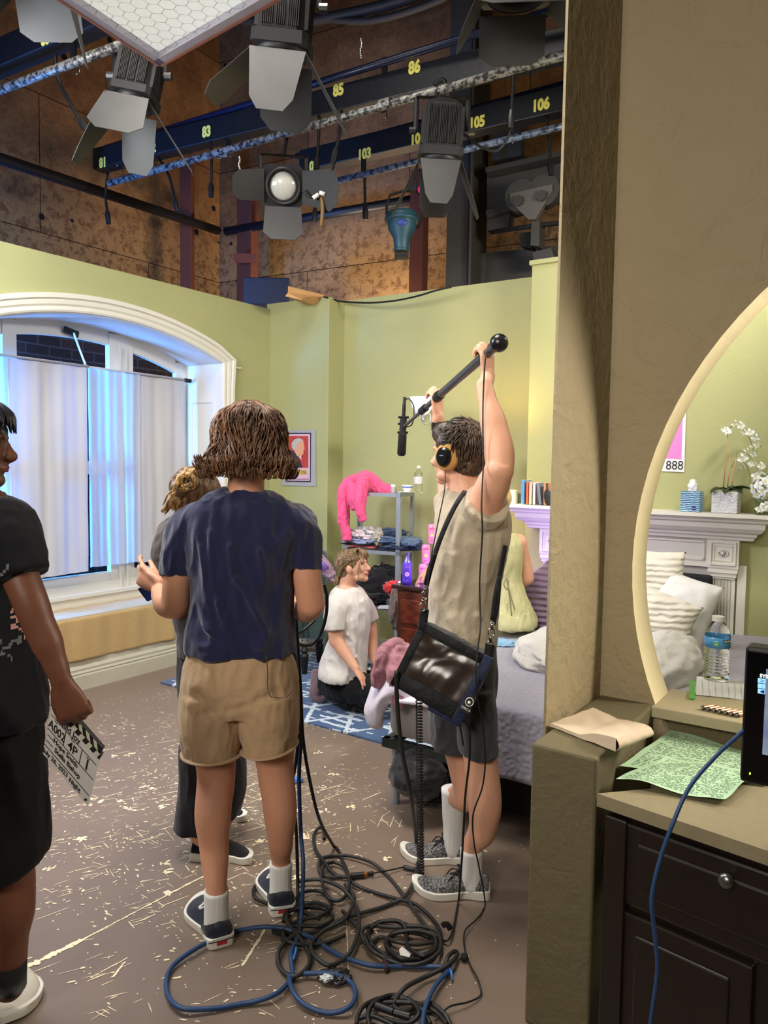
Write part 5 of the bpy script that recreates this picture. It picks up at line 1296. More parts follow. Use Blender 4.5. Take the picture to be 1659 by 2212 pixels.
# faux fur throw
t = NT('white_fur'); t.p(col=t.mix(t.noise(7, 4, .6), (206, 196, 180), (236, 232, 226)), rough=.95, sheen=.8); t.bump(t.noise(60, 5, .8, t.co((1, 1, .35))), 1.0, .012); M_fur = t.m
def fur_throw(name, c, r, label, seed, M=None): return cloth_lump(name, c, r, M_fur, label, 'throw', None, seed, M, amp=.09, flat=.5)
fc = Z(1262, 1418, .64)
fur_throw('fur_throw', fc + V((0, 0, .02)), (.34, .40, .12), 'white faux fur throw spread on the bed', 81, MBd)
fc = Z(1440, 1440, .66); fur_throw('fur_throw', fc + V((0, .06, -.02)), (.17, .42, .16), 'cream fur throw seen through the round opening', 84, MBd)
# blue garment
cloth_lump('blue_shirt', Z(1088, 1390, .63), (.065, .07, .02), fabric('light_blue_cotton', (128, 164, 196), fs=.4), 'light blue top lying on the bed behind the man’s hip', 'top', seed=88, flat=.6)
# pillows
def pillow(c, w, h, th, Mx, mt, label, seed=0, grp='pillows on the bed'):
    mb = MB()
    for sgn in (1, -1):
        def fn(u, v, sgn=sgn):
            x, y = u * 2 - 1, v * 2 - 1; k = max(0, (1 - abs(x) ** 2.6) * (1 - abs(y) ** 2.6)) ** .5
            pin = 1 - .07 * (1 - abs(y)) * abs(x) ** 3
            q = V((x * w / 2 * (1 - .06 * (1 - y * y) * abs(x)) , sgn * th / 2 * k + .012 * noise.noise((x * 3 + seed, y * 3, seed)) , y * h / 2 * (1 - .06 * (1 - x * x) * abs(y))))
            return V(c) + Mx.to_3x3() @ q
        mb.grid(fn, 28, 28)
    me = mb.mesh('pillow'); bm = bmesh.new(); bm.from_mesh(me); bmesh.ops.remove_doubles(bm, verts=bm.verts[:], dist=.004); bmesh.ops.recalc_face_normals(bm, faces=bm.faces[:]); bm.to_mesh(me); bm.free()
    o = obj('pillow', me, mt, smooth=True); return tag(o, label, 'pillow', grp)
t = NT('violet_quilted'); wv = t.n('ShaderNodeTexWave', {'Vector': t.co((1, 1, 1)), 'Scale': 9, 'Distortion': 1.2, 'Detail': 2}, bands_direction='Z'); t.p(col=(112, 92, 116), rough=.7, sheen=.4); t.bump(wv.outputs[1], .8, .012); M_vq = t.m
t = NT('white_ribbed'); wv = t.n('ShaderNodeTexWave', {'Vector': t.co((1, 1, 1)), 'Scale': 10, 'Distortion': 2.5, 'Detail': 2, 'Detail Scale': 2}, bands_direction='Z'); t.p(col=(222, 216, 204), rough=.8, sheen=.4); t.bump(wv.outputs[1], .7, .010); M_ribbed = t.m
M_pw = fabric('white_cotton', (226, 224, 226), fs=.5, fold=9)
def tilt(dirv, lean, roll=0):
    y = V(dirv).normalized(); y = (y * cos(lean) + V((0, 0, 1)) * sin(lean)).normalized(); x = y.cross(V((0, 0, 1))).normalized(); z = x.cross(y)
    if roll: q = Quaternion(y, roll); x = q @ x; z = q @ z
    return frame(x, y, z)
pillow(P(1203, 1292, 4.65), .46, .46, .15, tilt((-.3, -1, 0), .35, .75), M_vq, 'violet quilted cushion leaning on the bed by the pier')
pillow(P(1168, 1290, 4.85), .40, .34, .12, tilt((-.2, -1, 0), .5), M_pw, 'white pillow behind the violet cushion')
pillow(P(1408, 1255, 4.30), .34, .36, .16, tilt((-.5, -1, 0), .3), M_ribbed, 'white ribbed cushion upright at the edge of the opening')
pillow(P(1422, 1325, 4.0), .38, .24, .17, tilt((-.4, -1, 0), .35, -.35), M_ribbed, 'white ribbed bolster cushion lying in front of the upright one')
pillow(P(1468, 1322, 4.20), .34, .42, .24, tilt((-.5, -1, 0), .25, -.28), M_pw, 'plump white pillow leaning on the headboard')
o = obj('headboard', MB().box(F(.85, .14, .82), (.9, .05, .28), MBk, bev=.02), M_blackmatte); o.name = 'headboard'; tag(o, 'black headboard behind the white pillows', 'headboard')
# black bag below the bed
cloth_lump('duffel_bag', P(905, 1672, 3.42), (.13, .13, .105), fabric('charcoal_nylon', (34, 34, 38), rough=.5, fs=.6), 'dark crumpled bag under the foot of the bed', 'bag', seed=91, amp=.1)
cloth_lump('plastic_sack', P(945, 1690, 3.62), (.16, .14, .11), fabric('black_nylon', (12, 12, 14), rough=.35, fs=.6), 'black plastic sack under the bed behind the bag', 'sack', seed=95, amp=.1)
obj_ = obj('bed_box', MB().box(BD(.78, .35, .16), (1.0, .3, .24), MBd, bev=.01), M_blackmatte); tag(obj_, 'black storage box under the bed', 'box')

# ------------------------------------------------------------------ counter side
zc = .745
c0 = Z(1287, 1713, zc); c1 = Z(1659, 1838, zc); cd = (c1 - c0).normalized(); cn = V((-cd.y, cd.x, 0))
def CT(u, v, z): return V((c0.x, c0.y, 0)) + cd * u + cn * v + V((0, 0, z))
MC = frame(cd, cn, V((0, 0, 1)))
t = NT('counter_paint'); t.p(col=t.mix(t.noise(60, 4), (120, 110, 84), (140, 128, 100)), rough=.5); M_cnt = t.m
t0 = thing('dresser', CT(0, 0, 0), 'dark wooden dresser with olive painted top below the round opening', 'dresser')
t = NT('dark_walnut'); t.p(col=t.mix(t.noise(3, 5, .6, t.co((1, 1, 5))), (15, 9, 6), (32, 18, 11)), rough=.4, coat=.2); M_walnut = t.m
obj('worktop', MB().prism([CT(.004, 0, zc - .035), CT(1.1, 0, zc - .035), CT(1.1, .52, zc - .035), CT(.004 + .34, .52, zc - .035)], (0, 0, .035)), M_cnt, t0)
obj('carcass', MB().prism([CT(.02, .03, 0), CT(1.1, .03, 0), CT(1.1, .5, 0), CT(.36, .5, 0)], (0, 0, zc - .036)), M_walnut, t0)
dr = obj('drawer', MB().box(CT(.42, .02, .58), (.70, .025, .22), MC, bev=.008), M_walnut, t0)
mb = MB(); mb.box(CT(.42, .008, .58), (.60, .012, .13), MC, bev=.005); obj('drawer_panel', mb, M_walnut, dr)
kp = PL(1566, 1905, CT(0, -.03, 0), cn); obj('knob', MB().lathe([(.006, 0), (.006, .012), (.016, .016), (.019, .026), (.014, .034), (.001, .036)], kp + cn * .03, 20, frame(cd, V((0, 0, 1)), -cn)), mat('pewter', (120, 122, 116), .3, .9), dr, smooth=True)
for k in range(2): dd_ = obj('door', MB().box(CT(.24 + .38 * k, .02, .26), (.34, .022, .38), MC, bev=.006), M_walnut, t0); obj('door_panel', MB().box(CT(.24 + .38 * k, .008, .26), (.24, .012, .28), MC, bev=.005), M_walnut, dd_)
obj('stile', MB().box(CT(.06, .012, .35), (.06, .03, .69), MC, bev=.004), M_walnut, t0)
# green call sheets
M_gpaper = mat('green_paper', (166, 196, 160), .8, var=.05)
M_ink = mat('faint_ink', (92, 118, 96), .9, var=0)
def sheet(corners, label, z, seed, lines=True, mt=None, ink=None, grp=None, curl=.012, name='paper_sheet', rows=26):
    q = [Z(x, y, z) for x, y in corners]      # a b c d around
    def fn(u, v, dz=0):
        p = q[0] * (1 - u) * (1 - v) + q[1] * u * (1 - v) + q[2] * u * v + q[3] * (1 - u) * v
        return p + V((0, 0, .002 + dz + curl * (noise.noise((u * 2.2 + seed, v * 2, seed)) + .5) * (max(abs(u - .5), abs(v - .5)) * 2) ** 2))
    t_ = thing(name, q[0], label, 'paper', grp)
    obj('page', MB().grid(fn, 24, 24), mt or M_gpaper, t_, smooth=True)
    if lines:
        mb = MB(); rl = random.Random(seed)
        for r_ in range(rows):
            v = .06 + r_ * .88 / rows; u = .05
            while u < .94:
                w_ = rl.uniform(.01, .05)
                if rl.random() < .8: mb.add([fn(u, v, .0006), fn(min(u + w_, .95), v, .0006), fn(min(u + w_, .95), v + .012, .0006), fn(u, v + .012, .0006)], [(0, 1, 2, 3)])
                u += w_ + rl.uniform(.006, .02)
        obj('print', mb, ink or M_ink, t_, fix=False)
    return t_
sheet([(1448, 1584), (1470, 1590), (1640, 1655), (1560, 1740)], 'x', zc, 1) if False else None
sheet([(1448, 1582), (1665, 1640), (1660, 1700), (1337, 1660)], 'green printed call sheet at the back of the pair on the dresser', zc + .001, 3, grp='green call sheets')
sheet([(1440, 1640), (1640, 1675), (1565, 1738), (1330, 1692)], 'green printed call sheet lying on top nearest the camera', zc + .006, 7, grp='green call sheets', curl=.02)
# brown paper bag on the half wall
M_bagp = mat('brown_bag_paper', (196, 176, 152), .8, var=.08, bump=(30, .4, .004))
zb = .832
pts_top = [(1186, 1566), (1280, 1527), (1408, 1590), (1398, 1612), (1268, 1618)]
q = [Z(x, y, zb + .012) for x, y in [(1190, 1562), (1282, 1528), (1405, 1586), (1330, 1618)]]
def bagf(u, v, dz=0):
    p = q[0] * (1 - u) * (1 - v) + q[1] * (1 - u) * v + q[2] * u * v + q[3] * u * (1 - v)
    k = max(0, u - .45) / .55; rise = .030 * sin(k * pi * .5) * (1 - .3 * v)
    jag = .004 * (1 if int(v * 40 + .001) % 2 else -1) if u < .02 else 0
    return p + V((jag, 0, rise * (1 if dz == 0 else .1) - (.010 if dz else 0) + .003 * noise.noise((u * 5, v * 5, 2))))
mb = MB(); mb.grid(bagf, 30, 40); mb.grid(lambda u, v: bagf(u, v, 1) , 30, 40)
mb.grid(lambda u, v: bagf(1, u, 0) * (1 - v) + bagf(1, u, 1) * v + (q[2] - q[1]).normalized() * (.014 * sin(v * pi)), 20, 8)
mb.grid(lambda u, v: bagf(u, 0, 0) * (1 - v) + bagf(u, 0, 1) * v, 20, 2); mb.grid(lambda u, v: bagf(u, 1, 0) * (1 - v) + bagf(u, 1, 1) * v, 20, 2)
o = obj('paper_bag', mb, M_bagp, smooth=False, fix=False); tag(o, 'crumpled brown paper bag with pinked edge on the half wall', 'paper bag')
# water bottle, notepad, batteries on the ledge
lz = .831
bc = Z(1546, 1468, lz)
rB = (P(1577, 1400, bc.y).x - P(1524, 1400, bc.y).x) / 2; hB = P(1550, 1331, bc.y).z - lz
sB = hB / .205
prof = [(.001, .0), (.026, .0), (.031, .008)]
for k in range(8): prof += [(.031, .014 + k * .010), (.0293, .018 + k * .010)]
prof += [(.029, .097), (.031, .105), (.031, .135), (.0315, .138), (.029, .160), (.018, .182), (.0125, .188), (.0125, .194)]
prof = [(r_ / .031 * rB, z_ * sB) for r_, z_ in prof]
t1 = lathe_thing('water_bottle', bc, prof, glass('pet_plastic', rough=.03, ior=1.18), 'clear plastic water bottle with blue label on the ledge', 'bottle', parts=[('cap', [(.001, .205 * sB), (.0150 * rB / .031, .205 * sB), (.0150 * rB / .031, .190 * sB), (.001, .190 * sB)], mat('cap_white', (206, 206, 204), .4, var=0))])
t = NT('bottle_label'); t.p(col=t.mix(t.noise(30, 2), (40, 96, 160), (86, 160, 200)), rough=.3); 
obj('label_band', MB().lathe([(rB * 1.02, .108 * sB), (rB * 1.02, .142 * sB), (rB * 1.01, .142 * sB), (rB * 1.01, .108 * sB)], bc, 28), t.m, t1, smooth=True)
fB = V((-bc.x, -bc.y, 0)).normalized(); xB = V((-fB.y, fB.x, 0)); xB = -xB if xB.x < 0 else xB
def blw(u, z): a_ = u; return bc + fB * rB * 1.03 * cos(a_) + xB * rB * 1.03 * sin(a_) + V((0, 0, z * sB))
mb = MB(); n_ = 6
for i in range(n_): a0_, a1_ = .45 + i * .13, .45 + (i + 1) * .13; mb.add([blw(a0_, .127), blw(a1_, .127), blw(a1_, .137), blw(a0_, .137)], [(0, 1, 2, 3)])
obj('dark_panel', mb, mat('label_black', (40, 24, 28), .4, var=0), t1, fix=False)
text('KIRKLAND', .0075 * sB, frame((xB * cos(.8) - fB * sin(.8)), V((0, 0, 1)), (fB * cos(.8) + xB * sin(.8)), bc + (fB * cos(.8) + xB * sin(.8)) * rB * 1.05 + V((0, 0, .132 * sB))), M_wplastic, t1, 'lettering', .0002, .8)
mb = MB(); mb.add([blw(-.05 + .22 * cos(q_), .123 + .007 * sin(q_)) + fB * .001 for q_ in [j * pi / 8 for j in range(16)]], [list(range(16))]); obj('round_emblem', mb, mat('label_green', (70, 150, 96), .4, var=0), t1, fix=False)
text('WE', .007 * sB, frame(xB, V((0, 0, 1)), fB, blw(-.05, .123) + fB * .002), M_wplastic, t1, 'lettering', .0002)
t1 = sheet([(1505, 1462), (1640, 1478), (1640, 1515), (1503, 1502)], 'white lined index cards in a clear sleeve beside the batteries', lz, 21, lines=False, mt=mat('white_card', (214, 214, 210), .7, var=.02), curl=.0, name='index_cards')
mb = MB()
for k in range(9): x_ = 1516 + k * 14; a = Z(x_, 1466 + k * 1.6, lz + .004); b = Z(x_ + 3, 1504 + k * 1.2, lz + .004); d = (b - a).normalized().cross(V((0, 0, 1))) * .0005; mb.add([a - d, b - d, b + d, a + d], [(0, 1, 2, 3)])
obj('ruled_lines', mb, mat('rule_grey', (120, 124, 130), .8, var=0), t1, fix=False)
o = obj('green_packet', MB().prism([Z(1490, 1472, lz + .001), Z(1501, 1474, lz + .001), Z(1501, 1512, lz + .001), Z(1488, 1510, lz + .001)], (0, 0, .006)), mat('green_card', (84, 160, 56), .5)); tag(o, 'green edge of the card packet beside the index cards', 'packet')
M_bcop = mat('battery_copper', (206, 140, 100), .35, .5, var=0); M_bblk = mat('battery_black', (24, 22, 22), .4, var=0)
pr = None
for i in range(7):
    c = Z(1517 + i * 12.4, 1529 + i * 2.6, lz + .007); d = (cn * .95 + cd * .35).normalized()
    t1 = thing('battery', c, ('%s copper-top battery in the row on the ledge' % ['leftmost', 'second', 'third', 'middle', 'fifth', 'sixth', 'rightmost'][i]), 'battery', 'batteries on the ledge')
    obj('body', MB().tube([c + d * .006, c + d * .046], .0068, 14, sub=1), M_bcop, t1, smooth='auto'); obj('end', MB().tube([c, c + d * .006], .0070, 14, sub=1), M_bblk, t1, smooth='auto'); obj('cap', MB().tube([c - d * .001, c], .0045, 12, sub=1), M_alu, t1)
# monitor at the right edge
my = 1.72
m0 = P(1610, 1396, my); m1 = P(1597, 1688, my)
md_ = (cd * .75 + V((1, 0, 0)) * .25).normalized(); mn = V((md_.y, -md_.x, 0)); mn = mn if mn.y < 0 else -mn
t1 = thing('monitor', V((m0.x + .12, m0.y, zc)), 'black field monitor with blue menu buttons standing on the dresser', 'monitor')
def MO(u, v, z): return V((m1.x, m1.y, m1.z)) + md_ * u - mn * v + V((0, 0, z))
hM = m0.z - m1.z; wM = .42
MM = frame(md_, -mn, V((0, 0, 1)))
tl_ = (m0.x - m1.x) / hM
M_screenb = mat('gloss_bezel', (8, 8, 10), .15, coat=.5, var=0)
obj('housing', MB().box(MO(wM / 2, .03, hM / 2), (wM, .06, hM), MM, bev=.008), M_black, t1)
obj('bezel', MB().box(MO(wM / 2, -.001, hM / 2), (wM - .012, .004, hM - .02), MM), M_screenb, t1)
t = NT('screen_picture'); t.p(col=(30, 30, 40), rough=.2, emit=t.mix(t.noise(12, 3), (40, 60, 150), (190, 200, 180)), es=.9)
sc0 = PL(1655, 1450, MO(0, -.004, 0), mn); us = (sc0 - MO(0, 0, 0)).dot(md_)
obj('screen', MB().box(MO(us + .15, -.0045, hM * .55), (.30, .001, hM * .62), MM), t.m, t1)
t = NT('menu_blue'); t.p(col=(150, 200, 240), emit=(130, 190, 245), es=1.0)
for k, tx in enumerate(('2K', 'i', '◀')):
    cq = PL(1647, 1471 + k * 11.5, MO(0, -.004, 0), mn); b_ = obj('menu_button', MB().box(cq, (.019, .001, .0105), MM, bev=.0004), t.m, t1)
    if k < 2: text(tx, .008, frame(md_, V((0, 0, 1)), mn, cq + mn * .001), mat('menu_ink', (20, 50, 120), .4, var=0), b_, 'lettering', .0002)
    else: obj('speaker_icon', MB().prism([cq + mn * .001 + md_ * -.004 + V((0, 0, -.0015)), cq + mn * .001 + md_ * -.004 + V((0, 0, .0015)), cq + mn * .001 + md_ * .004 + V((0, 0, .004)), cq + mn * .001 + md_ * .004 + V((0, 0, -.004))], mn * .0004), mat('menu_ink', (20, 50, 120), .4, var=0), b_)
t = NT('menu_white'); t.p(col=(240, 240, 250), emit=(235, 240, 250), es=1.0); text('SYS', .011, frame(md_, V((0, 0, 1)), mn, PL(1650, 1461, MO(0, -.006, 0), mn)), t.m, t1, 'lettering', .0002, 1, .0004)
t = NT('led_green'); t.p(col=(160, 255, 60), emit=(170, 255, 40), es=4); obj('power_led', MB().ball(PL(1620, 1671, MO(0, -.004, 0), mn), (.0018, .001, .003)), t.m, t1)
obj('stand', MB().box(MO(wM / 2 + .05, .04, (zc - m1.z) / 2), (.2, .10, m1.z - zc + .01), MM), M_black, t1)

# ------------------------------------------------------------------ people
SK_light = skin('skin_light', (218, 166, 138), (202, 128, 106))
SK_tan = skin('skin_tan', (208, 152, 122), (188, 116, 92))
SK_brown = skin('skin_brown', (104, 64, 46), (90, 52, 38))
def px2m(w, Y): return w * Y / FPX
def hand(mb, wrist, d, pn, side, s=1.0, curl=(25, 35, 20), spread=4, thumb=(35, 30), fc=None):
    """palm from wrist along d, palm facing pn, thumb on side; curl in degrees per joint (or per finger)"""
    d = V(d).normalized(); pn = V(pn); pn = (pn - d * pn.dot(d)).normalized(); t = V(side); t = (t - d * t.dot(d) - pn * t.dot(pn)).normalized()
    w = V(wrist); PLn = .092 * s; W2 = .040 * s
    rings = []
    for q, ww, th in ((-.02, .026, .021), (.01, .029, .019), (.035, .037, .017), (.06, .041, .0155), (.08, .041, .0135), (.095, .038, .010)):
        c = w + d * q * s
        rings.append([c + t * (ww * s * cos(a)) + pn * (th * s * sin(a)) for a in [2 * pi * j / 16 for j in range(16)]])
    mb.loft(rings)
    L = [(.044, .027, .020), (.049, .031, .022), (.045, .028, .021), (.035, .021, .018)]
    for i in range(4):
        cu = (fc[i] if fc else curl); off = (1.5 - i) * .0195 * s
        p = w + d * (PLn - .006 * abs(i - 1) * s) + t * off; ang = radians(cu[0]); sp = radians(spread) * (1.5 - i)
        pts = [p - d * .02 * s, p]; rad = [.0092 * s, .0092 * s]
        for k in range(3):
            dd = (d * cos(ang) + pn * sin(ang)); dd = (dd + t * sin(sp) * cos(ang)).normalized()
            p = p + dd * L[i][k] * s * .98; pts.append(p); rad.append((.0088 - .0009 * k - (.0006 if i == 3 else 0)) * s); ang += radians(cu[min(k + 1, 2)])
        mb.tube(pts, rad, 10, sub=3, round_=True)
    b = w + d * .018 * s + t * .022 * s + pn * .006 * s
    a1 = radians(thumb[0]); d1 = (d * cos(a1) + t * sin(a1) + pn * .25).normalized(); a2 = a1 - radians(thumb[1]); d2 = (d * cos(a2) + t * sin(a2) + pn * .35).normalized()
    p1 = b + d1 * .042 * s; p2 = p1 + d2 * .032 * s; p3 = p2 + d2 * .024 * s
    mb.tube([b, p1, p2, p3], [.015 * s, .0118 * s, .0104 * s, .0088 * s], 10, sub=3, round_=True)
def headshape(mb, c, f, up=(0, 0, 1), s=1.0, fem=False):
    """f face direction; c centre between the ears"""
    M = look(f, up); T = Matrix.Translation(V(c)) @ M
    def b(x, y, z, rx, ry, rz): mb.ball(T @ V((x * s, y * s, z * s)), (rx * s, ry * s, rz * s), M, 20, 14)
    b(0, -.012, .035, .074, .094, .085); b(0, .02, .0, .066, .078, .085); b(0, -.03, -.005, .062, .066, .06)
    b(0, .048, -.045, .050, .046, .058)
    b(0, .075, -.088, .024, .022, .020); b(.03, .045, -.072, .026, .035, .022); b(-.03, .045, -.072, .026, .035, .022)
    b(0, .083, .030, .050, .016, .014)
    b(.036, .070, -.018, .022, .022, .024); b(-.036, .070, -.018, .022, .022, .024)
    mb.tube([T @ V((0, .094 * s, .018 * s)), T @ V((0, .104 * s, -.002 * s)), T @ V((0, .116 * s, -.022 * s)), T @ V((0, .106 * s, -.030 * s))], [.008 * s, .009 * s, .0125 * s, .010 * s], 10, sub=3, round_=True)
    b(.010, .104, -.026, .008, .010, .007); b(-.010, .104, -.026, .008, .010, .007)
    b(0, .093, -.048, .020, .010, .007); b(0, .090, -.060, .018, .010, .007)
    for sx in (1, -1): b(.076 * sx, -.004, -.004, .010, .020, .031); b(.072 * sx, -.004, -.026, .008, .012, .012)
    return T
def face_parts(body, T, s, iris=(70, 90, 100), brow=(96, 72, 50), lip=(188, 96, 92)):
    for sx in (1, -1):
        e = obj('eye', MB().ball(T @ V((.030 * sx * s, .076 * s, .006 * s)), .0125 * s, nu=14, nv=10), mat('eye_white', (226, 222, 218), .2, var=0), body, smooth=True)
        obj('iris', MB().ball(T @ V((.031 * sx * s, .0872 * s, .0075 * s)), .0035 * s, nu=10, nv=8), mat('iris_%d' % iris[0], iris, .2, var=0), e, smooth=True)
        obj('eyebrow', MB().tube([T @ V((sx * .014 * s, .0945 * s, .024 * s)), T @ V((sx * .030 * s, .0935 * s, .030 * s)), T @ V((sx * .046 * s, .083 * s, .024 * s))], (.004 * s, .002 * s), 8), mat('brow', brow, .8, var=0), body, smooth=True)
        obj('eyelid', MB().tube([T @ V((sx * .018 * s, .085 * s, .012 * s)), T @ V((sx * .030 * s, .089 * s, .017 * s)), T @ V((sx * .043 * s, .080 * s, .012 * s))], (.003 * s, .0022 * s), 8), mat('lash', (60, 44, 38), .8, var=0), body, smooth=True)
    obj('lips', MB().tube([T @ V((-.022 * s, .088 * s, -.053 * s)), T @ V((0, .102 * s, -.052 * s)), T @ V((.022 * s, .088 * s, -.053 * s))], (.006 * s, .004 * s), 8).tube([T @ V((-.018 * s, .087 * s, -.058 * s)), T @ V((0, .100 * s, -.060 * s)), T @ V((.018 * s, .087 * s, -.058 * s))], (.005 * s, .004 * s), 8), mat('lips_%d' % lip[0], lip, .4, var=0), body, smooth=True)
def hairmat(name, dark, light, sc_=70):
    t = NT(name); n_ = t.noise(sc_, 4, .6, t.co((1, 1, .22))); n2 = t.noise(7, 2)
    t.p(col=t.ramp(t.math('ADD', t.math('MULTIPLY', n_, .75), t.math('MULTIPLY', n2, .3)), [(.38, dark), (.70, light)]).outputs[0], rough=.42, spec=.5); t.bump(n_, .6, .006); return t.m
def lock(mb, pts, w, th=.45, tip=.25, n=7, ref=None):
    k = len(pts); r = [(w * (1 if i < k * .6 else 1 - (1 - tip) * (i - k * .6) / (k * .4)), w * th * (1 if i < k * .6 else 1 - (1 - tip) * (i - k * .6) / (k * .4))) for i in range(k)]
    r[0] = (w * .6, w * th * .6); r[-1] = (w * tip * .6, w * th * tip * .6)
    mb.tube(pts, r, n, sub=3, ref=ref)
def ringsh(c, X, Y_, rx, ry, n=28, p=2.3):
    out = []
    for j in range(n):
        a = 2 * pi * j / n; ca, sa = cos(a), sin(a)
        out.append(V(c) + V(X) * (rx * math.copysign(abs(ca) ** (2 / p), ca)) + V(Y_) * (ry * math.copysign(abs(sa) ** (2 / p), sa)))
    return out
def smooth_rings(rs, sub=4):
    n = len(rs[0]); cols = [catmull([r[j] for r in rs], sub) for j in range(n)]
    return [[cols[j][i] for j in range(n)] for i in range(len(cols[0]))]
def torso(mb, spec, Y, X=(1, 0, 0), p=2.3, sub=4):
    """spec rows: (px centre, py, half width px, depth radius m, dY)"""
    X = V(X).normalized(); Yv = V((-X.y, X.x, 0)); rs = []
    for (cx, cy, hw, dp, dY) in spec:
        rs.append(ringsh(P(cx, cy, Y + dY), X, Yv, px2m(hw, Y + dY), dp, p=p))
    mb.loft(smooth_rings(rs, sub))
def shoe(name, heel, toe, par, M_up, M_sole, L=None, w=.05, lace=None, heelpatch=None, high=.0, mid=None, label=None, collar=.078):
    """heel, toe: ground points"""
    heel = V(heel); toe = V(toe); d = (toe - heel); L = d.length; d.normalize(); s_ = V((-d.y, d.x, 0)); z_ = V((0, 0, 1))
    prof = [(0.0, .55, .0), (.03, .72, .0), (.12, .80, 0), (.30, .74, .0), (.50, .82, .004), (.68, 1.0, .004), (.84, .92, .0), (.95, .62, -.004), (1.0, .25, -.006)]
    hts = [collar * .80, collar, collar * .98, collar * .9, .075, .058, .046, .034, .022]
    def prw(i): return prof[i][1] * w
    rs = []
    for i, (q, ww, o_) in enumerate(prof):
        c = heel + d * q * L + s_ * o_ * 4; h = hts[i]; ring = []
        for j in range(20):
            a = 2 * pi * j / 20; ca, sa = cos(a), sin(a)
            x = ww * w * math.copysign(abs(ca) ** .75, ca); zz = .020 + (h - .020) * max(0, sa) ** .8 if sa > 0 else .020 + .008 * sa
            x *= 1 - .35 * max(0, sa) ** 2 * (1 if i < 6 else .6)
            ring.append(c + s_ * x + z_ * zz)
        rs.append(ring)
    rs = smooth_rings(rs, 3)
    t1 = obj(name, MB().loft(rs), M_up, par, smooth=True, label=label)
    rs = []
    for i, (q, ww, o_) in enumerate(prof):
        c = heel + d * (q * (L + .012) - .006) + s_ * o_ * 4; k = ww * w * 1.10; th = .028 + (.006 if i < 3 else 0) + (.012 if i >= 7 else 0) * .5; lift = .012 if i == len(prof) - 1 else (.005 if i == len(prof) - 2 else 0)
        rs.append([c + s_ * k * a + z_ * b for a, b in ((-.95, .002 + lift), (.95, .002 + lift), (1, .010 + lift), (1.0, th), (.9, th + .002), (-.9, th + .002), (-1, th), (-1, .010 + lift))])
    obj('sole', MB().loft(smooth_rings(rs, 3)), M_sole, t1, smooth='auto')
    if lace:
        mb = MB()
        for k in range(5):
            q = .36 + k * .075; c = heel + d * q * L; h = .085 - k * .010
            for sg in (1, -1): mb.tube([c - s_ * .020 * sg + z_ * (h - .012), c + d * .012 + z_ * (h + .001), c + d * .022 + s_ * .020 * sg + z_ * (h - .014)], .0028, 6)
        c = heel + d * .38 * L + z_ * .088
        for sg in (1, -1): mb.tube([c, c + s_ * .02 * sg + z_ * .012 + d * .01, c + s_ * .045 * sg - z_ * .004, c + s_ * .02 * sg + z_ * .002], .0028, 6); mb.tube([c, c + s_ * .03 * sg - z_ * .01 + d * .03, c + s_ * .045 * sg - z_ * .04 + d * .05], .0026, 6)
        obj('laces', mb, lace, t1, smooth=True)
    if heelpatch:
        obj('heel_tab', MB().box(heel - d * .0075 + z_ * .020, (.034, .003, .014), frame(s_, d, z_), bev=.001), heelpatch, t1)
    return t1
def sock(par, pts, r, mt):
    mb = MB(); k = 24; pts = [V(p) for p in pts]
    mb.tube(pts, r, 24, sub=4); o = obj('sock', mb, mt, par, smooth=True); return o
t = NT('white_ribbed_sock'); wv = t.n('ShaderNodeTexNoise', {'Vector': t.co((140, 140, 4)), 'Scale': 1.0, 'Detail': 1}); t.p(col=(226, 224, 220), rough=.9); t.bump(wv, .5, .004); M_sock = t.m
def person(loc, label):
    return tag(thing('person', loc, label, 'person'))

# ======================= man in navy T-shirt ==========================
Y = 2.62
t0 = person((-.44, Y, 0), 'person from behind in navy T-shirt and tan shorts, wavy brown bob, holding a phone')
b = MB()
def PT(x, y, dY=0): return P(x, y, Y + dY)
HC = PT(541, 958, .02)
headshape(b, HC, (.12, 1, -.05))
b.tube([PT(541, 985, .03), PT(533, 1030, .01), PT(530, 1070, .0)], [(.064, .062), (.062, .060), (.064, .056)], 20, ref=(1, 0, 0), round_=True)
torso(b, [(530, 1068, 40, .045, 0), (529, 1088, 76, .055, 0), (527, 1130, 100, .085, 0), (528, 1200, 100, .105, 0), (526, 1290, 92, .10, 0), (520, 1380, 98, .11, 0), (518, 1470, 105, .115, 0), (520, 1530, 98, .10, 0)], Y)
# legs
hl = Z(478, 2046); tl = Z(422, 1930); hr = Z(611, 1978); tr_ = Z(585, 1868)
def ank(h_, t_, q=.062): return h_ + (t_ - h_).normalized() * q
aL = ank(hl, tl); aR = ank(hr, tr_)
UPz = lambda a_, z_: a_ + V((0, 0, z_))
b.tube([PT(468, 1500, 0), PT(463, 1590, 0), PT(467, 1680, .0), PT(460, 1755, -.04), PT(463, 1835, -.05), UPz(aL, .17), UPz(aL, .05)], [.085, .078, .066, .063, .050, .036, .038], 20, sub=5, round_=True)
b.tube([PT(578, 1500, 0), PT(590, 1590, .02), PT(596, 1670, .03), PT(605, 1745, .02), PT(606, 1815, .04), UPz(aR, .17), UPz(aR, .05)], [.085, .078, .064, .060, .046, .035, .037], 20, sub=5, round_=True)
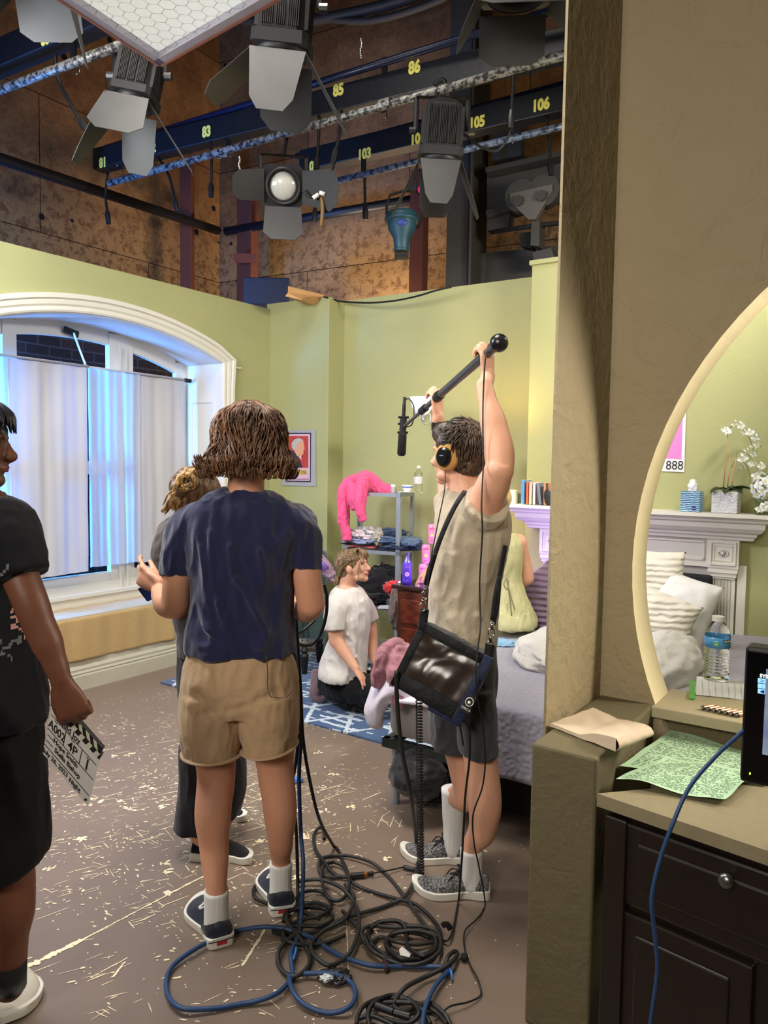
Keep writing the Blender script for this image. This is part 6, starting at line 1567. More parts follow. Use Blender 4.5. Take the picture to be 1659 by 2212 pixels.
# arms
eL = PT(382, 1318, .02); wL = PT(345, 1278, .16)
b.tube([PT(414, 1140, 0), PT(395, 1190, 0), PT(384, 1250, .0), PT(380, 1305, .01)], [.042, .046, .050, .050], 18, sub=4, round_=True)
b.tube([PT(380, 1308, .01), PT(362, 1305, .06), PT(350, 1288, .12), wL], [.048, .048, .038, .031], 18, sub=4, round_=True)
hand(b, PT(343, 1268, .17), (-.80, .35, .42), (.45, .85, -.25), (-.35, .0, 1), 1.0, fc=[(12, 30, 22), (32, 45, 30), (48, 55, 35), (58, 60, 30)], thumb=(20, 4), spread=9)
b.tube([PT(345, 1258, .16), PT(333, 1246, .17), PT(318, 1236, .19), PT(305, 1224, .20)], [.018, .0145, .0115, .0095], 12, sub=3, round_=True)
b.tube([PT(640, 1140, 0), PT(657, 1190, 0), PT(664, 1250, .0), PT(672, 1305, .01)], [.042, .046, .050, .049], 18, sub=4, round_=True)
b.tube([PT(672, 1305, .01), PT(662, 1318, .08), PT(648, 1315, .17), PT(636, 1306, .24)], [.048, .045, .038, .030], 18, sub=4, round_=True)
hand(b, PT(634, 1303, .26), (-.2, 1, -.12), (-1, -.1, 0), (0, 0, 1), .95, curl=(55, 70, 40))
body = obj('body', fuse(b, .0055, 3), SK_tan, t0, smooth=True)
# shirt
s_ = MB()
torso(s_, [(530, 1058, 50, .068, .0), (530, 1066, 72, .07, 0), (529, 1084, 104, .095, 0), (528, 1108, 132, .115, 0), (527, 1150, 134, .13, 0), (526, 1200, 120, .135, 0), (524, 1260, 111, .135, 0), (523, 1320, 109, .135, 0), (521, 1375, 114, .14, 0), (522, 1396, 117, .145, 0), (523, 1406, 116, .145, 0)], Y, p=2.5)
s_.tube([PT(440, 1118, 0), PT(412, 1128, 0), PT(394, 1155, 0), PT(385, 1195, 0), PT(381, 1242, 0)], [(.05, .07), (.056, .08), (.06, .075), (.056, .068), (.052, .066)], 22, sub=4, ref=(1, 0, 0))
s_.tube([PT(618, 1118, 0), PT(646, 1128, 0), PT(658, 1155, 0), PT(663, 1190, 0), PT(662, 1228, 0)], [(.05, .07), (.056, .08), (.06, .075), (.052, .068), (.050, .066)], 22, sub=4, ref=(1, 0, 0))
me = fuse(s_, .006, 3)
def NV(x, y, dy=-.13): return tuple(PT(x, y, dy))
F_ = [(NV(400, 1150), NV(430, 1240), .012, .014), (NV(420, 1130), NV(445, 1225), .010, .012), (NV(385, 1150), NV(405, 1225), .010, .012), (NV(436, 1180), NV(446, 1300), .009, .012), (NV(455, 1150), NV(462, 1260), .012, .008),
      (NV(500, 1180), NV(515, 1330), .014, .009), (NV(515, 1250), NV(585, 1385), .014, .013), (NV(560, 1190), NV(590, 1320), .012, .008), (NV(640, 1130), NV(628, 1240), .012, .012), (NV(655, 1140), NV(640, 1210), .009, .010), (NV(415, 1290), NV(450, 1360), .012, .012), (NV(430, 1340), NV(490, 1392), .012, .012), (NV(610, 1320), NV(560, 1395), .014, .010), (NV(420, 1395), NV(620, 1400), .010, .006), (NV(475, 1300), NV(500, 1390), .016, .008), (NV(600, 1180), NV(612, 1290), .012, .007)]
displace(me, wrinkle(.010, (8, 8, 3.2), 3, .9, [(a_, b_, w_, h_ * 2.0) for a_, b_, w_, h_ in F_]))
M_navyT = fabric('navy_cotton', (30, 33, 66), fs=.3, fold=20, sheen=.35); obj('t_shirt', me, M_navyT, t0, smooth=True)
# shorts
s_ = MB()
torso(s_, [(520, 1392, 102, .115, 0), (519, 1410, 112, .128, 0), (517, 1460, 126, .145, 0), (516, 1510, 130, .14, 0), (516, 1535, 128, .12, 0)], Y, p=2.6)
s_.loft(smooth_rings([ringsh(PT(458, 1490), (1, 0, 0), (0, 1, 0), px2m(66, Y), .14), ringsh(PT(455, 1540), (1, 0, 0), (0, 1, 0), px2m(67, Y), .135), ringsh(PT(458, 1590), (1, 0, .03), (0, 1, 0), px2m(65, Y), .125), ringsh(PT(462, 1626), (1, 0, .02), (0, 1, 0), px2m(61, Y), .12)], 4))
s_.loft(smooth_rings([ringsh(PT(578, 1490), (1, 0, 0), (0, 1, 0), px2m(66, Y), .14), ringsh(PT(581, 1540), (1, 0, 0), (0, 1, 0), px2m(65, Y), .135), ringsh(PT(583, 1585), (1, 0, .02), (0, 1, 0), px2m(60, Y), .125), ringsh(PT(582, 1614), (1, 0, .08), (0, 1, 0), px2m(54, Y), .12)], 4))
me = fuse(s_, .006, 3)
F_ = [(NV(425, 1430), NV(475, 1505), .016, .012), (NV(445, 1420), NV(470, 1500), .010, .012), (NV(425, 1500), NV(470, 1560), .016, -.014), (NV(510, 1400), NV(512, 1520), .008, .005), (NV(525, 1525), NV(430, 1545), .014, -.010), (NV(530, 1520), NV(620, 1490), .014, -.010), (NV(560, 1540), NV(600, 1590), .018, .008), (NV(470, 1520), NV(530, 1500), .02, -.010), (NV(405, 1440), NV(415, 1600), .018, .008)]
displace(me, wrinkle(.006, (10, 10, 5), 8, .6, F_))
M_tan = fabric('tan_sweat_cotton', (182, 152, 118), fs=.25, fold=18); sh = obj('shorts', me, M_tan, t0, smooth=True)
M_seam = mat('seam_brown', (96, 72, 52), .9, var=0)
pk = [(575, 1418), (578, 1450), (578, 1480), (583, 1502), (596, 1507), (618, 1506), (630, 1494)]
obj('pocket_seam', MB().tube([PT(x, y, -.150) for x, y in pk], .0016, 6), M_seam, sh, smooth=True)
for cx, cy, hw in ((462, 1622, 62), (582, 1610, 55)):
    obj('hem_band', MB().tube([PT(cx + hw * cos(a), cy - (4 if cx > 500 else 0) * cos(a), 0) + V((0, .122 * sin(a), 0)) for a in [2 * pi * i / 24 for i in range(24)]], (.005, .014), 8, sub=2, closed=True), M_tan, sh, smooth=True)
M_shoeb = fabric('navy_suede', (38, 42, 58), fs=.1); M_wrub = mat('white_rubber', (222, 218, 208), .5, var=.05)
M_redp = mat('red_rubber', (190, 40, 48), .5, var=0); M_wlace = mat('white_lace', (230, 228, 224), .8, var=0)
hl = Z(478, 2046); tl = Z(422, 1930); hr = Z(611, 1978); tr_ = Z(585, 1868)
for h_, t_, nm in ((hl, tl, 'l'), (hr, tr_, 'r')):
    d_ = (t_ - h_).normalized(); sh_ = shoe('shoe', h_, h_ + d_ * .295, t0, M_shoeb, M_wrub, w=.056, lace=M_wlace, heelpatch=M_redp)
    s2 = V((-d_.y, d_.x, 0))
    obj('heel_counter', MB().loft(smooth_rings([[h_ + d_ * (.004 + q) + s2 * (.0 + ww * cos(a)) + V((0, 0, .028 + (hh) * max(0, sin(a)) ** .7)) for a in [pi * j / 12 for j in range(13)]] for q, ww, hh in ((.0, .034, .044), (.015, .046, .048), (.05, .048, .045), (.085, .047, .022))], 2), cap=False), M_blkcloth, sh_, smooth=True)
    obj('side_stripe', MB().tube([h_ - d_ * .006 + V((0, 0, .028)) + s2 * (-.045), h_ - d_ * .010 + V((0, 0, .028)), h_ - d_ * .006 + V((0, 0, .028)) + s2 * .045], .0016, 6), M_black, sh_)
sock(t0, [UPz(aL, .03), UPz(aL, .10), UPz(aL, .165)], [(.042, .042), (.041, .041), (.042, .042)], M_sock)
sock(t0, [UPz(aR, .03), UPz(aR, .10), UPz(aR, .165)], [(.042, .042), (.040, .040), (.041, .041)], M_sock)
# hair: shell plus locks
hb = MB()
hb.ball(HC + V((0, -.010, .045)), (.108, .120, .100), nu=28, nv=18)
hb.ball(HC + V((-.004, -.03, -.012)), (.106, .096, .085), nu=28, nv=18)
me = fuse(hb, .006, 2); displace(me, lambda co, no: .006 * (1 - np.abs(nz(co, (40, 40, 7), 5)) * 3))
M_hair = hairmat('brown_wavy_hair', (34, 22, 16), (150, 106, 74))
hair = obj('hair', me, M_hair, t0, smooth=True)
lk = MB(); rh = random.Random(21)
for i in range(1000):
    th_ = rh.uniform(0, 2 * pi); el = rh.uniform(-.35, 1.5)
    if sin(th_) > .55 and el < .6: continue       # face side stays free
    r0 = V((.110 * cos(el) * cos(th_), .115 * cos(el) * sin(th_) - .015, .100 * sin(el) + .045))
    pts = [HC + r0]; a_ = th_ + rh.uniform(-.2, .2); p = r0.copy(); Ls = rh.uniform(.7, 1.15)
    zend = -.098 + rh.uniform(-.02, .04)
    n = 6; wave = rh.uniform(0, 6)
    for k in range(1, n + 1):
        f = k / n; z = r0.z + (zend - r0.z) * f
        e = max(0.0, 1 - ((z - .035) / .115) ** 2) ** .5 if z > .035 else 1.0
        rad = (.112 * e + (.012 * sin(f * 9 + wave)) + (.030 * max(0, f - .62) / .38 * (1.3 if cos(a_) < -.2 else .7) if True else 0)) * rh.uniform(.97, 1.05)
        a2 = a_ + .16 * sin(f * 6 + wave + a_ * 3)
        pts.append(HC + V((rad * cos(a2), rad * 1.02 * sin(a2) - .018, z)))
    if rh.random() < .7:
        e_ = pts[-1] - HC; e_.z = 0; e_.normalize(); pts.append(pts[-1] + e_ * .016 + V((0, 0, .006))); pts.append(pts[-1] + e_ * .004 + V((0, 0, .016)))
    lock(lk, pts, rh.uniform(.0028, .006), ref=(pts[0] - HC), n=5)
obj('hair_locks', lk, M_hair, hair, smooth=True)
# phone in left hand
hp = PT(312, 1280, .28)
ph = obj('phone', MB().box(hp + V((.02, .03, 0)), (.062, .13, .009), look((.25, 1, .05), (.75, -.1, .65)), bev=.004), mat('phone_blue', (30, 42, 96), .25, .4, var=0)); tag(ph, 'dark blue phone held in the left hand of the man in navy', 'phone')

# ======================= boom operator ===============================
Y = 2.86
t0 = person((.27, Y, 0), 'person in beige T-shirt and charcoal shorts holding a boom pole overhead, wearing headphones')
b = MB()
fdir = V((-.80, .60, -.02)).normalized(); HC = PT(992, 985, .02)
headshape(b, HC, fdir)
b.tube([PT(995, 1005, .03), PT(1003, 1045, .02), PT(1012, 1085, 0)], [(.060, .062), (.058, .060), (.07, .065)], 20, sub=4, round_=True)
X3 = V((.80, -.45, 0)).normalized()      # torso turned: chest to the left and away
X3 = V((.75, -.66, 0)).normalized()
torso(b, [(1018, 1088, 44, .08, 0), (1020, 1130, 58, .125, 0), (1010, 1200, 62, .14, 0), (1003, 1290, 60, .135, 0), (998, 1390, 62, .14, 0), (998, 1480, 58, .12, 0), (1000, 1520, 50, .10, 0)], Y, X=(1, 0, 0))
# near leg
hN = Z(1055, 1935); tN = Z(904, 1922); hF = Z(1015, 1862); tF = Z(918, 1852)
aN = ank(hN, tN, .066); aF = ank(hF, tF, .07)
b.tube([PT(1025, 1490, -.06), PT(1033, 1580, -.07), PT(1040, 1660, -.07), PT(1048, 1735, -.09), PT(1041, 1795, -.08), UPz(aN, .18), UPz(aN, .05)], [.068, .066, .064, .062, .052, .037, .038], 20, sub=5, round_=True)
b.tube([PT(975, 1490, .08), PT(985, 1580, .09), PT(1002, 1660, .10), PT(1010, 1720, .11), UPz(aF, .26), UPz(aF, .15), UPz(aF, .05)], [.066, .064, .060, .056, .045, .036, .037], 20, sub=5, round_=True)
# near (left) arm raised: shoulder -> elbow back -> hand on the pole
shn = PT(1040, 1105, -.10); eln = PT(1080, 1002, -.22); wrn = PT(1046, 842, -.12)
b.tube([PT(1036, 1118, -.06), shn, PT(1062, 1055, -.17), PT(1078, 1015, -.22)], [.080, .072, .060, .050], 20, sub=4, round_=True)
b.tube([PT(1080, 1018, -.22), PT(1078, 975, -.20), PT(1066, 915, -.17), PT(1053, 865, -.14), PT(1046, 830, -.12)], [(.048, .046), (.053, .050), (.047, .044), (.034, .032), (.030, .026)], 20, sub=4, round_=True)
pA = PT(1078, 741, -.16); pB = P(872, 922, 4.05)      # pole axis
pd = (pB - pA).normalized()
def pole(px): # point on pole axis at pixel column
    lo, hi = 0, 1
    for _ in range(40):
        m_ = (lo + hi) / 2; q = pA.lerp(pB, m_); d_ = q - V((0, 0, EYE)); xx = 829.5 + FPX * d_.dot(_R) / d_.dot(_fw)
        if xx > px: lo = m_
        else: hi = m_
    return pA.lerp(pB, lo)
pn_ = pole(1047)
wr = pn_ - V((0, 0, .085)) + V((.012, -.012, 0)); b.tube([PT(1046, 842, -.12), wr + V((0, 0, .01))], [.029, .027], 16, sub=1, round_=True)
hand(b, wr, (-.05, 0, 1), V((-.55, .5, 0)), -pd * -1 if False else V((-.5, .75, .1)), 1.0, fc=[(30, 85, 70), (32, 88, 72), (34, 88, 72), (36, 85, 70)], thumb=(30, 30), spread=1)
# far (right) arm
pf = pole(938); wf = pf - V((0, 0, .075)) + V((.018, -.01, 0))
b.tube([PT(985, 1095, .10), PT(975, 1040, .16), PT(968, 980, .22)], [.070, .056, .048], 18, sub=4, round_=True)
b.tube([PT(968, 985, .22), PT(962, 950, .24), wf - V((-.01, .02, .08)), wf], [(.047, .045), (.046, .043), (.033, .031), (.028, .025)], 18, sub=4, round_=True)
hand(b, wf, (-.05, 0, 1), V((-.5, .5, 0)), V((-.5, .75, .1)), 1.0, fc=[(30, 80, 60), (32, 82, 62), (34, 82, 62), (36, 80, 60)], thumb=(30, 30), spread=1)
body = obj('body', fuse(b, .0055, 3), SK_light, t0, smooth=True)
# T-shirt
s_ = MB()
torso(s_, [(1012, 1062, 40, .085, 0), (1018, 1082, 62, .125, 0), (1022, 1110, 80, .155, 0), (1020, 1160, 82, .165, 0), (1010, 1220, 78, .16, 0), (1002, 1285, 74, .155, 0), (1000, 1340, 72, .16, 0), (1000, 1382, 73, .165, 0), (1000, 1396, 73, .165, 0)], Y, p=2.3)
s_.tube([PT(1030, 1135, -.05), PT(1045, 1105, -.11), PT(1054, 1085, -.15)], [(.09, .09), (.09, .085), (.088, .08)], 22, sub=4)
s_.tube([PT(990, 1115, .08), PT(982, 1075, .13)], [(.09, .09), (.08, .08)], 20, sub=1)
me = fuse(s_, .006, 3)
def BV(x, y, dy=-.15): return tuple(PT(x, y, dy))
F_ = [(BV(1020, 1180), BV(985, 1330), .014, .010), (BV(1045, 1170), BV(1020, 1390), .007, .010), (BV(1060, 1160), BV(1040, 1330), .014, .010), (BV(1075, 1160), BV(1062, 1300), .012, .010), (BV(1000, 1130), BV(960, 1230), .016, .010), (BV(985, 1200), BV(950, 1300), .014, .008), (BV(1090, 1140), BV(1066, 1240), .012, .012), (BV(1010, 1100), BV(1030, 1150), .014, .010), (BV(940, 1290), BV(1000, 1380), .016, .010), (BV(1030, 1330), BV(1060, 1388), .012, .010)]
displace(me, wrinkle(.008, (8, 8, 4), 13, .7, F_))
M_beige = fabric('beige_cotton', (176, 162, 140), fs=.35, fold=18); ts = obj('t_shirt', me, M_beige, t0, smooth=True)
# shorts
s_ = MB()
torso(s_, [(1000, 1375, 68, .15, 0), (1000, 1420, 72, .155, 0), (1001, 1480, 74, .155, 0), (1001, 1510, 70, .14, 0)], Y)
s_.loft(smooth_rings([ringsh(PT(1026, 1480, -.06), (1, 0, 0), (0, 1, 0), px2m(45, Y), .11), ringsh(PT(1029, 1540, -.06), (1, 0, 0), (0, 1, 0), px2m(44, Y), .115), ringsh(PT(1031, 1600, -.06), (1, 0, -.03), (0, 1, 0), px2m(40, Y), .11), ringsh(PT(1032, 1622, -.06), (1, 0, -.04), (0, 1, 0), px2m(38, Y), .11)], 4))
s_.loft(smooth_rings([ringsh(PT(973, 1480, .07), (1, 0, 0), (0, 1, 0), px2m(46, Y), .11), ringsh(PT(968, 1540, .07), (1, 0, 0), (0, 1, 0), px2m(44, Y), .115), ringsh(PT(970, 1590, .07), (1, 0, 0), (0, 1, 0), px2m(42, Y), .11), ringsh(PT(972, 1610, .07), (1, 0, 0), (0, 1, 0), px2m(40, Y), .11)], 4))
me = fuse(s_, .006, 3); displace(me, wrinkle(.006, (9, 9, 5), 18, .6)); M_char = fabric('charcoal_cotton', (58, 58, 62), fs=.3); sh = obj('shorts', me, M_char, t0, smooth=True)
# shoes (grey knit, white soles)
t = NT('grey_knit'); vo = t.noise(160, 3, .7); t.p(col=t.ramp(vo, [(.42, (40, 40, 42)), (.6, (138, 136, 134))]).outputs[0], rough=.9); t.bump(vo, .4, .003); M_knit = t.m
M_blace = mat('black_lace', (16, 16, 18), .8, var=0)
hN = Z(1055, 1935); tN = Z(904, 1922); hF = Z(1015, 1862); tF = Z(918, 1852)
dN = (tN - hN).normalized(); dF = (tF - hF).normalized()
for h_, d_ in ((hN, dN), (hF, dF)):
    hh = h_ + V((0, 0, 0)); s1 = shoe('shoe', hh, hh + d_ * .285, t0, M_knit, M_wrub, w=.052, lace=M_blace, collar=.088)
sock(t0, [UPz(aN, .03), UPz(aN, .10), UPz(aN, .175)], [(.042, .042), (.041, .041), (.043, .043)], M_sock)
sock(t0, [UPz(aF, .03), UPz(aF, .12), UPz(aF, .22), UPz(aF, .30)], [(.042, .042), (.041, .041), (.048, .048), (.053, .053)], M_sock)
# watch
wc = wf - V((-.006, .012, .045)); ad = V((-.12, .15, 1)).normalized()
w_ = obj('watch_strap', MB().tube([wc - ad * .014, wc + ad * .014], (.036, .034), 20, sub=1), M_blackmatte, t0, smooth='auto')
obj('watch_case', MB().box(wc + V((-.03, -.012, 0)), (.012, .03, .036), bev=.004), M_black, w_)
# hair
hb = MB(); hM = look(fdir)
hb.ball(HC + V((0, 0, .045)) - fdir * .020, (.090, .108, .088), hM, 28, 18); hb.ball(HC - fdir * .042 + V((0, 0, .0)), (.079, .068, .078), hM, 28, 18); hb.ball(HC + fdir * .05 + V((0, 0, .085)), (.068, .055, .045), hM, 24, 14)
me = fuse(hb, .006, 2); displace(me, lambda co, no: .005 * (1 - np.abs(nz(co, (26, 26, 26), 5)) * 3))
M_hair2 = hairmat('dark_brown_hair', (26, 20, 16), (92, 72, 56)); hair = obj('hair', me, M_hair2, t0, smooth=True)
lk = MB(); rh = random.Random(4); Xh = V((hM[0][0], hM[1][0], hM[2][0]))
for i in range(620):
    u = rh.uniform(-1, 1); v = rh.uniform(-.9, 1.35)
    n_ = (Xh * sin(u * 1.45) * cos(v * .5) - fdir * cos(u * 1.45) * cos(v) + V((0, 0, sin(v)))).normalized()
    c_ = HC + V((0, 0, .035)) - fdir * .020
    p0 = c_ + V((n_.x * .100, n_.y * .100, n_.z * .094)); 
    if (p0 - HC).dot(V((0, 0, 1))) < -.055: continue
    g = (V((0, 0, -1)) + fdir * rh.uniform(-.2, .9) * max(0, n_.z) * 1.5); g = (g - n_ * g.dot(n_)).normalized() if (g - n_ * g.dot(n_)).length > .05 else V((0, 0, -1))
    L_ = rh.uniform(.025, .05) * (1.3 if n_.z > .4 else .8)
    pts = [p0 - n_ * .006, p0 + g * L_ * .4 + n_ * .004, p0 + g * L_ * .8 + n_ * .004 * rh.random(), p0 + g * L_ * 1.1 + n_ * rh.uniform(-.004, .006)]
    lock(lk, pts, rh.uniform(.0028, .0055), ref=n_, n=5)
obj('hair_locks', lk, M_hair2, hair, smooth=True)
# headphones (worn, things of their own)
hpT = thing('headphones', HC + V((0, 0, .1)), 'black over-ear headphones with tan foam pads on the boom operator', 'headphones')
M_hp = mat('headphone_black', (18, 18, 20), .3, .2, var=0); M_foam = mat('tan_foam', (186, 138, 78), .95, var=.25, vs=40)
for sg in (-1, 1):
    ec = HC + Xh * (.088 * sg) + V((0, 0, -.005)) + fdir * -.002
    pad = obj('ear_pad', MB().tube([ec - Xh * sg * .014, ec - Xh * sg * .008, ec + Xh * sg * .008, ec + Xh * sg * .016], [(.040, .036), (.050, .048), (.050, .048), (.038, .034)], 28, sub=3, ref=(0, 0, 1)), M_foam, hpT, smooth=True)
    cup = obj('ear_cup', MB().tube([ec + Xh * sg * .014, ec + Xh * sg * .030, ec + Xh * sg * .038], [(.036, .030), (.035, .029), (.027, .021)], 24, sub=1, ref=(0, 0, 1)), M_hp, hpT, smooth='auto')
    q = ec + Xh * sg * .0385; obj('silver_mark', MB().box(q + V((0, 0, .004)), (.002, .016, .004), look(fdir), bev=.0005), M_alu, cup)
arc = []
for k in range(13):
    a = pi * k / 12; arc.append(HC + Xh * (.098 * cos(a)) + V((0, 0, .012 + .128 * sin(a))) + fdir * .005)
obj('headband', MB().tube(arc, (.006, .015), 10, sub=2, ref=Xh), M_blackmatte, hpT, smooth=True)
for sg in (-1, 1):
    for k in range(3): obj('adjuster', MB().box(HC + Xh * (.104 * sg) + V((0, 0, .055 + k * .011)) + fdir * .005, (.004, .026, .0035), look(fdir)), M_alu, hpT)
# boom pole, mic
bp = thing('boom_pole', pA, 'long grey telescopic boom pole with a round black end knob', 'boom pole')
kn = obj('end_knob', MB().ball(pA, .0325, nu=28, nv=18), mat('knob_black', (16, 16, 18), .3), bp, smooth=True)
p1 = pole(945); p2 = pole(925); p3 = pole(916)
M_pole = mat('graphite_tube', (72, 74, 72), .3, .5, var=.1)
obj('handle_tube', MB().tube([pA + pd * .02, p1], .0175, 20, sub=1), M_pole, bp, smooth='auto')
obj('jack_socket', MB().box(pA + pd * .07 + V((-.0, 0, .012)), (.02, .05, .018), look(pd), bev=.003), M_black, bp)
obj('locking_collar', MB().tube([p1 - pd * .05, p1 - pd * .01, p1 + pd * .02], [.021, .024, .020], 20, sub=1), M_black, bp, smooth='auto')
obj('middle_tube', MB().tube([p1, p3], .0125, 16, sub=1), M_pole, bp, smooth='auto')
obj('locking_collar', MB().tube([p3 - pd * .03, p3 + pd * .05], .018, 16, sub=1), M_black, bp, smooth='auto')
obj('tip_tube', MB().tube([p3, pB], .0085, 14, sub=1), mat('brown_grey_tube', (96, 82, 76), .35, .5), bp, smooth='auto')
mt0 = P(872, 895, 4.05); mt1 = P(867, 985, 4.05); md = (mt1 - mt0).normalized()
mic = thing('microphone', mt0, 'black shotgun microphone with foam windscreen on the boom tip', 'microphone')
m9 = mt0.lerp(mt1, .44)
obj('windscreen', MB().tube([m9, m9 + md * .02, mt1 - md * .012, mt1], [.020, .022, .023, .014], 20, sub=1), mat('foam_black', (12, 12, 13), .95, var=.2, vs=200), mic, smooth=True)
obj('mic_body', MB().tube([mt0 - md * .05, m9], .0095, 14, sub=1), M_black, mic, smooth='auto')
obj('shock_mount', MB().tube([mt0 + md * .02, mt0 + md * .10], .018, 14, sub=1), M_blackmatte, mic, smooth='auto')
for q in (.015, .05, .095): obj('mount_clip', MB().tube([mt0 + md * q - V((.028, 0, 0)), mt0 + md * q + V((.028, 0, 0))], (.006, .012), 8, sub=1), M_blackmatte, mic)
obj('connector', MB().tube([mt0 - md * .09, mt0 - md * .04], .0085, 12, sub=1), M_plug, mic, smooth='auto')
o = obj('microphone_cable', MB().tube([P(872, 868, 4.05), P(882, 861, 4.05), P(893, 875, 4.03), P(894, 900, 4.0), P(889, 918, 4.0), P(878, 922, 4.03), pB + V((.02, -.02, 0))], .0032, 6), M_cable, smooth=True); tag(o, 'thin cable looping from the microphone to the boom tip', 'cable')
# audio bag
bgY = 2.58
quad = [(904, 1338), (1056, 1420), (1001, 1562), (850, 1482)]
bc_ = [P(x, y, bgY + d_) for (x, y), d_ in zip(quad, (.06, -.02, -.02, .04))]
ex = (bc_[1] - bc_[0]).normalized(); ez = ((bc_[0] - bc_[3]) - ex * (bc_[0] - bc_[3]).dot(ex)).normalized(); ey = ez.cross(ex)   # away from the camera
wB = (bc_[1] - bc_[0]).length; hB_ = (bc_[0] - bc_[3]).length; cB = sum(bc_, V((0, 0, 0))) / 4
MG_ = frame(ex, ey, ez); dp_ = .11
bag = thing('mixer_bag', cB + V((0, 0, 0)), 'navy and black audio mixer bag with clear plastic window hanging at the hip', 'bag')
M_nylon = fabric('navy_nylon', (24, 34, 62), rough=.6, fs=.5, fold=22); M_nylonk = fabric('black_nylon_web', (12, 13, 18), rough=.6, fs=.4, fold=22)
def BG(u, v, w): return cB + ex * u + ez * v + ey * w
me = fuse(MB().box(BG(0, 0, dp_ / 2), (wB, dp_, hB_), MG_, bev=.02), .007, 4); displace(me, wrinkle(.006, (14, 14, 14), 30, .6)); obj('bag_body', me, M_nylonk, bag, smooth=True)
fr_ = MB()
for a, b_, c_, d_ in ((-wB / 2, wB / 2, hB_ / 2 - .035, hB_ / 2), (-wB / 2, wB / 2, -hB_ / 2, -hB_ / 2 + .06), (-wB / 2, -wB / 2 + .03, -hB_ / 2, hB_ / 2)): fr_.box(BG((a + b_) / 2, (c_ + d_) / 2, -.004), (b_ - a, .014, d_ - c_), MG_, bev=.004)
obj('front_border', fr_, M_nylonk, bag, smooth='auto')
obj('side_panel', MB().box(BG(wB / 2 - .012, 0, .0), (.036, .03, hB_ * 1.02), MG_, bev=.008), M_nylon, bag, smooth='auto')
obj('lower_corner', MB().box(BG(wB / 2 - .06, -hB_ / 2 + .01, .0), (.12, .02, .05), MG_, bev=.008), M_nylon, bag, smooth='auto')
t = NT('wavy_clear_vinyl'); t.p(col=(50, 40, 35), rough=.22, spec=.4); t.bump(t.noise(5, 2, .4, dist=1.2), .7, .03); 
me = MB().grid(lambda u, v: BG(-wB / 2 + .03 + (wB - .06) * u, -hB_ / 2 + .06 + (hB_ - .095) * v, -.012 + .004 * noise.noise((u * 4, v * 3, 1))), 40, 30).mesh('vinyl'); obj('clear_window', me, t.m, bag, smooth=True)
obj('tuning_panel', MB().box(BG(-.05, .03, .01), (.10, .01, .06), MG_), mat('device_face', (96, 78, 66), .4, .3), bag)
pt = BG(wB / 2 - .002, -.05, -.018); obj('badge', MB().box(pt, (.034, .004, .062), MG_, bev=.002), M_blackmatte, bag); bd_ = bag.children[-1]
obj('badge_ring', MB().tube([pt - ey * .003 + ex * .013 * cos(q) + ez * (.010 + .014 * sin(q)) for q in [i * pi / 8 for i in range(16)]], .0015, 6, closed=True), M_wplastic, bd_)
text('ORCA', .0125, frame(ex, ez, -ey, pt - ey * .0035 - ez * .016), M_wplastic, bd_, 'lettering', .0003)
obj('badge_spot', MB().ball(pt - ey * .003 + ez * .008, (.006, .006, .006), nu=8, nv=6), M_wplastic, bd_)
for (x, y), (u, v) in (((912, 1310), (-1, 1)), ((1062, 1410), (1, 1))):
    p = BG(u * (wB / 2 - .01), v * hB_ / 2, 0)
    obj('strap_tab', MB().tube([p - ez * .02, p + V((0, 0, .045))], (.016, .006), 10, sub=1, ref=ex), M_nylonk, bag)
# harness straps
strap = thing('shoulder_harness', PT(960, 1150, -.1), 'black webbing harness with metal clips carrying the audio bag', 'harness')
def stp(pts, w=.009, name='webbing'): obj(name, MB().tube([PT(x, y, d_) for x, y, d_ in pts], (w, .0025), 8, ref=(1, 0, 0)), M_nylonk, strap, smooth=True)
stp([(1005, 1060, -.13), (985, 1090, -.17), (965, 1130, -.19), (945, 1180, -.20), (930, 1230, -.21), (920, 1270, -.22)])
stp([(940, 1195, -.22), (928, 1225, -.23), (919, 1262, -.23)], .007)
stp([(1092, 1178, -.17), (1080, 1240, -.19), (1070, 1290, -.21), (1064, 1340, -.22)]); stp([(1078, 1245, -.2), (1076, 1300, -.21), (1066, 1350, -.22)], .007)
M_chrome = mat('chrome_clip', (200, 200, 200), .15, 1, var=0)
for x0, y0, x1, y1 in ((920, 1268, 911, 1318), (1064, 1345, 1058, 1400)):
    for k in range(4):
        a = k / 4; c_ = PT(x0 + (x1 - x0) * (a + .12), y0 + (y1 - y0) * (a + .12), -.25)
        mb = MB(); 
        if k % 2: mb.tube([c_ + V((.011 * cos(q), 0, .014 * sin(q))) for q in [i * pi / 5 for i in range(10)]], .0026, 6, closed=True)
        else: mb.tube([c_ + V((0, 0, .014)), c_ - V((0, 0, .014))], (.007, .005), 8, sub=1)
        obj('metal_clip', mb, M_chrome, strap, smooth=True)

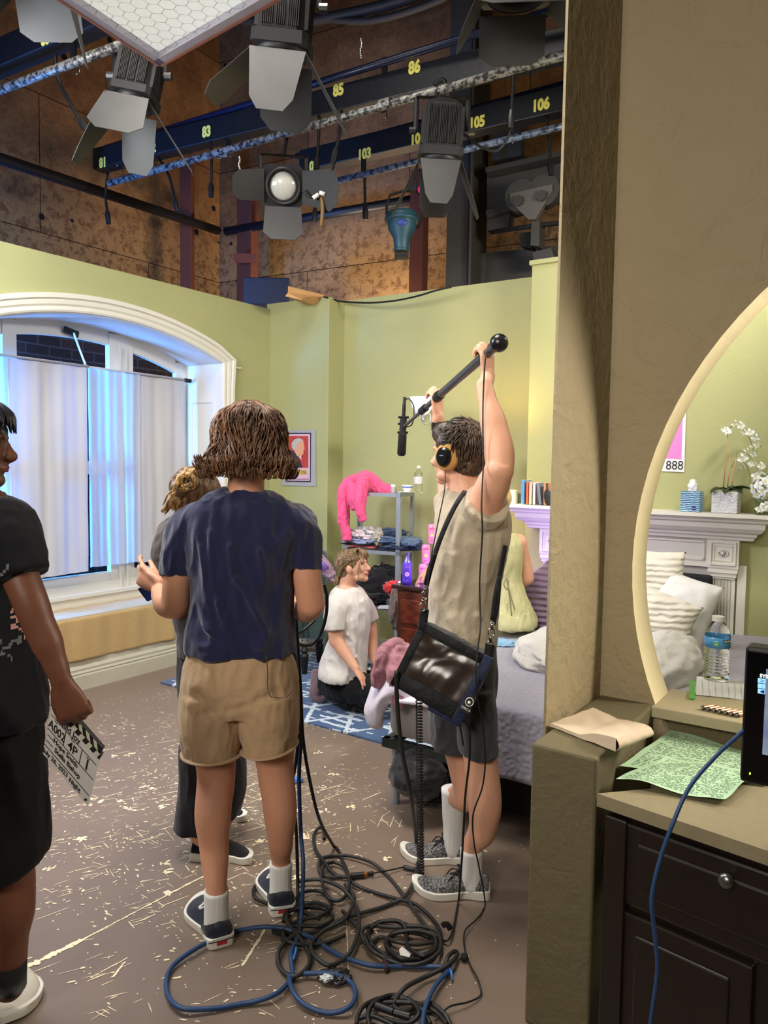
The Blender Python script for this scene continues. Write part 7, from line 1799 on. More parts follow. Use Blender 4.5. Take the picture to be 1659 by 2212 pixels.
# ======================= man in black at the left edge ================
Y = 2.08
t0 = person((-1.02, Y, 0), 'person in black T-shirt and black shorts cut by the left edge, holding a clapperboard')
b = MB(); HC = PT(-70, 964, .0)
fd1 = V((.97, .22, -.04)).normalized(); T1 = headshape(b, HC, fd1)
b.tube([PT(-92, 995, 0), PT(-92, 1040, 0), PT(-82, 1075, 0)], [(.062, .062), (.06, .062), (.075, .075)], 20, sub=4, round_=True)
torso(b, [(-70, 1062, 70, .09, 0), (-66, 1120, 95, .11, 0), (-62, 1250, 110, .13, 0), (-60, 1400, 112, .14, 0), (-56, 1600, 118, .14, 0), (-56, 1700, 100, .13, 0)], Y)
b.tube([PT(-5, 1160, -.11), PT(32, 1220, -.15), PT(62, 1290, -.17), PT(84, 1350, -.17)], [.040, .046, .043, .040], 18, sub=4, round_=True)
b.tube([PT(82, 1345, -.17), PT(100, 1385, -.17), PT(118, 1430, -.17), PT(132, 1468, -.17)], [(.040, .040), (.040, .038), (.031, .029), (.026, .024)], 18, sub=4, round_=True)
hand(b, PT(134, 1474, -.17), (.34, .10, -1), (-.30, .95, .1), (-.85, -.35, 0), 1.0, fc=[(60, 70, 40), (56, 68, 40), (50, 66, 40), (44, 64, 40)], thumb=(22, 14), spread=3)
b.tube([PT(-130, 1120, .1), PT(-150, 1250, .12), PT(-150, 1380, .12), PT(-110, 1470, .1)], [.06, .052, .046, .032], 16, sub=4, round_=True)
b.tube([PT(-10, 1650, -.03), PT(5, 1800, -.02), PT(20, 1880, 0), PT(22, 1960, -.01), PT(20, 2040, 0), PT(20, 2130, .02)], [.09, .08, .067, .066, .050, .042], 20, sub=5, round_=True)
b.tube([PT(-110, 1650, .02), PT(-110, 1800, .04), PT(-110, 1960, .05), PT(-110, 2120, .1)], [.09, .08, .062, .042], 20, sub=5, round_=True)
body = obj('body', fuse(b, .0055, 3), SK_brown, t0, smooth=True); face_parts(body, T1, 1.0, (40, 28, 20), (30, 24, 20), (120, 66, 58))
s_ = MB()
torso(s_, [(-72, 1062, 62, .10, 0), (-68, 1078, 95, .11, 0), (-64, 1110, 122, .14, -.02), (-62, 1200, 132, .16, -.02), (-60, 1350, 130, .16, -.02), (-58, 1480, 142, .17, -.02), (-56, 1560, 150, .17, -.02)], Y)
s_.tube([PT(-25, 1120, -.05), PT(12, 1135, -.12), PT(34, 1180, -.15), PT(52, 1242, -.17)], [(.06, .07), (.068, .075), (.066, .07), (.062, .066)], 20, sub=4)
me = fuse(s_, .007, 3); displace(me, wrinkle(.008, (8, 8, 4), 33, .6)); M_bt = fabric('faded_black_cotton', (13, 13, 18), fs=.3, sheen=.05); ts = obj('t_shirt', me, M_bt, t0, smooth=True)
# abstract print on the shirt chest
rp = random.Random(9); pr = MB(); M_pr = mat('shirt_print_grey', (86, 88, 92), .8, var=.3, vs=40); M_pr2 = mat('shirt_print_rose', (176, 128, 120), .8, var=.2)
pts_ = []
me2 = ts.data; n_ = len(me2.vertices); co = np.empty(n_ * 3); me2.vertices.foreach_get('co', co); co = co.reshape(-1, 3); no = np.empty(n_ * 3); me2.vertices.foreach_get('normal', no); no = no.reshape(-1, 3)
def proj_px(p): d_ = V(p) - V((0, 0, EYE)); z_ = d_.dot(_fw); return 829.5 + FPX * d_.dot(_R) / z_, 1106 - FPX * d_.dot(_U) / z_
def printpatch(mats, region, thr, sc2, off=.0015, seed=0):
    """copies shirt faces inside region where a noise field is high, lifted a hair off the cloth"""
    fs = []; vm = {}; vs = []
    (x0, y0, x1, y1) = region
    for p_ in me2.polygons:
        c = p_.center
        if no[p_.vertices[0]][1] > .1: continue
        X, Y_ = proj_px(c)
        if not (x0 < X < x1 and y0 < Y_ < y1): continue
        ee = ((X - (x0 + x1) / 2) / ((x1 - x0) / 2)) ** 2 + ((Y_ - (y0 + y1) / 2) / ((y1 - y0) / 2)) ** 2
        if ee > 1: continue
        q = noise.fractal(c * sc2 + V((seed, 0, 0)), .7, 2, 3)
        if abs(q) > thr: continue
        f = []
        for vi in p_.vertices:
            if vi not in vm: vm[vi] = len(vs); vs.append(tuple(co[vi] + no[vi] * off))
            f.append(vm[vi])
        fs.append(f)
    m_ = MB(); m_.add(vs, fs); return m_
obj('shirt_print', printpatch(None, (-90, 1190, 55, 1450), .085, 11), M_pr, ts, smooth=True, fix=False)
obj('shirt_print_rose', printpatch(None, (20, 1270, 54, 1420), .16, 16, .002, 4), M_pr2, ts, smooth=True, fix=False)
s_ = MB(); torso(s_, [(-56, 1520, 135, .155, 0), (-54, 1600, 142, .165, 0), (-54, 1690, 140, .16, 0), (-54, 1720, 132, .14, 0)], Y)
s_.loft(smooth_rings([ringsh(PT(-2, 1650), (1, 0, 0), (0, 1, 0), px2m(92, Y), .14), ringsh(PT(4, 1750), (1, 0, 0), (0, 1, 0), px2m(93, Y), .135), ringsh(PT(8, 1850), (1, 0, .1), (0, 1, 0), px2m(90, Y), .13), ringsh(PT(0, 1880), (1, 0, .18), (0, 1, 0), px2m(84, Y), .12)], 4))
s_.loft(smooth_rings([ringsh(PT(-115, 1650, .04), (1, 0, 0), (0, 1, 0), px2m(85, Y), .14), ringsh(PT(-115, 1880, .06), (1, 0, 0), (0, 1, 0), px2m(80, Y), .12)], 4))
me = fuse(s_, .007, 3); displace(me, wrinkle(.006, (8, 8, 4), 38, .5)); obj('shorts', me, fabric('black_cotton', (8, 8, 10), fs=.3, sheen=.03), t0, smooth=True)
hb = MB(); hM = look(fd1); Xh = V((hM[0][0], hM[1][0], hM[2][0]))
hb.ball(HC + V((0, 0, .040)) - fd1 * .012, (.090, .108, .085), hM, 26, 16); hb.ball(HC - fd1 * .04, (.085, .075, .085), hM, 26, 16)
me = fuse(hb, .006, 2); displace(me, lambda co, no: .005 * (1 - np.abs(nz(co, (30, 30, 10), 5)) * 3)); M_hair3 = hairmat('black_hair', (8, 8, 12), (44, 44, 56)); hair = obj('hair', me, M_hair3, t0, smooth=True)
lk = MB(); rh = random.Random(8)
for i in range(90):
    a = rh.uniform(-1.3, 1.3); c_ = HC + V((0, 0, .112)) + fd1 * .02; d_ = (fd1 * cos(a) + Xh * sin(a))
    lock(lk, [c_, c_ + d_ * .05 + V((0, 0, .008)), c_ + d_ * .088 - V((0, 0, .02)), c_ + d_ * .100 - V((0, 0, rh.uniform(.045, .072)))], rh.uniform(.006, .010), ref=d_)
obj('fringe_locks', lk, M_hair3, hair, smooth=True)
# shoe: off-white trainer with red
hS = Z(-60, 2125); tS = Z(58, 2200); hS = Z(8, 2100); tS = Z(40, 2200)
M_offw = mat('worn_white_leather', (206, 198, 182), .55, var=.12, vs=14, bump=(14, .6, .01))
d_ = (tS - hS).normalized(); s1 = shoe('shoe', hS - d_ * .05, hS + d_ * .26, t0, M_offw, M_wrub, w=.062, lace=mat('cream_lace', (190, 178, 160), .8), collar=.10)
obj('shoe_lining', MB().tube([hS + V((0, 0, .085)), hS + V((0, 0, .115)) + d_ * .01], (.052, .05), 20, sub=1), mat('red_lining', (150, 26, 30), .7), s1, smooth=True)
obj('side_mark', MB().ball(hS + d_ * .04 + V((-.02, 0, .085)), (.02, .02, .012)), mat('red_patch', (200, 40, 40), .6), s1, smooth=True)
shoe('shoe', Z(-120, 2060), Z(-100, 2160), t0, M_offw, M_wrub, w=.055, collar=.09)
obj('sock', MB().tube([PT(20, 2075, .0), PT(19, 2130, .01)], (.047, .047), 20, sub=1), M_blkcloth, t0, smooth=True)
# clapperboard
cbY = Y - .13
q4 = [P(112, 1524, cbY), P(215, 1640, cbY + .03), P(190, 1742, cbY + .06), P(92, 1627, cbY + .03)]
t1 = thing('clapperboard', q4[0], 'white clapperboard with handwriting held upside-tilted in the left man’s hand', 'clapperboard')
ux = (q4[1] - q4[0]); vy = (q4[3] - q4[0]); Lx = ux.length; ux.normalize(); vv = (vy - ux * vy.dot(ux)); vv.normalize(); nn_ = ux.cross(vv); nn_ = nn_ if nn_.y < 0 else -nn_
sk = vy.dot(ux)
def CB_(u, v, w=0): return q4[0] * (1 - u) * (1 - v) + q4[1] * u * (1 - v) + q4[2] * u * v + q4[3] * (1 - u) * v + nn_ * w
obj('board', MB().prism([CB_(0, 0), CB_(1, 0), CB_(1, 1), CB_(0, 1)], -nn_ * .005), mat('white_acrylic', (206, 202, 198), .25, var=.03, coat=.2), t1)
M_slate = mat('slate_ink', (18, 18, 22), .6, var=0)
def cln(a, b, w=.0009, name='line'):
    a3, b3 = CB_(*a, .0005), CB_(*b, .0005); s2 = (b3 - a3).normalized().cross(nn_) * w; return [a3 - s2, b3 - s2, b3 + s2, a3 + s2]
mb = MB()
for a, b_ in (((.02, .16), (.97, .16)), ((.0, .46), (.97, .46)), ((.0, .80), (.97, .80)), ((.33, .16), (.33, .46)), ((.67, .16), (.67, .46)), ((.02, .57), (.16, .57)), ((.02, .69), (.16, .69)), ((.1, .2), (.17, .2)), ((.44, .2), (.52, .2)), ((.77, .2), (.84, .2))): mb.prism(cln(a, b_), nn_ * .0002)
obj('ruled_lines', mb, M_slate, t1)
Lm = Lx; hx_ = vy.length; dvv = vy.normalized()
def ctext(s, u, v, size, sx=1):
    c = CB_(u, v, .001); M_ = Matrix.Identity(4)
    for j in range(3): M_[j][0] = ux[j]; M_[j][1] = -dvv[j]; M_[j][2] = nn_[j]; M_[j][3] = c[j]
    text(s, size, M_, M_slate, t1, 'handwriting', .0002, sx, .0003)
ctext('Liquid Joy', .36, .085, .026, .9); ctext('A002', .17, .335, .034, .85); ctext('4P', .50, .335, .036); ctext('1', .81, .335, .046)
ctext('Hope Smith', .40, .54, .020); ctext('Stella Bishop', .47, .68, .020); ctext('July 26, 2023', .26, .90, .019); ctext('Night', .68, .90, .020)
obj('screw', MB().lathe([(.004, 0), (.004, .001), (.001, .002)], CB_(.93, .93, 0), 12, frame(ux, vv, nn_)), M_slate, t1)
# clap sticks
sp_ = -dvv; mb = MB(); w1 = .020
for k, o1 in enumerate((0, 1)):
    a_ = CB_(-.02, 0, .003) + sp_ * w1 * o1; e_ = CB_(1.0, 0, .003) + sp_ * w1 * o1
    st = obj('clap_stick', MB().prism([a_, e_, e_ + sp_ * w1 * .92 + ux * .006, a_ + sp_ * w1 * .92], -nn_ * .014), M_slate, t1)
    mb = MB()
    for i in range(6):
        u0 = .10 + i * .155; sh_ = .05 * (1 if k == 0 else -1)
        L_ = (e_ - a_)
        mb.prism([a_ + L_ * u0 + nn_ * .0008, a_ + L_ * (u0 + .075) + nn_ * .0008, a_ + L_ * (u0 + .075 + sh_) + sp_ * w1 * .9 + nn_ * .0008, a_ + L_ * (u0 + sh_) + sp_ * w1 * .9 + nn_ * .0008], nn_ * .0004)
    obj('stick_stripes', mb, mat('slate_cream', (196, 192, 172), .6, var=0), st)
for u in (.0, .12): obj('rivet', MB().ball(CB_(u, -.05, .006), .0045, nu=10, nv=8), M_chrome, t1, smooth=True)

# ======================= woman with a bun behind =====================
Y = 3.12
t0 = person((-.66, Y, 0), 'person with loose blond bun and grey-brown top standing behind the man in navy')
b = MB(); HC = PT(432, 1078, 0); fd1 = V((.80, .55, -.35)).normalized()
headshape(b, HC, fd1, s=.98)
b.tube([PT(428, 1090, 0), PT(412, 1118, 0), PT(408, 1140, 0)], [(.056, .056), (.054, .054), (.07, .06)], 18, sub=4, round_=True)
torso(b, [(408, 1128, 26, .08, 0), (408, 1160, 44, .12, 0), (412, 1230, 54, .15, 0), (428, 1310, 46, .13, 0), (445, 1400, 56, .14, 0), (452, 1480, 60, .15, 0)], Y)
b.tube([PT(388, 1165, -.08), PT(380, 1220, -.10), PT(420, 1290, -.10), PT(470, 1320, 0)], [.040, .046, .042, .032], 16, sub=4, round_=True)
for dx, dy in ((440, -.06), (480, .1)): b.tube([PT(450, 1450, dy), PT(445 if dx < 460 else 468, 1620, dy), PT(dx - 5, 1780, dy), PT(dx + 2, 1840 if dx < 460 else 1770, dy)], [.085, .062, .045, .042], 16, sub=4, round_=True)
body = obj('body', fuse(b, .007, 3), SK_light, t0, smooth=True)
s_ = MB(); torso(s_, [(402, 1118, 34, .10, 0), (404, 1138, 55, .15, 0), (402, 1175, 66, .17, 0), (404, 1230, 64, .17, 0), (425, 1300, 55, .15, 0), (440, 1370, 56, .15, 0), (445, 1410, 58, .155, 0)], Y)
s_.tube([PT(380, 1150, -.08), PT(374, 1200, -.10), PT(372, 1240, -.10)], [.065, .06, .056], 16, sub=3)
me = fuse(s_, .007, 3); displace(me, wrinkle(.008, (8, 8, 8), 43, .7)); obj('top', me, fabric('grey_brown_cotton', (74, 66, 66), fs=.4), t0, smooth=True)
s_ = MB(); torso(s_, [(445, 1390, 56, .15, 0), (452, 1470, 64, .16, 0), (452, 1530, 62, .15, 0)], Y)
s_.tube([PT(445, 1480, -.05), PT(436, 1600, -.05), PT(428, 1700, -.05), PT(424, 1790, -.05)], [.11, .088, .078, .092], 20, sub=4)
s_.tube([PT(465, 1480, .10), PT(485, 1600, .10), PT(492, 1700, .10), PT(478, 1740, .12)], [.11, .088, .078, .085], 20, sub=4)
me = fuse(s_, .007, 3); displace(me, wrinkle(.007, (8, 8, 3), 46, .6)); obj('trousers', me, fabric('soft_black_trousers', (30, 28, 34), fs=.3), t0, smooth=True)
h1 = Z(416, 1852); t1_ = Z(545, 1858); d_ = (t1_ - h1).normalized(); shoe('shoe', h1, h1 + d_ * .25, t0, M_blkcloth, M_wrub, w=.047, collar=.075)
h2 = Z(425, 1770); t2_ = Z(532, 1768); d_ = (t2_ - h2).normalized(); shoe('shoe', t2_ - d_ * .25, t2_, t0, M_blkcloth, M_wrub, w=.045, collar=.07)
M_blond = hairmat('dark_blond_hair', (62, 44, 26), (206, 158, 92), 60)
hb = MB(); hM = look(fd1); hb.ball(HC + V((0, 0, .03)) - fd1 * .02, (.088, .106, .092), hM, 26, 16); hb.ball(HC - fd1 * .05 - V((0, 0, .02)), (.07, .06, .07), hM, 20, 14)
me = fuse(hb, .006, 2); displace(me, lambda co, no: .005 * (1 - np.abs(nz(co, (30, 30, 10), 5)) * 3)); hair = obj('hair', me, hairmat('brown_blond_hair', (40, 28, 18), (120, 86, 52), 60), t0, smooth=True)
lk = MB(); rh = random.Random(12); bc0 = PT(404, 1040, -.10)
for i in range(34):
    ph_ = rh.uniform(0, 6.28); r_ = rh.uniform(.018, .034); tl2 = rh.uniform(-.5, .5)
    lock(lk, [bc0 + V((r_ * cos(ph_ + q) * 1.15, -.012 + .02 * sin(q + tl2), r_ * sin(ph_ + q))) for q in (0, .9, 1.8, 2.7, 3.5)], rh.uniform(.008, .014), th=.6, tip=.6)
for i in range(60):
    sx = rh.uniform(-1, 1); a = PT(385 + 40 * rh.random(), 1060 + rh.uniform(-30, 20), -.08); e = PT(352 + 60 * rh.random(), 1092 + rh.uniform(-8, 14), -.08)
    lock(lk, [a, a.lerp(e, .5) + V((rh.uniform(-.015, .01), -.01, .01)), e, e + V((-.008, 0, -.012))], rh.uniform(.0025, .006), tip=.3)
for i in range(60):
    a0_ = HC + V((0, 0, .10)) + fd1 * rh.uniform(-.05, .05); u = rh.uniform(-1, 1); side = V((hM[0][0], hM[1][0], hM[2][0])) * u * .09
    lock(lk, [a0_ + side, (a0_ + side).lerp(bc0, .5) + (a0_ + side - HC).normalized() * .03, bc0], rh.uniform(.006, .010))
obj('bun_locks', lk, M_blond, hair, smooth=True)

# ======================= kneeling woman ==============================
Y = 4.95
t0 = person((-.2, Y, 0), 'person kneeling on the blue rug in an off-white T-shirt and black trousers, brown ponytail')
b = MB(); HC = PT(763, 1225, .0); fd1 = V((.93, -.32, .16)).normalized(); S = .95
T1 = headshape(b, HC, fd1, s=S, fem=True)
b.tube([PT(758, 1240, .0), PT(750, 1262, .01), PT(748, 1280, .0)], [(.056, .058), (.052, .054), (.07, .07)], 20, sub=4, round_=True)
torso(b, [(752, 1268, 20, .07, 0), (752, 1298, 34, .10, 0), (755, 1340, 40, .13, 0), (752, 1390, 38, .125, 0), (742, 1440, 40, .14, 0), (740, 1468, 38, .12, 0)], Y)
b.tube([PT(729, 1322, -.11), PT(723, 1350, -.145), PT(726, 1385, -.15)], [.038, .044, .046], 18, sub=3, round_=True)
b.tube([PT(725, 1378, -.15), PT(738, 1402, -.17), PT(758, 1430, -.20), PT(768, 1444, -.22)], [.045, .042, .032, .027], 18, sub=4, round_=True)
hand(b, PT(768, 1443, -.22), (.55, -.25, -.75), (-.4, .2, -.75), (.5, .5, .2), .92, curl=(8, 12, 8), thumb=(30, 10), spread=6)
b.tube([PT(784, 1318, .09), PT(799, 1345, .12), PT(803, 1385, .08)], [.036, .042, .042], 16, sub=3, round_=True)
b.tube([PT(803, 1385, .08), PT(806, 1410, .03), PT(809, 1432, -.02)], [.041, .036, .026], 16, sub=3, round_=True)
hand(b, PT(809, 1433, -.02), (.15, -.25, -.9), (-.7, -.3, -.2), (-.3, .8, .2), .90, curl=(10, 14, 8), thumb=(30, 10), spread=5)
# folded legs and foot
b.tube([PT(742, 1478, .05), PT(780, 1492, -.10), PT(812, 1505, -.22)], [.085, .075, .062], 16, sub=4, round_=True)
b.tube([PT(810, 1512, -.20), PT(770, 1505, .02), PT(725, 1486, .10), PT(690, 1466, .14)], [.055, .055, .045, .036], 16, sub=4, round_=True)
b.tube([PT(694, 1462, .13), PT(688, 1480, .12), PT(686, 1500, .12), PT(690, 1516, .12)], [(.034, .034), (.036, .03), (.034, .026), (.02, .015)], 14, sub=4, round_=True)
body = obj('body', fuse(b, .0055, 3), SK_light, t0, smooth=True); face_parts(body, T1, S)
s_ = MB(); torso(s_, [(750, 1267, 24, .08, 0), (751, 1277, 37, .10, 0), (753, 1298, 46, .13, 0), (754, 1340, 46, .15, 0), (752, 1380, 44, .15, 0), (744, 1420, 51, .18, 0), (740, 1448, 53, .20, -.02), (739, 1461, 52, .20, -.02)], Y)
s_.tube([PT(740, 1300, -.06), PT(727, 1310, -.11), PT(723, 1335, -.14), PT(723, 1360, -.15)], [(.06, .07), (.064, .07), (.062, .066), (.062, .064)], 20, sub=4)
s_.tube([PT(778, 1300, .08), PT(792, 1315, .11), PT(800, 1340, .12)], [.055, .058, .055], 18, sub=4)
me = fuse(s_, .006, 3)
KV = lambda x, y, dy=-.15: tuple(PT(x, y, dy))
displace(me, wrinkle(.008, (9, 9, 4), 53, .7, [(KV(748, 1300), KV(752, 1370), .012, .014), (KV(735, 1290, -.2), KV(740, 1350, -.2), .01, .010), (KV(750, 1370), KV(775, 1400), .012, .012), (KV(760, 1340), KV(785, 1440), .012, .010), (KV(700, 1420), KV(760, 1440), .014, .008), (KV(770, 1420), KV(790, 1450), .012, .012)]))
M_ow = fabric('offwhite_cotton', (206, 200, 194), fs=.3); ts = obj('t_shirt', me, M_ow, t0, smooth=True)
obj('collar', MB().tube([PT(751 + 27 * cos(a), 1269 - 5 * sin(a) + 3, 0) + V((0, .088 * sin(a), 0)) for a in [2 * pi * i / 18 for i in range(18)]], (.005, .011), 8, sub=2, closed=True), M_ow, ts, smooth=True)
s_ = MB()
s_.tube([PT(725, 1472, .06), PT(745, 1478, -.06), PT(785, 1488, -.16), PT(815, 1498, -.24)], [.12, .12, .10, .082], 20, sub=4, round_=True)
s_.tube([PT(745, 1472, .12), PT(790, 1480, .06), PT(818, 1490, .0)], [.12, .10, .08], 20, sub=4, round_=True)
s_.tube([PT(812, 1508, -.22), PT(775, 1500, -.04), PT(735, 1484, .06), PT(706, 1470, .10)], [.075, .08, .068, .056], 20, sub=4, round_=True)
me = fuse(s_, .006, 3); displace(me, wrinkle(.007, (10, 10, 10), 56, .7)); obj('trousers', me, fabric('black_trousers', (16, 15, 17), fs=.3, sheen=.05), t0, smooth=True)
M_mauve = fabric('mauve_sock', (120, 98, 104), fs=.3)
s_ = MB(); s_.tube([PT(688, 1474, .11), PT(682, 1490, .11), PT(683, 1504, .11), PT(696, 1512, .11)], [(.045, .035), (.045, .04), (.04, .035), (.03, .028)], 16, sub=4, round_=True); s_.tube([PT(690, 1510, .11), PT(706, 1504, .10)], [.025, .02], 12, sub=1, round_=True)
s_.tube([PT(682, 1450, .12), PT(682, 1470, .11), PT(684, 1490, .11)], [(.028, .02), (.036, .03), (.04, .03)], 14, sub=3, round_=True)
obj('slipper', fuse(s_, .006, 2), M_mauve, t0, smooth=True)
M_hair4 = hairmat('light_brown_hair', (74, 56, 40), (158, 128, 92), 60)
hM = look(fd1); Xh = V((hM[0][0], hM[1][0], hM[2][0])); Uh = V((hM[0][2], hM[1][2], hM[2][2]))
hb = MB(); hb.ball(HC + Uh * .036 - fd1 * .024, (.083 * .97, .098, .086), hM, 26, 16); hb.ball(HC - fd1 * .045 - Uh * .01, (.070, .060, .07), hM, 26, 16)
me = fuse(hb, .005, 2); displace(me, lambda co, no: .003 * (1 - np.abs(nz(co, (50, 50, 14), 5)) * 3)); hair = obj('hair', me, M_hair4, t0, smooth=True)
lk = MB(); rh = random.Random(31); tie = PT(737, 1242, .02)
for i in range(420):
    a = rh.uniform(-1.35, 1.35); sx = sin(a); top_ = HC + Uh * (.122 * cos(a) ** .5 if cos(a) > 0 else .1) * .98 + fd1 * rh.uniform(-.02, .06) * 1.0 + Xh * sx * .078
    m_ = HC - fd1 * .07 + Uh * rh.uniform(-.03, .05) + Xh * sx * .082
    mid_ = (top_ + m_) / 2 + (top_ - HC).normalized() * .012
    lock(lk, [top_, mid_, m_, tie + Xh * sx * .008], rh.uniform(.0022, .0042), n=5)
for i in range(26):
    e = PT(721 + rh.uniform(-4, 6), 1262 + rh.uniform(-6, 5), -.02 + rh.uniform(-.02, .02))
    lock(lk, [tie, tie.lerp(e, .5) + V((rh.uniform(-.012, .012), 0, rh.uniform(0, .012))), e], rh.uniform(.007, .011))
for sg in (-1, 1):
    for i in range(12):
        f_ = rh.uniform(0, .6); s0_ = HC + Uh * .115 + fd1 * (.045 + .03 * f_)
        lock(lk, [s0_, HC + fd1 * (.078 + .012 * f_) + Uh * .06 + Xh * sg * (.035 + .02 * f_), HC + fd1 * (.062 + .018 * f_) + Uh * .01 + Xh * sg * .066, HC + fd1 * (.045 + .02 * f_) - Uh * rh.uniform(.02, .085) + Xh * sg * .072], rh.uniform(.003, .006))
for i in range(26):
    u = rh.uniform(-1, 1); lock(lk, [HC + Uh * .12 + fd1 * .05 + Xh * u * .02, HC + Uh * .085 + fd1 * .093 + Xh * u * .045, HC + Uh * rh.uniform(.035, .06) + fd1 * .098 + Xh * u * .058], rh.uniform(.003, .005))
obj('hair_locks', lk, M_hair4, hair, smooth=True)
obj('hair_tie', MB().tube([tie + (V(PT(726, 1252)) - tie).normalized() * .0, tie + (V(PT(726, 1252)) - tie).normalized() * .012], .016, 12, sub=1), mat('cream_tie', (220, 196, 150), .7), t0)

# ======================= woman seated on the bed =====================
Y = 4.55
t0 = person((.78, Y, .6), 'person in pale green sleeveless dress sitting on the bed, seen from behind')
b = MB(); HC = PT(1066, 1085, .02); fd1 = V((-.5, .86, 0)).normalized(); headshape(b, HC, fd1, s=.95)
b.tube([PT(1068, 1110, 0), PT(1072, 1140, 0), PT(1078, 1160, 0)], [.052, .05, .07], 16, sub=3, round_=True)
torso(b, [(1080, 1152, 26, .07, 0), (1082, 1180, 40, .10, 0), (1085, 1240, 38, .10, 0), (1090, 1300, 44, .13, 0), (1095, 1345, 52, .16, 0)], Y)
b.tube([PT(1118, 1172, 0), PT(1130, 1210, .03), PT(1138, 1248, .04)], [.055, .046, .045], 16, sub=3, round_=True)
b.tube([PT(1136, 1250, .04), PT(1120, 1262, .12), PT(1100, 1268, .18)], [.044, .036, .028], 16, sub=3, round_=True)
b.tube([PT(1046, 1172, .05), PT(1010, 1195, .3), PT(975, 1215, .5)], [.05, .044, .040], 16, sub=3, round_=True)
b.tube([PT(975, 1215, .5), PT(945, 1222, .6), PT(926, 1228, .66)], [.04, .034, .026], 16, sub=3, round_=True)
hand(b, PT(926, 1229, .66), (-.75, .1, -.75), (.3, .0, -.9), (-.4, -.8, .2), .9, curl=(15, 20, 10), thumb=(35, 15))
b.tube([PT(1085, 1345, .0), PT(1050, 1345, .35), PT(1030, 1350, .55)], [.09, .08, .07], 16, sub=3, round_=True)
body = obj('body', fuse(b, .007, 3), SK_light, t0, smooth=True)
s_ = MB(); torso(s_, [(1080, 1150, 34, .09, 0), (1082, 1172, 46, .12, 0), (1084, 1210, 44, .125, 0), (1086, 1252, 41, .12, 0), (1092, 1300, 54, .16, 0), (1096, 1335, 64, .2, 0), (1097, 1350, 62, .2, 0)], Y)
s_.tube([PT(1088, 1330, .0), PT(1055, 1335, .35), PT(1035, 1342, .55)], [.13, .12, .10], 18, sub=3, round_=True)
me = fuse(s_, .007, 3); displace(me, wrinkle(.007, (9, 9, 4), 63, .6))
t = NT('pale_green_print'); vo = t.n('ShaderNodeTexVoronoi', {'Vector': t.co(), 'Scale': 26}); t.p(col=t.mix(t.ramp(vo.outputs[0], [(.14, (255, 255, 255)), (.17, (0, 0, 0))]).outputs[0], (186, 182, 136), (216, 210, 168)), rough=.8); t.bump(t.noise(20, 3), .3, .02)
dr = obj('dress', me, t.m, t0, smooth=True)
for x1_, y1_ in ((1105, 1330), (1112, 1318)): obj('tie_cord', MB().tube([PT(1094, 1248, -.14), PT(1098, 1270, -.16), PT(x1_, y1_, -.18)], .0035, 6), mat('cord_olive', (120, 116, 80), .8), dr)
obj('bow', MB().tube([PT(1094, 1248, -.14), PT(1088, 1262, -.16), PT(1096, 1274, -.16), PT(1098, 1254, -.15)], .0035, 6), mat('cord_olive', (120, 116, 80), .8), dr)
hb = MB(); hM = look(fd1); hb.ball(HC + V((0, 0, .03)) - fd1 * .02, (.088, .1, .09), hM, 24, 14); hb.tube([HC - fd1 * .03, PT(1074, 1120, -.10), PT(1080, 1150, -.11)], [(.085, .07), (.075, .04), (.04, .02)], 18, sub=4, round_=True)
me = fuse(hb, .006, 2); displace(me, lambda co, no: .004 * (1 - np.abs(nz(co, (40, 40, 10), 5)) * 3)); obj('hair', me, hairmat('blond_hair', (140, 112, 66), (222, 196, 136), 60), t0, smooth=True)

# ------------------------------------------------------------------ cables
M_bluec = mat('blue_cable_jacket', (40, 68, 108), .45, var=.1, spec=.4)
M_blkc = mat('black_cable_jacket', (20, 20, 20), .5, var=0, spec=.5)
M_dgrey = mat('dark_grey_cable', (38, 38, 36), .5, var=0)
def fl(x, y, z=.008): return Z(x, y, z)
def cable(pts, r, mt, label, grp=None, sub=8, cat='cable'):
    pts = catmull(pts, sub)
    for p in pts: p.z = max(p.z, r + .002)
    o = obj('cable', MB().tube(pts, r, 8, sub=1), mt, smooth=True); return tag(o, label, cat, grp)
def FL(lst, z=.008, rnd_=None):
    return [fl(x, y, z + (.006 * (i % 3))) for i, (x, y) in enumerate(lst)]
# falling from the hand of the man in navy
Yh = 2.62
def H(x, y, Y): return P(x, y, Y)
cable([H(634, 1300, 2.85), H(630, 1360, 2.86), H(640, 1440, 2.84), H(646, 1540, 2.80), H(650, 1590, 2.8), H(646, 1680, 2.78), H(650, 1800, 2.72), H(655, 1870, 2.66)] + FL([(650, 1990), (640, 2030), (628, 2060), (632, 2100), (625, 2120), (590, 2150), (520, 2170), (440, 2180), (385, 2175), (360, 2140), (370, 2090), (430, 2045), (500, 2015), (560, 2003), (610, 2005), (670, 2025), (730, 2062), (800, 2085), (880, 2088), (950, 2088), (972, 2094)]), .0075, M_bluec, 'blue cable falling from the hand of the man in navy and looping across the floor')
cable(FL([(972, 2094), (940, 2130), (918, 2180), (912, 2230)], .02), .0075, M_bluec, 'blue cable running from the blue tie off the bottom edge')
cable(FL([(625, 2112), (660, 2103), (720, 2104), (755, 2120), (768, 2145), (755, 2175), (710, 2188), (660, 2172), (632, 2140), (624, 2105)], .012), .0075, M_bluec, 'blue cable ring on the floor beside the foil scrap')
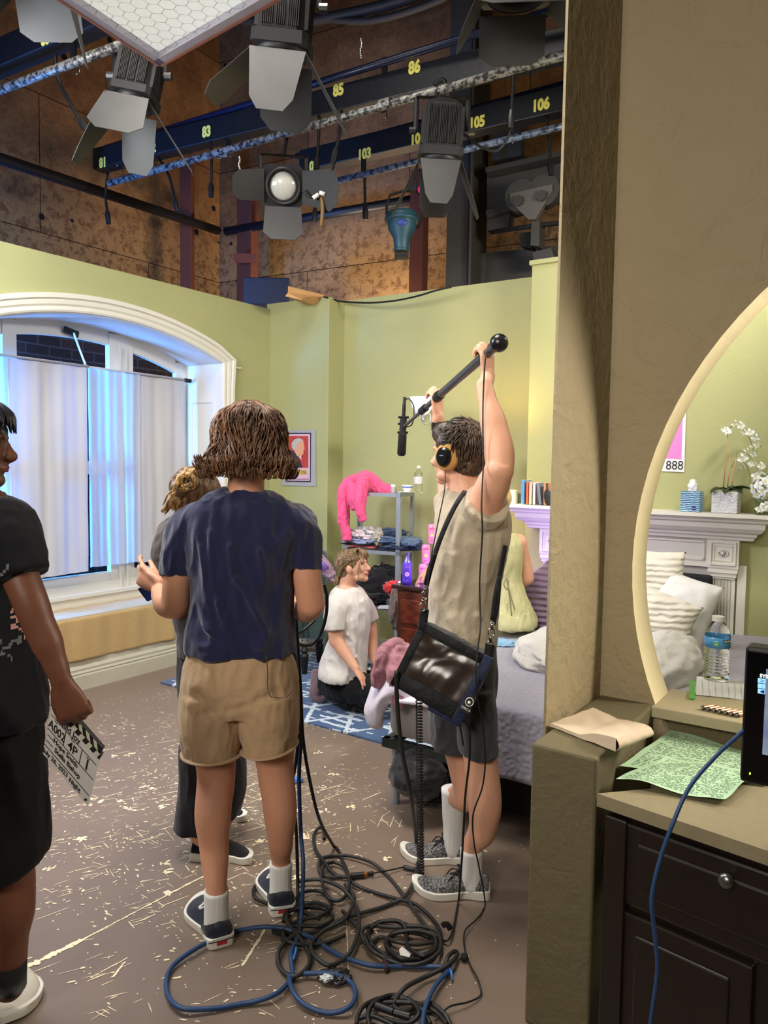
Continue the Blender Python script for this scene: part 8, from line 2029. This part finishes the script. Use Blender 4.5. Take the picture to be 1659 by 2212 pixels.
cable([H(637, 1300, 2.84), H(634, 1380, 2.82), H(640, 1480, 2.80), H(646, 1570, 2.80), H(640, 1640, 2.80), H(632, 1700, 2.82), H(640, 1800, 2.80)] + FL([(644, 1950), (642, 2010), (610, 2030), (625, 2000), (660, 1985), (700, 1975), (715, 1950), (690, 1925), (650, 1930), (640, 1960), (690, 1985)]), .0065, M_blkc, 'black cable hanging at the right hip of the man in navy', 'black cables in the tangle')
cable([H(638, 1302, 2.83), H(644, 1400, 2.80), H(650, 1500, 2.78), H(654, 1590, 2.78), H(668, 1680, 2.80), H(690, 1770, 2.86)] + FL([(722, 1830), (745, 1870), (760, 1905), (800, 1925), (850, 1940), (900, 1955), (945, 2000), (950, 2040), (920, 2062), (860, 2070), (815, 2052), (795, 2020), (810, 1995), (850, 1990), (900, 2005)]), .0065, M_blkc, 'black cable running from the hip past the twist to the coil', 'black cables in the tangle')
o = obj('cable_clip', MB().ball(H(640, 1585, 2.79), (.022, .014, .012)), M_blackmatte, smooth=True); tag(o, 'black tape bundle binding the hanging cables at knee height', 'clip')
cable([H(632, 1330, 2.86), H(636, 1375, 2.86), H(648, 1392, 2.88), H(672, 1392, 2.92), H(692, 1370, 2.94), H(704, 1330, 2.95), H(706, 1290, 2.95), H(700, 1262, 2.95)], .007, M_blkc, 'black cable loop under the right elbow of the man in navy', 'black cables in the tangle')
cable([H(634, 1372, 2.86), H(655, 1362, 2.90), H(680, 1340, 2.94)], .006, M_blkc, 'short black cable crossing the loop under the elbow', 'black cables in the tangle')
# from bag down
cable([P(856, 1450, 2.6), P(858, 1520, 2.62), P(868, 1620, 2.66), P(888, 1720, 2.72)] + FL([(900, 1830), (900, 1880), (880, 1930), (840, 1955), (790, 1970), (740, 1985), (690, 2010), (640, 2020), (605, 2050), (602, 2085), (625, 2108), (655, 2100), (670, 2070), (650, 2030), (620, 1990), (630, 1960), (680, 1950), (715, 1962)]), .0075, M_dgrey, 'thick dark cable from the audio bag sweeping left across the floor', 'black cables in the tangle')
# coiled cord
pts = []; n = 60
for i in range(n * 8):
    f = i / (n * 8); y = 1500 + f * 385; x = 905 + 4 * f; Y_ = 2.62 + .12 * f; a = f * 2 * pi * n; r_ = (.011 if f < .3 else .012)
    c = P(x, y, Y_)
    if c.z < .02: break
    pts.append(c + V((r_ * cos(a), r_ * sin(a), 0)))
o = obj('coiled_cord', MB().tube(pts, .0026, 5, sub=1), M_blkc, smooth=True); tag(o, 'springy coiled black cord hanging from the audio bag', 'cord')
cable([pts[-1]] + FL([(912, 1884), (900, 1880), (875, 1876)], .012), .0045, M_blkc, 'straight end of the coiled cord on the floor')
o = obj('cable_sleeve', MB().tube([fl(908, 1884, .012), fl(892, 1878, .012), fl(872, 1873, .012)], .009, 10), M_plug, smooth=True); tag(o, 'black strain-relief sleeve at the foot of the coiled cord', 'connector')
cable(FL([(872, 1873), (840, 1880), (800, 1887)], .010), .003, M_blkc, 'thin wire joining the sleeve to the inline connector')
t1 = thing('inline_connector', fl(772, 1892), 'black inline cable connector with gold ring on the floor', 'connector')
obj('barrel', MB().tube([fl(758, 1893, .012), fl(786, 1890, .012)], .0125, 14, sub=1), M_plug, t1, smooth='auto'); obj('collar', MB().tube([fl(786, 1890, .012), fl(792, 1889, .012)], .011, 14, sub=1), mat('gold_ring', (190, 130, 60), .3, .8, var=0), t1, smooth='auto'); obj('tip', MB().tube([fl(792, 1889, .012), fl(806, 1886, .012)], .008, 12, sub=1), M_plug, t1, smooth='auto')
tangle = [
 ([(740, 1895), (700, 1892), (688, 1870), (700, 1852), (745, 1848), (800, 1862), (840, 1895), (880, 1945), (905, 1980), (925, 2010)], 'black cable arching right from the inline connector'),
 ([(700, 1812), (700, 1795), (690, 1787), (678, 1805), (682, 1835), (700, 1862), (725, 1890), (755, 1895)], 'black cable twisting down beside the hanging pair'),
 ([(722, 1862), (700, 1870), (695, 1900), (710, 1940), (740, 1942), (755, 1910), (745, 1875), (722, 1862)], 'small upright ring of black cable near the connector'),
 ([(640, 1905), (690, 1900), (740, 1920), (770, 1960), (775, 2000), (765, 2040), (745, 2070), (710, 2085), (680, 2065), (672, 2040), (700, 2010), (745, 1985), (765, 1940), (745, 1910)], 'large loop of black cable in the middle of the tangle'),
 ([(560, 1905), (548, 1920), (552, 1940), (578, 1952)], 'black cable bow beside the left shoe sole of the right foot'),
 ([(612, 1990), (620, 1970), (660, 1960), (705, 1965), (718, 1985), (690, 2000), (640, 2000), (612, 2010), (625, 2035), (690, 2040), (745, 2020)], 'flat loops of black cable beside the right shoe'),
 ([(740, 1968), (785, 2020), (800, 2050), (850, 2078), (905, 2082), (945, 2060), (952, 2035), (940, 2010), (900, 2000), (850, 2003), (800, 2000), (780, 2015), (790, 2040)], 'outer loop of the right black coil'),
 ([(800, 2005), (830, 1990), (865, 1992), (878, 2015), (880, 2045), (915, 2065), (940, 2050), (935, 2020), (890, 2010), (845, 2020), (835, 2045), (865, 2070), (910, 2072)], 'inner loop of the right black coil'),
 ([(835, 2035), (850, 2015), (890, 2015), (925, 2025), (940, 2042), (920, 2060), (880, 2066), (845, 2055), (835, 2035)], 'innermost ring of the right black coil'),
 ([(945, 2032), (905, 2040), (860, 2035), (820, 2025), (800, 2045), (825, 2066), (870, 2072), (925, 2066)], 'flat strand across the right black coil'),
 ([(770, 2212), (775, 2190), (790, 2170), (830, 2155), (880, 2160), (910, 2180), (930, 2212)], 'outer arch of the coil at the bottom edge'),
 ([(800, 2220), (795, 2190), (810, 2165), (850, 2150), (890, 2165), (905, 2190), (880, 2210), (830, 2200)], 'middle arch of the coil at the bottom edge'),
 ([(860, 2150), (850, 2170), (870, 2185), (900, 2175), (925, 2165), (960, 2190), (975, 2220)], 'right strand of the coil at the bottom edge'),
 ([(790, 2175), (840, 2165), (900, 2168), (940, 2185), (965, 2212)], 'low strand over the coil at the bottom edge'),
 ([(775, 2200), (805, 2195), (850, 2215)], 'short strand at the lower left of the bottom coil'),
 ([(850, 2168), (862, 2148), (880, 2130), (915, 2112), (950, 2095), (975, 2078), (988, 2062), (982, 2055), (968, 2066), (962, 2085)], 'black cable passing the blue tie'),
]
for i, (l, lb) in enumerate(tangle):
    cable(FL(l, .008 + .004 * (i % 4)), .0065 + .0006 * (i % 2), M_blkc if i % 3 else M_dgrey, lb, 'black cables in the tangle')
# thin lines from the boom and bag to the floor
cable([pA + pd * .08 + V((-.005, 0, -.01)), P(1049, 770, 2.66), P(1044, 850, 2.66), P(1043, 920, 2.64), P(1044, 1000, 2.62), P(1040, 1090, 2.58), P(1042, 1150, 2.58), P(1036, 1260, 2.6), P(1038, 1350, 2.58), P(1030, 1420, 2.53), P(1030, 1500, 2.52), P(1042, 1560, 2.56), P(1048, 1640, 2.58), P(1042, 1700, 2.60), P(1022, 1760, 2.60), P(1024, 1820, 2.61), P(1034, 1870, 2.62)] + FL([(1048, 1955), (1030, 1985), (1005, 2010), (1003, 2045), (1016, 2085), (1034, 2120), (1038, 2150), (1010, 2165), (970, 2175), (940, 2205)]), .0028, M_blkc, 'thin black cable from the boom pole end down to the floor')
cable([P(962, 1015, 2.75), P(960, 1060, 2.7), P(950, 1110, 2.66), P(940, 1160, 2.63), P(926, 1240, 2.6), P(922, 1320, 2.58)], .0022, M_blkc, 'thin headphone wire running down to the audio bag')
cable([P(1000, 1555, 2.6), P(1013, 1575, 2.6), P(1014, 1640, 2.62), P(1005, 1720, 2.65), P(1001, 1800, 2.68), P(996, 1880, 2.68)] + FL([(990, 1950), (978, 2010), (968, 2030), (955, 2030), (952, 2010)]), .004, M_blkc, 'black cable hanging from the bag corner behind the near leg')
cable([P(990, 1556, 2.62), P(998, 1590, 2.64), P(1000, 1610, 2.66)], .003, M_blkc, 'short wire tail at the bottom corner of the audio bag')
# ties, tags, scraps
for p, M_, lb in (((834, 2083), 'x', 'dark red cable tie on the blue cable'),):
    o = obj('cable_tie', MB().tube([fl(830, 2075, .014), fl(836, 2095, .014)], (.014, .006), 8, sub=1), mat('dark_red_velcro', (70, 34, 38), .9), smooth=True); tag(o, lb, 'cable tie')
for (a, b_), lb in ((((640, 2048), (628, 2085)), 'blue tape on the cable left of the tangle'), (((968, 2090), (976, 2118)), 'blue tape flag at the right of the floor cables')):
    o = obj('blue_tape', MB().tube([fl(*a, .016), fl((a[0] + b_[0]) / 2 + 3, (a[1] + b_[1]) / 2, .018), fl(*b_, .006)], [(.007, .005), (.011, .004), (.009, .002)], 8), mat('bright_blue_tape', (66, 134, 214), .5), smooth=True); tag(o, lb, 'tape')
o = obj('paper_tag', MB().prism([fl(862, 2052, .02), fl(868, 2045, .02), fl(888, 2060, .02), fl(884, 2068, .02), fl(864, 2064, .02)], (0, 0, .001)), mat('white_tag', (220, 220, 216), .7)); tag(o, 'white tie-on tag lying in the right cable coil', 'tag')
cloth_lump('foil_scrap', fl(722, 2108, .014), (.045, .028, .012), mat('dark_foil', (62, 62, 64), .3, .5), 'crumpled foil scrap beside the blue cable ring', 'scrap', seed=71, amp=.4)
cloth_lump('paper_scrap', fl(706, 2112, .02), (.018, .012, .008), mat('white_scrap', (212, 214, 216), .6), 'small white paper scrap on the foil', 'scrap', seed=72, amp=.4)
o = obj('velcro_strap', MB().tube([fl(955, 2000, .03), fl(965, 1996, .04), fl(974, 2008, .02)], (.010, .002), 8), M_blackmatte, smooth=True); tag(o, 'black velcro strap standing up at the right of the coil', 'strap')
cloth_lump('foam_ball', fl(1003, 2068, .014), (.013, .013, .013), M_blackmatte, 'small black clip on the thin floor cable', 'clip', seed=75, amp=.1)
cloth_lump('gaffer_scrap', fl(608, 2012, .01), (.03, .02, .008), M_blackmatte, 'black tape patch where the blue cable enters the tangle', 'tape', seed=76, amp=.2)
cloth_lump('blue_tape_ball', fl(640, 1684, .012), (.03, .02, .012), mat('bright_blue_tape', (66, 134, 214), .5), 'crumpled blue tape on the floor behind the legs', 'tape', seed=77, amp=.3)
t1 = thing('xlr_connectors', fl(830, 2190), 'pair of black XLR plugs in the coil at the bottom edge', 'connector')
obj('barrel', MB().tube([fl(812, 2172, .03), fl(850, 2186, .03)], .0115, 14, sub=1), M_plug, t1, smooth='auto'); obj('barrel', MB().tube([fl(852, 2187, .03), fl(885, 2196, .03)], .0115, 14, sub=1), M_plug, t1, smooth='auto')
# cable hanging from the monitor
my_ = 1.66
cable([P(1640, 1540, 1.74), P(1600, 1583, 1.72), P(1545, 1635, 1.68), P(1490, 1700, 1.64), P(1455, 1775, 1.62), P(1425, 1860, 1.62), P(1408, 1940, 1.62), P(1412, 2000, 1.62), P(1420, 2090, 1.62), P(1408, 2190, 1.62), P(1400, 2250, 1.62)], .0045, M_bluec, 'blue cable drooping from the monitor past the dresser')
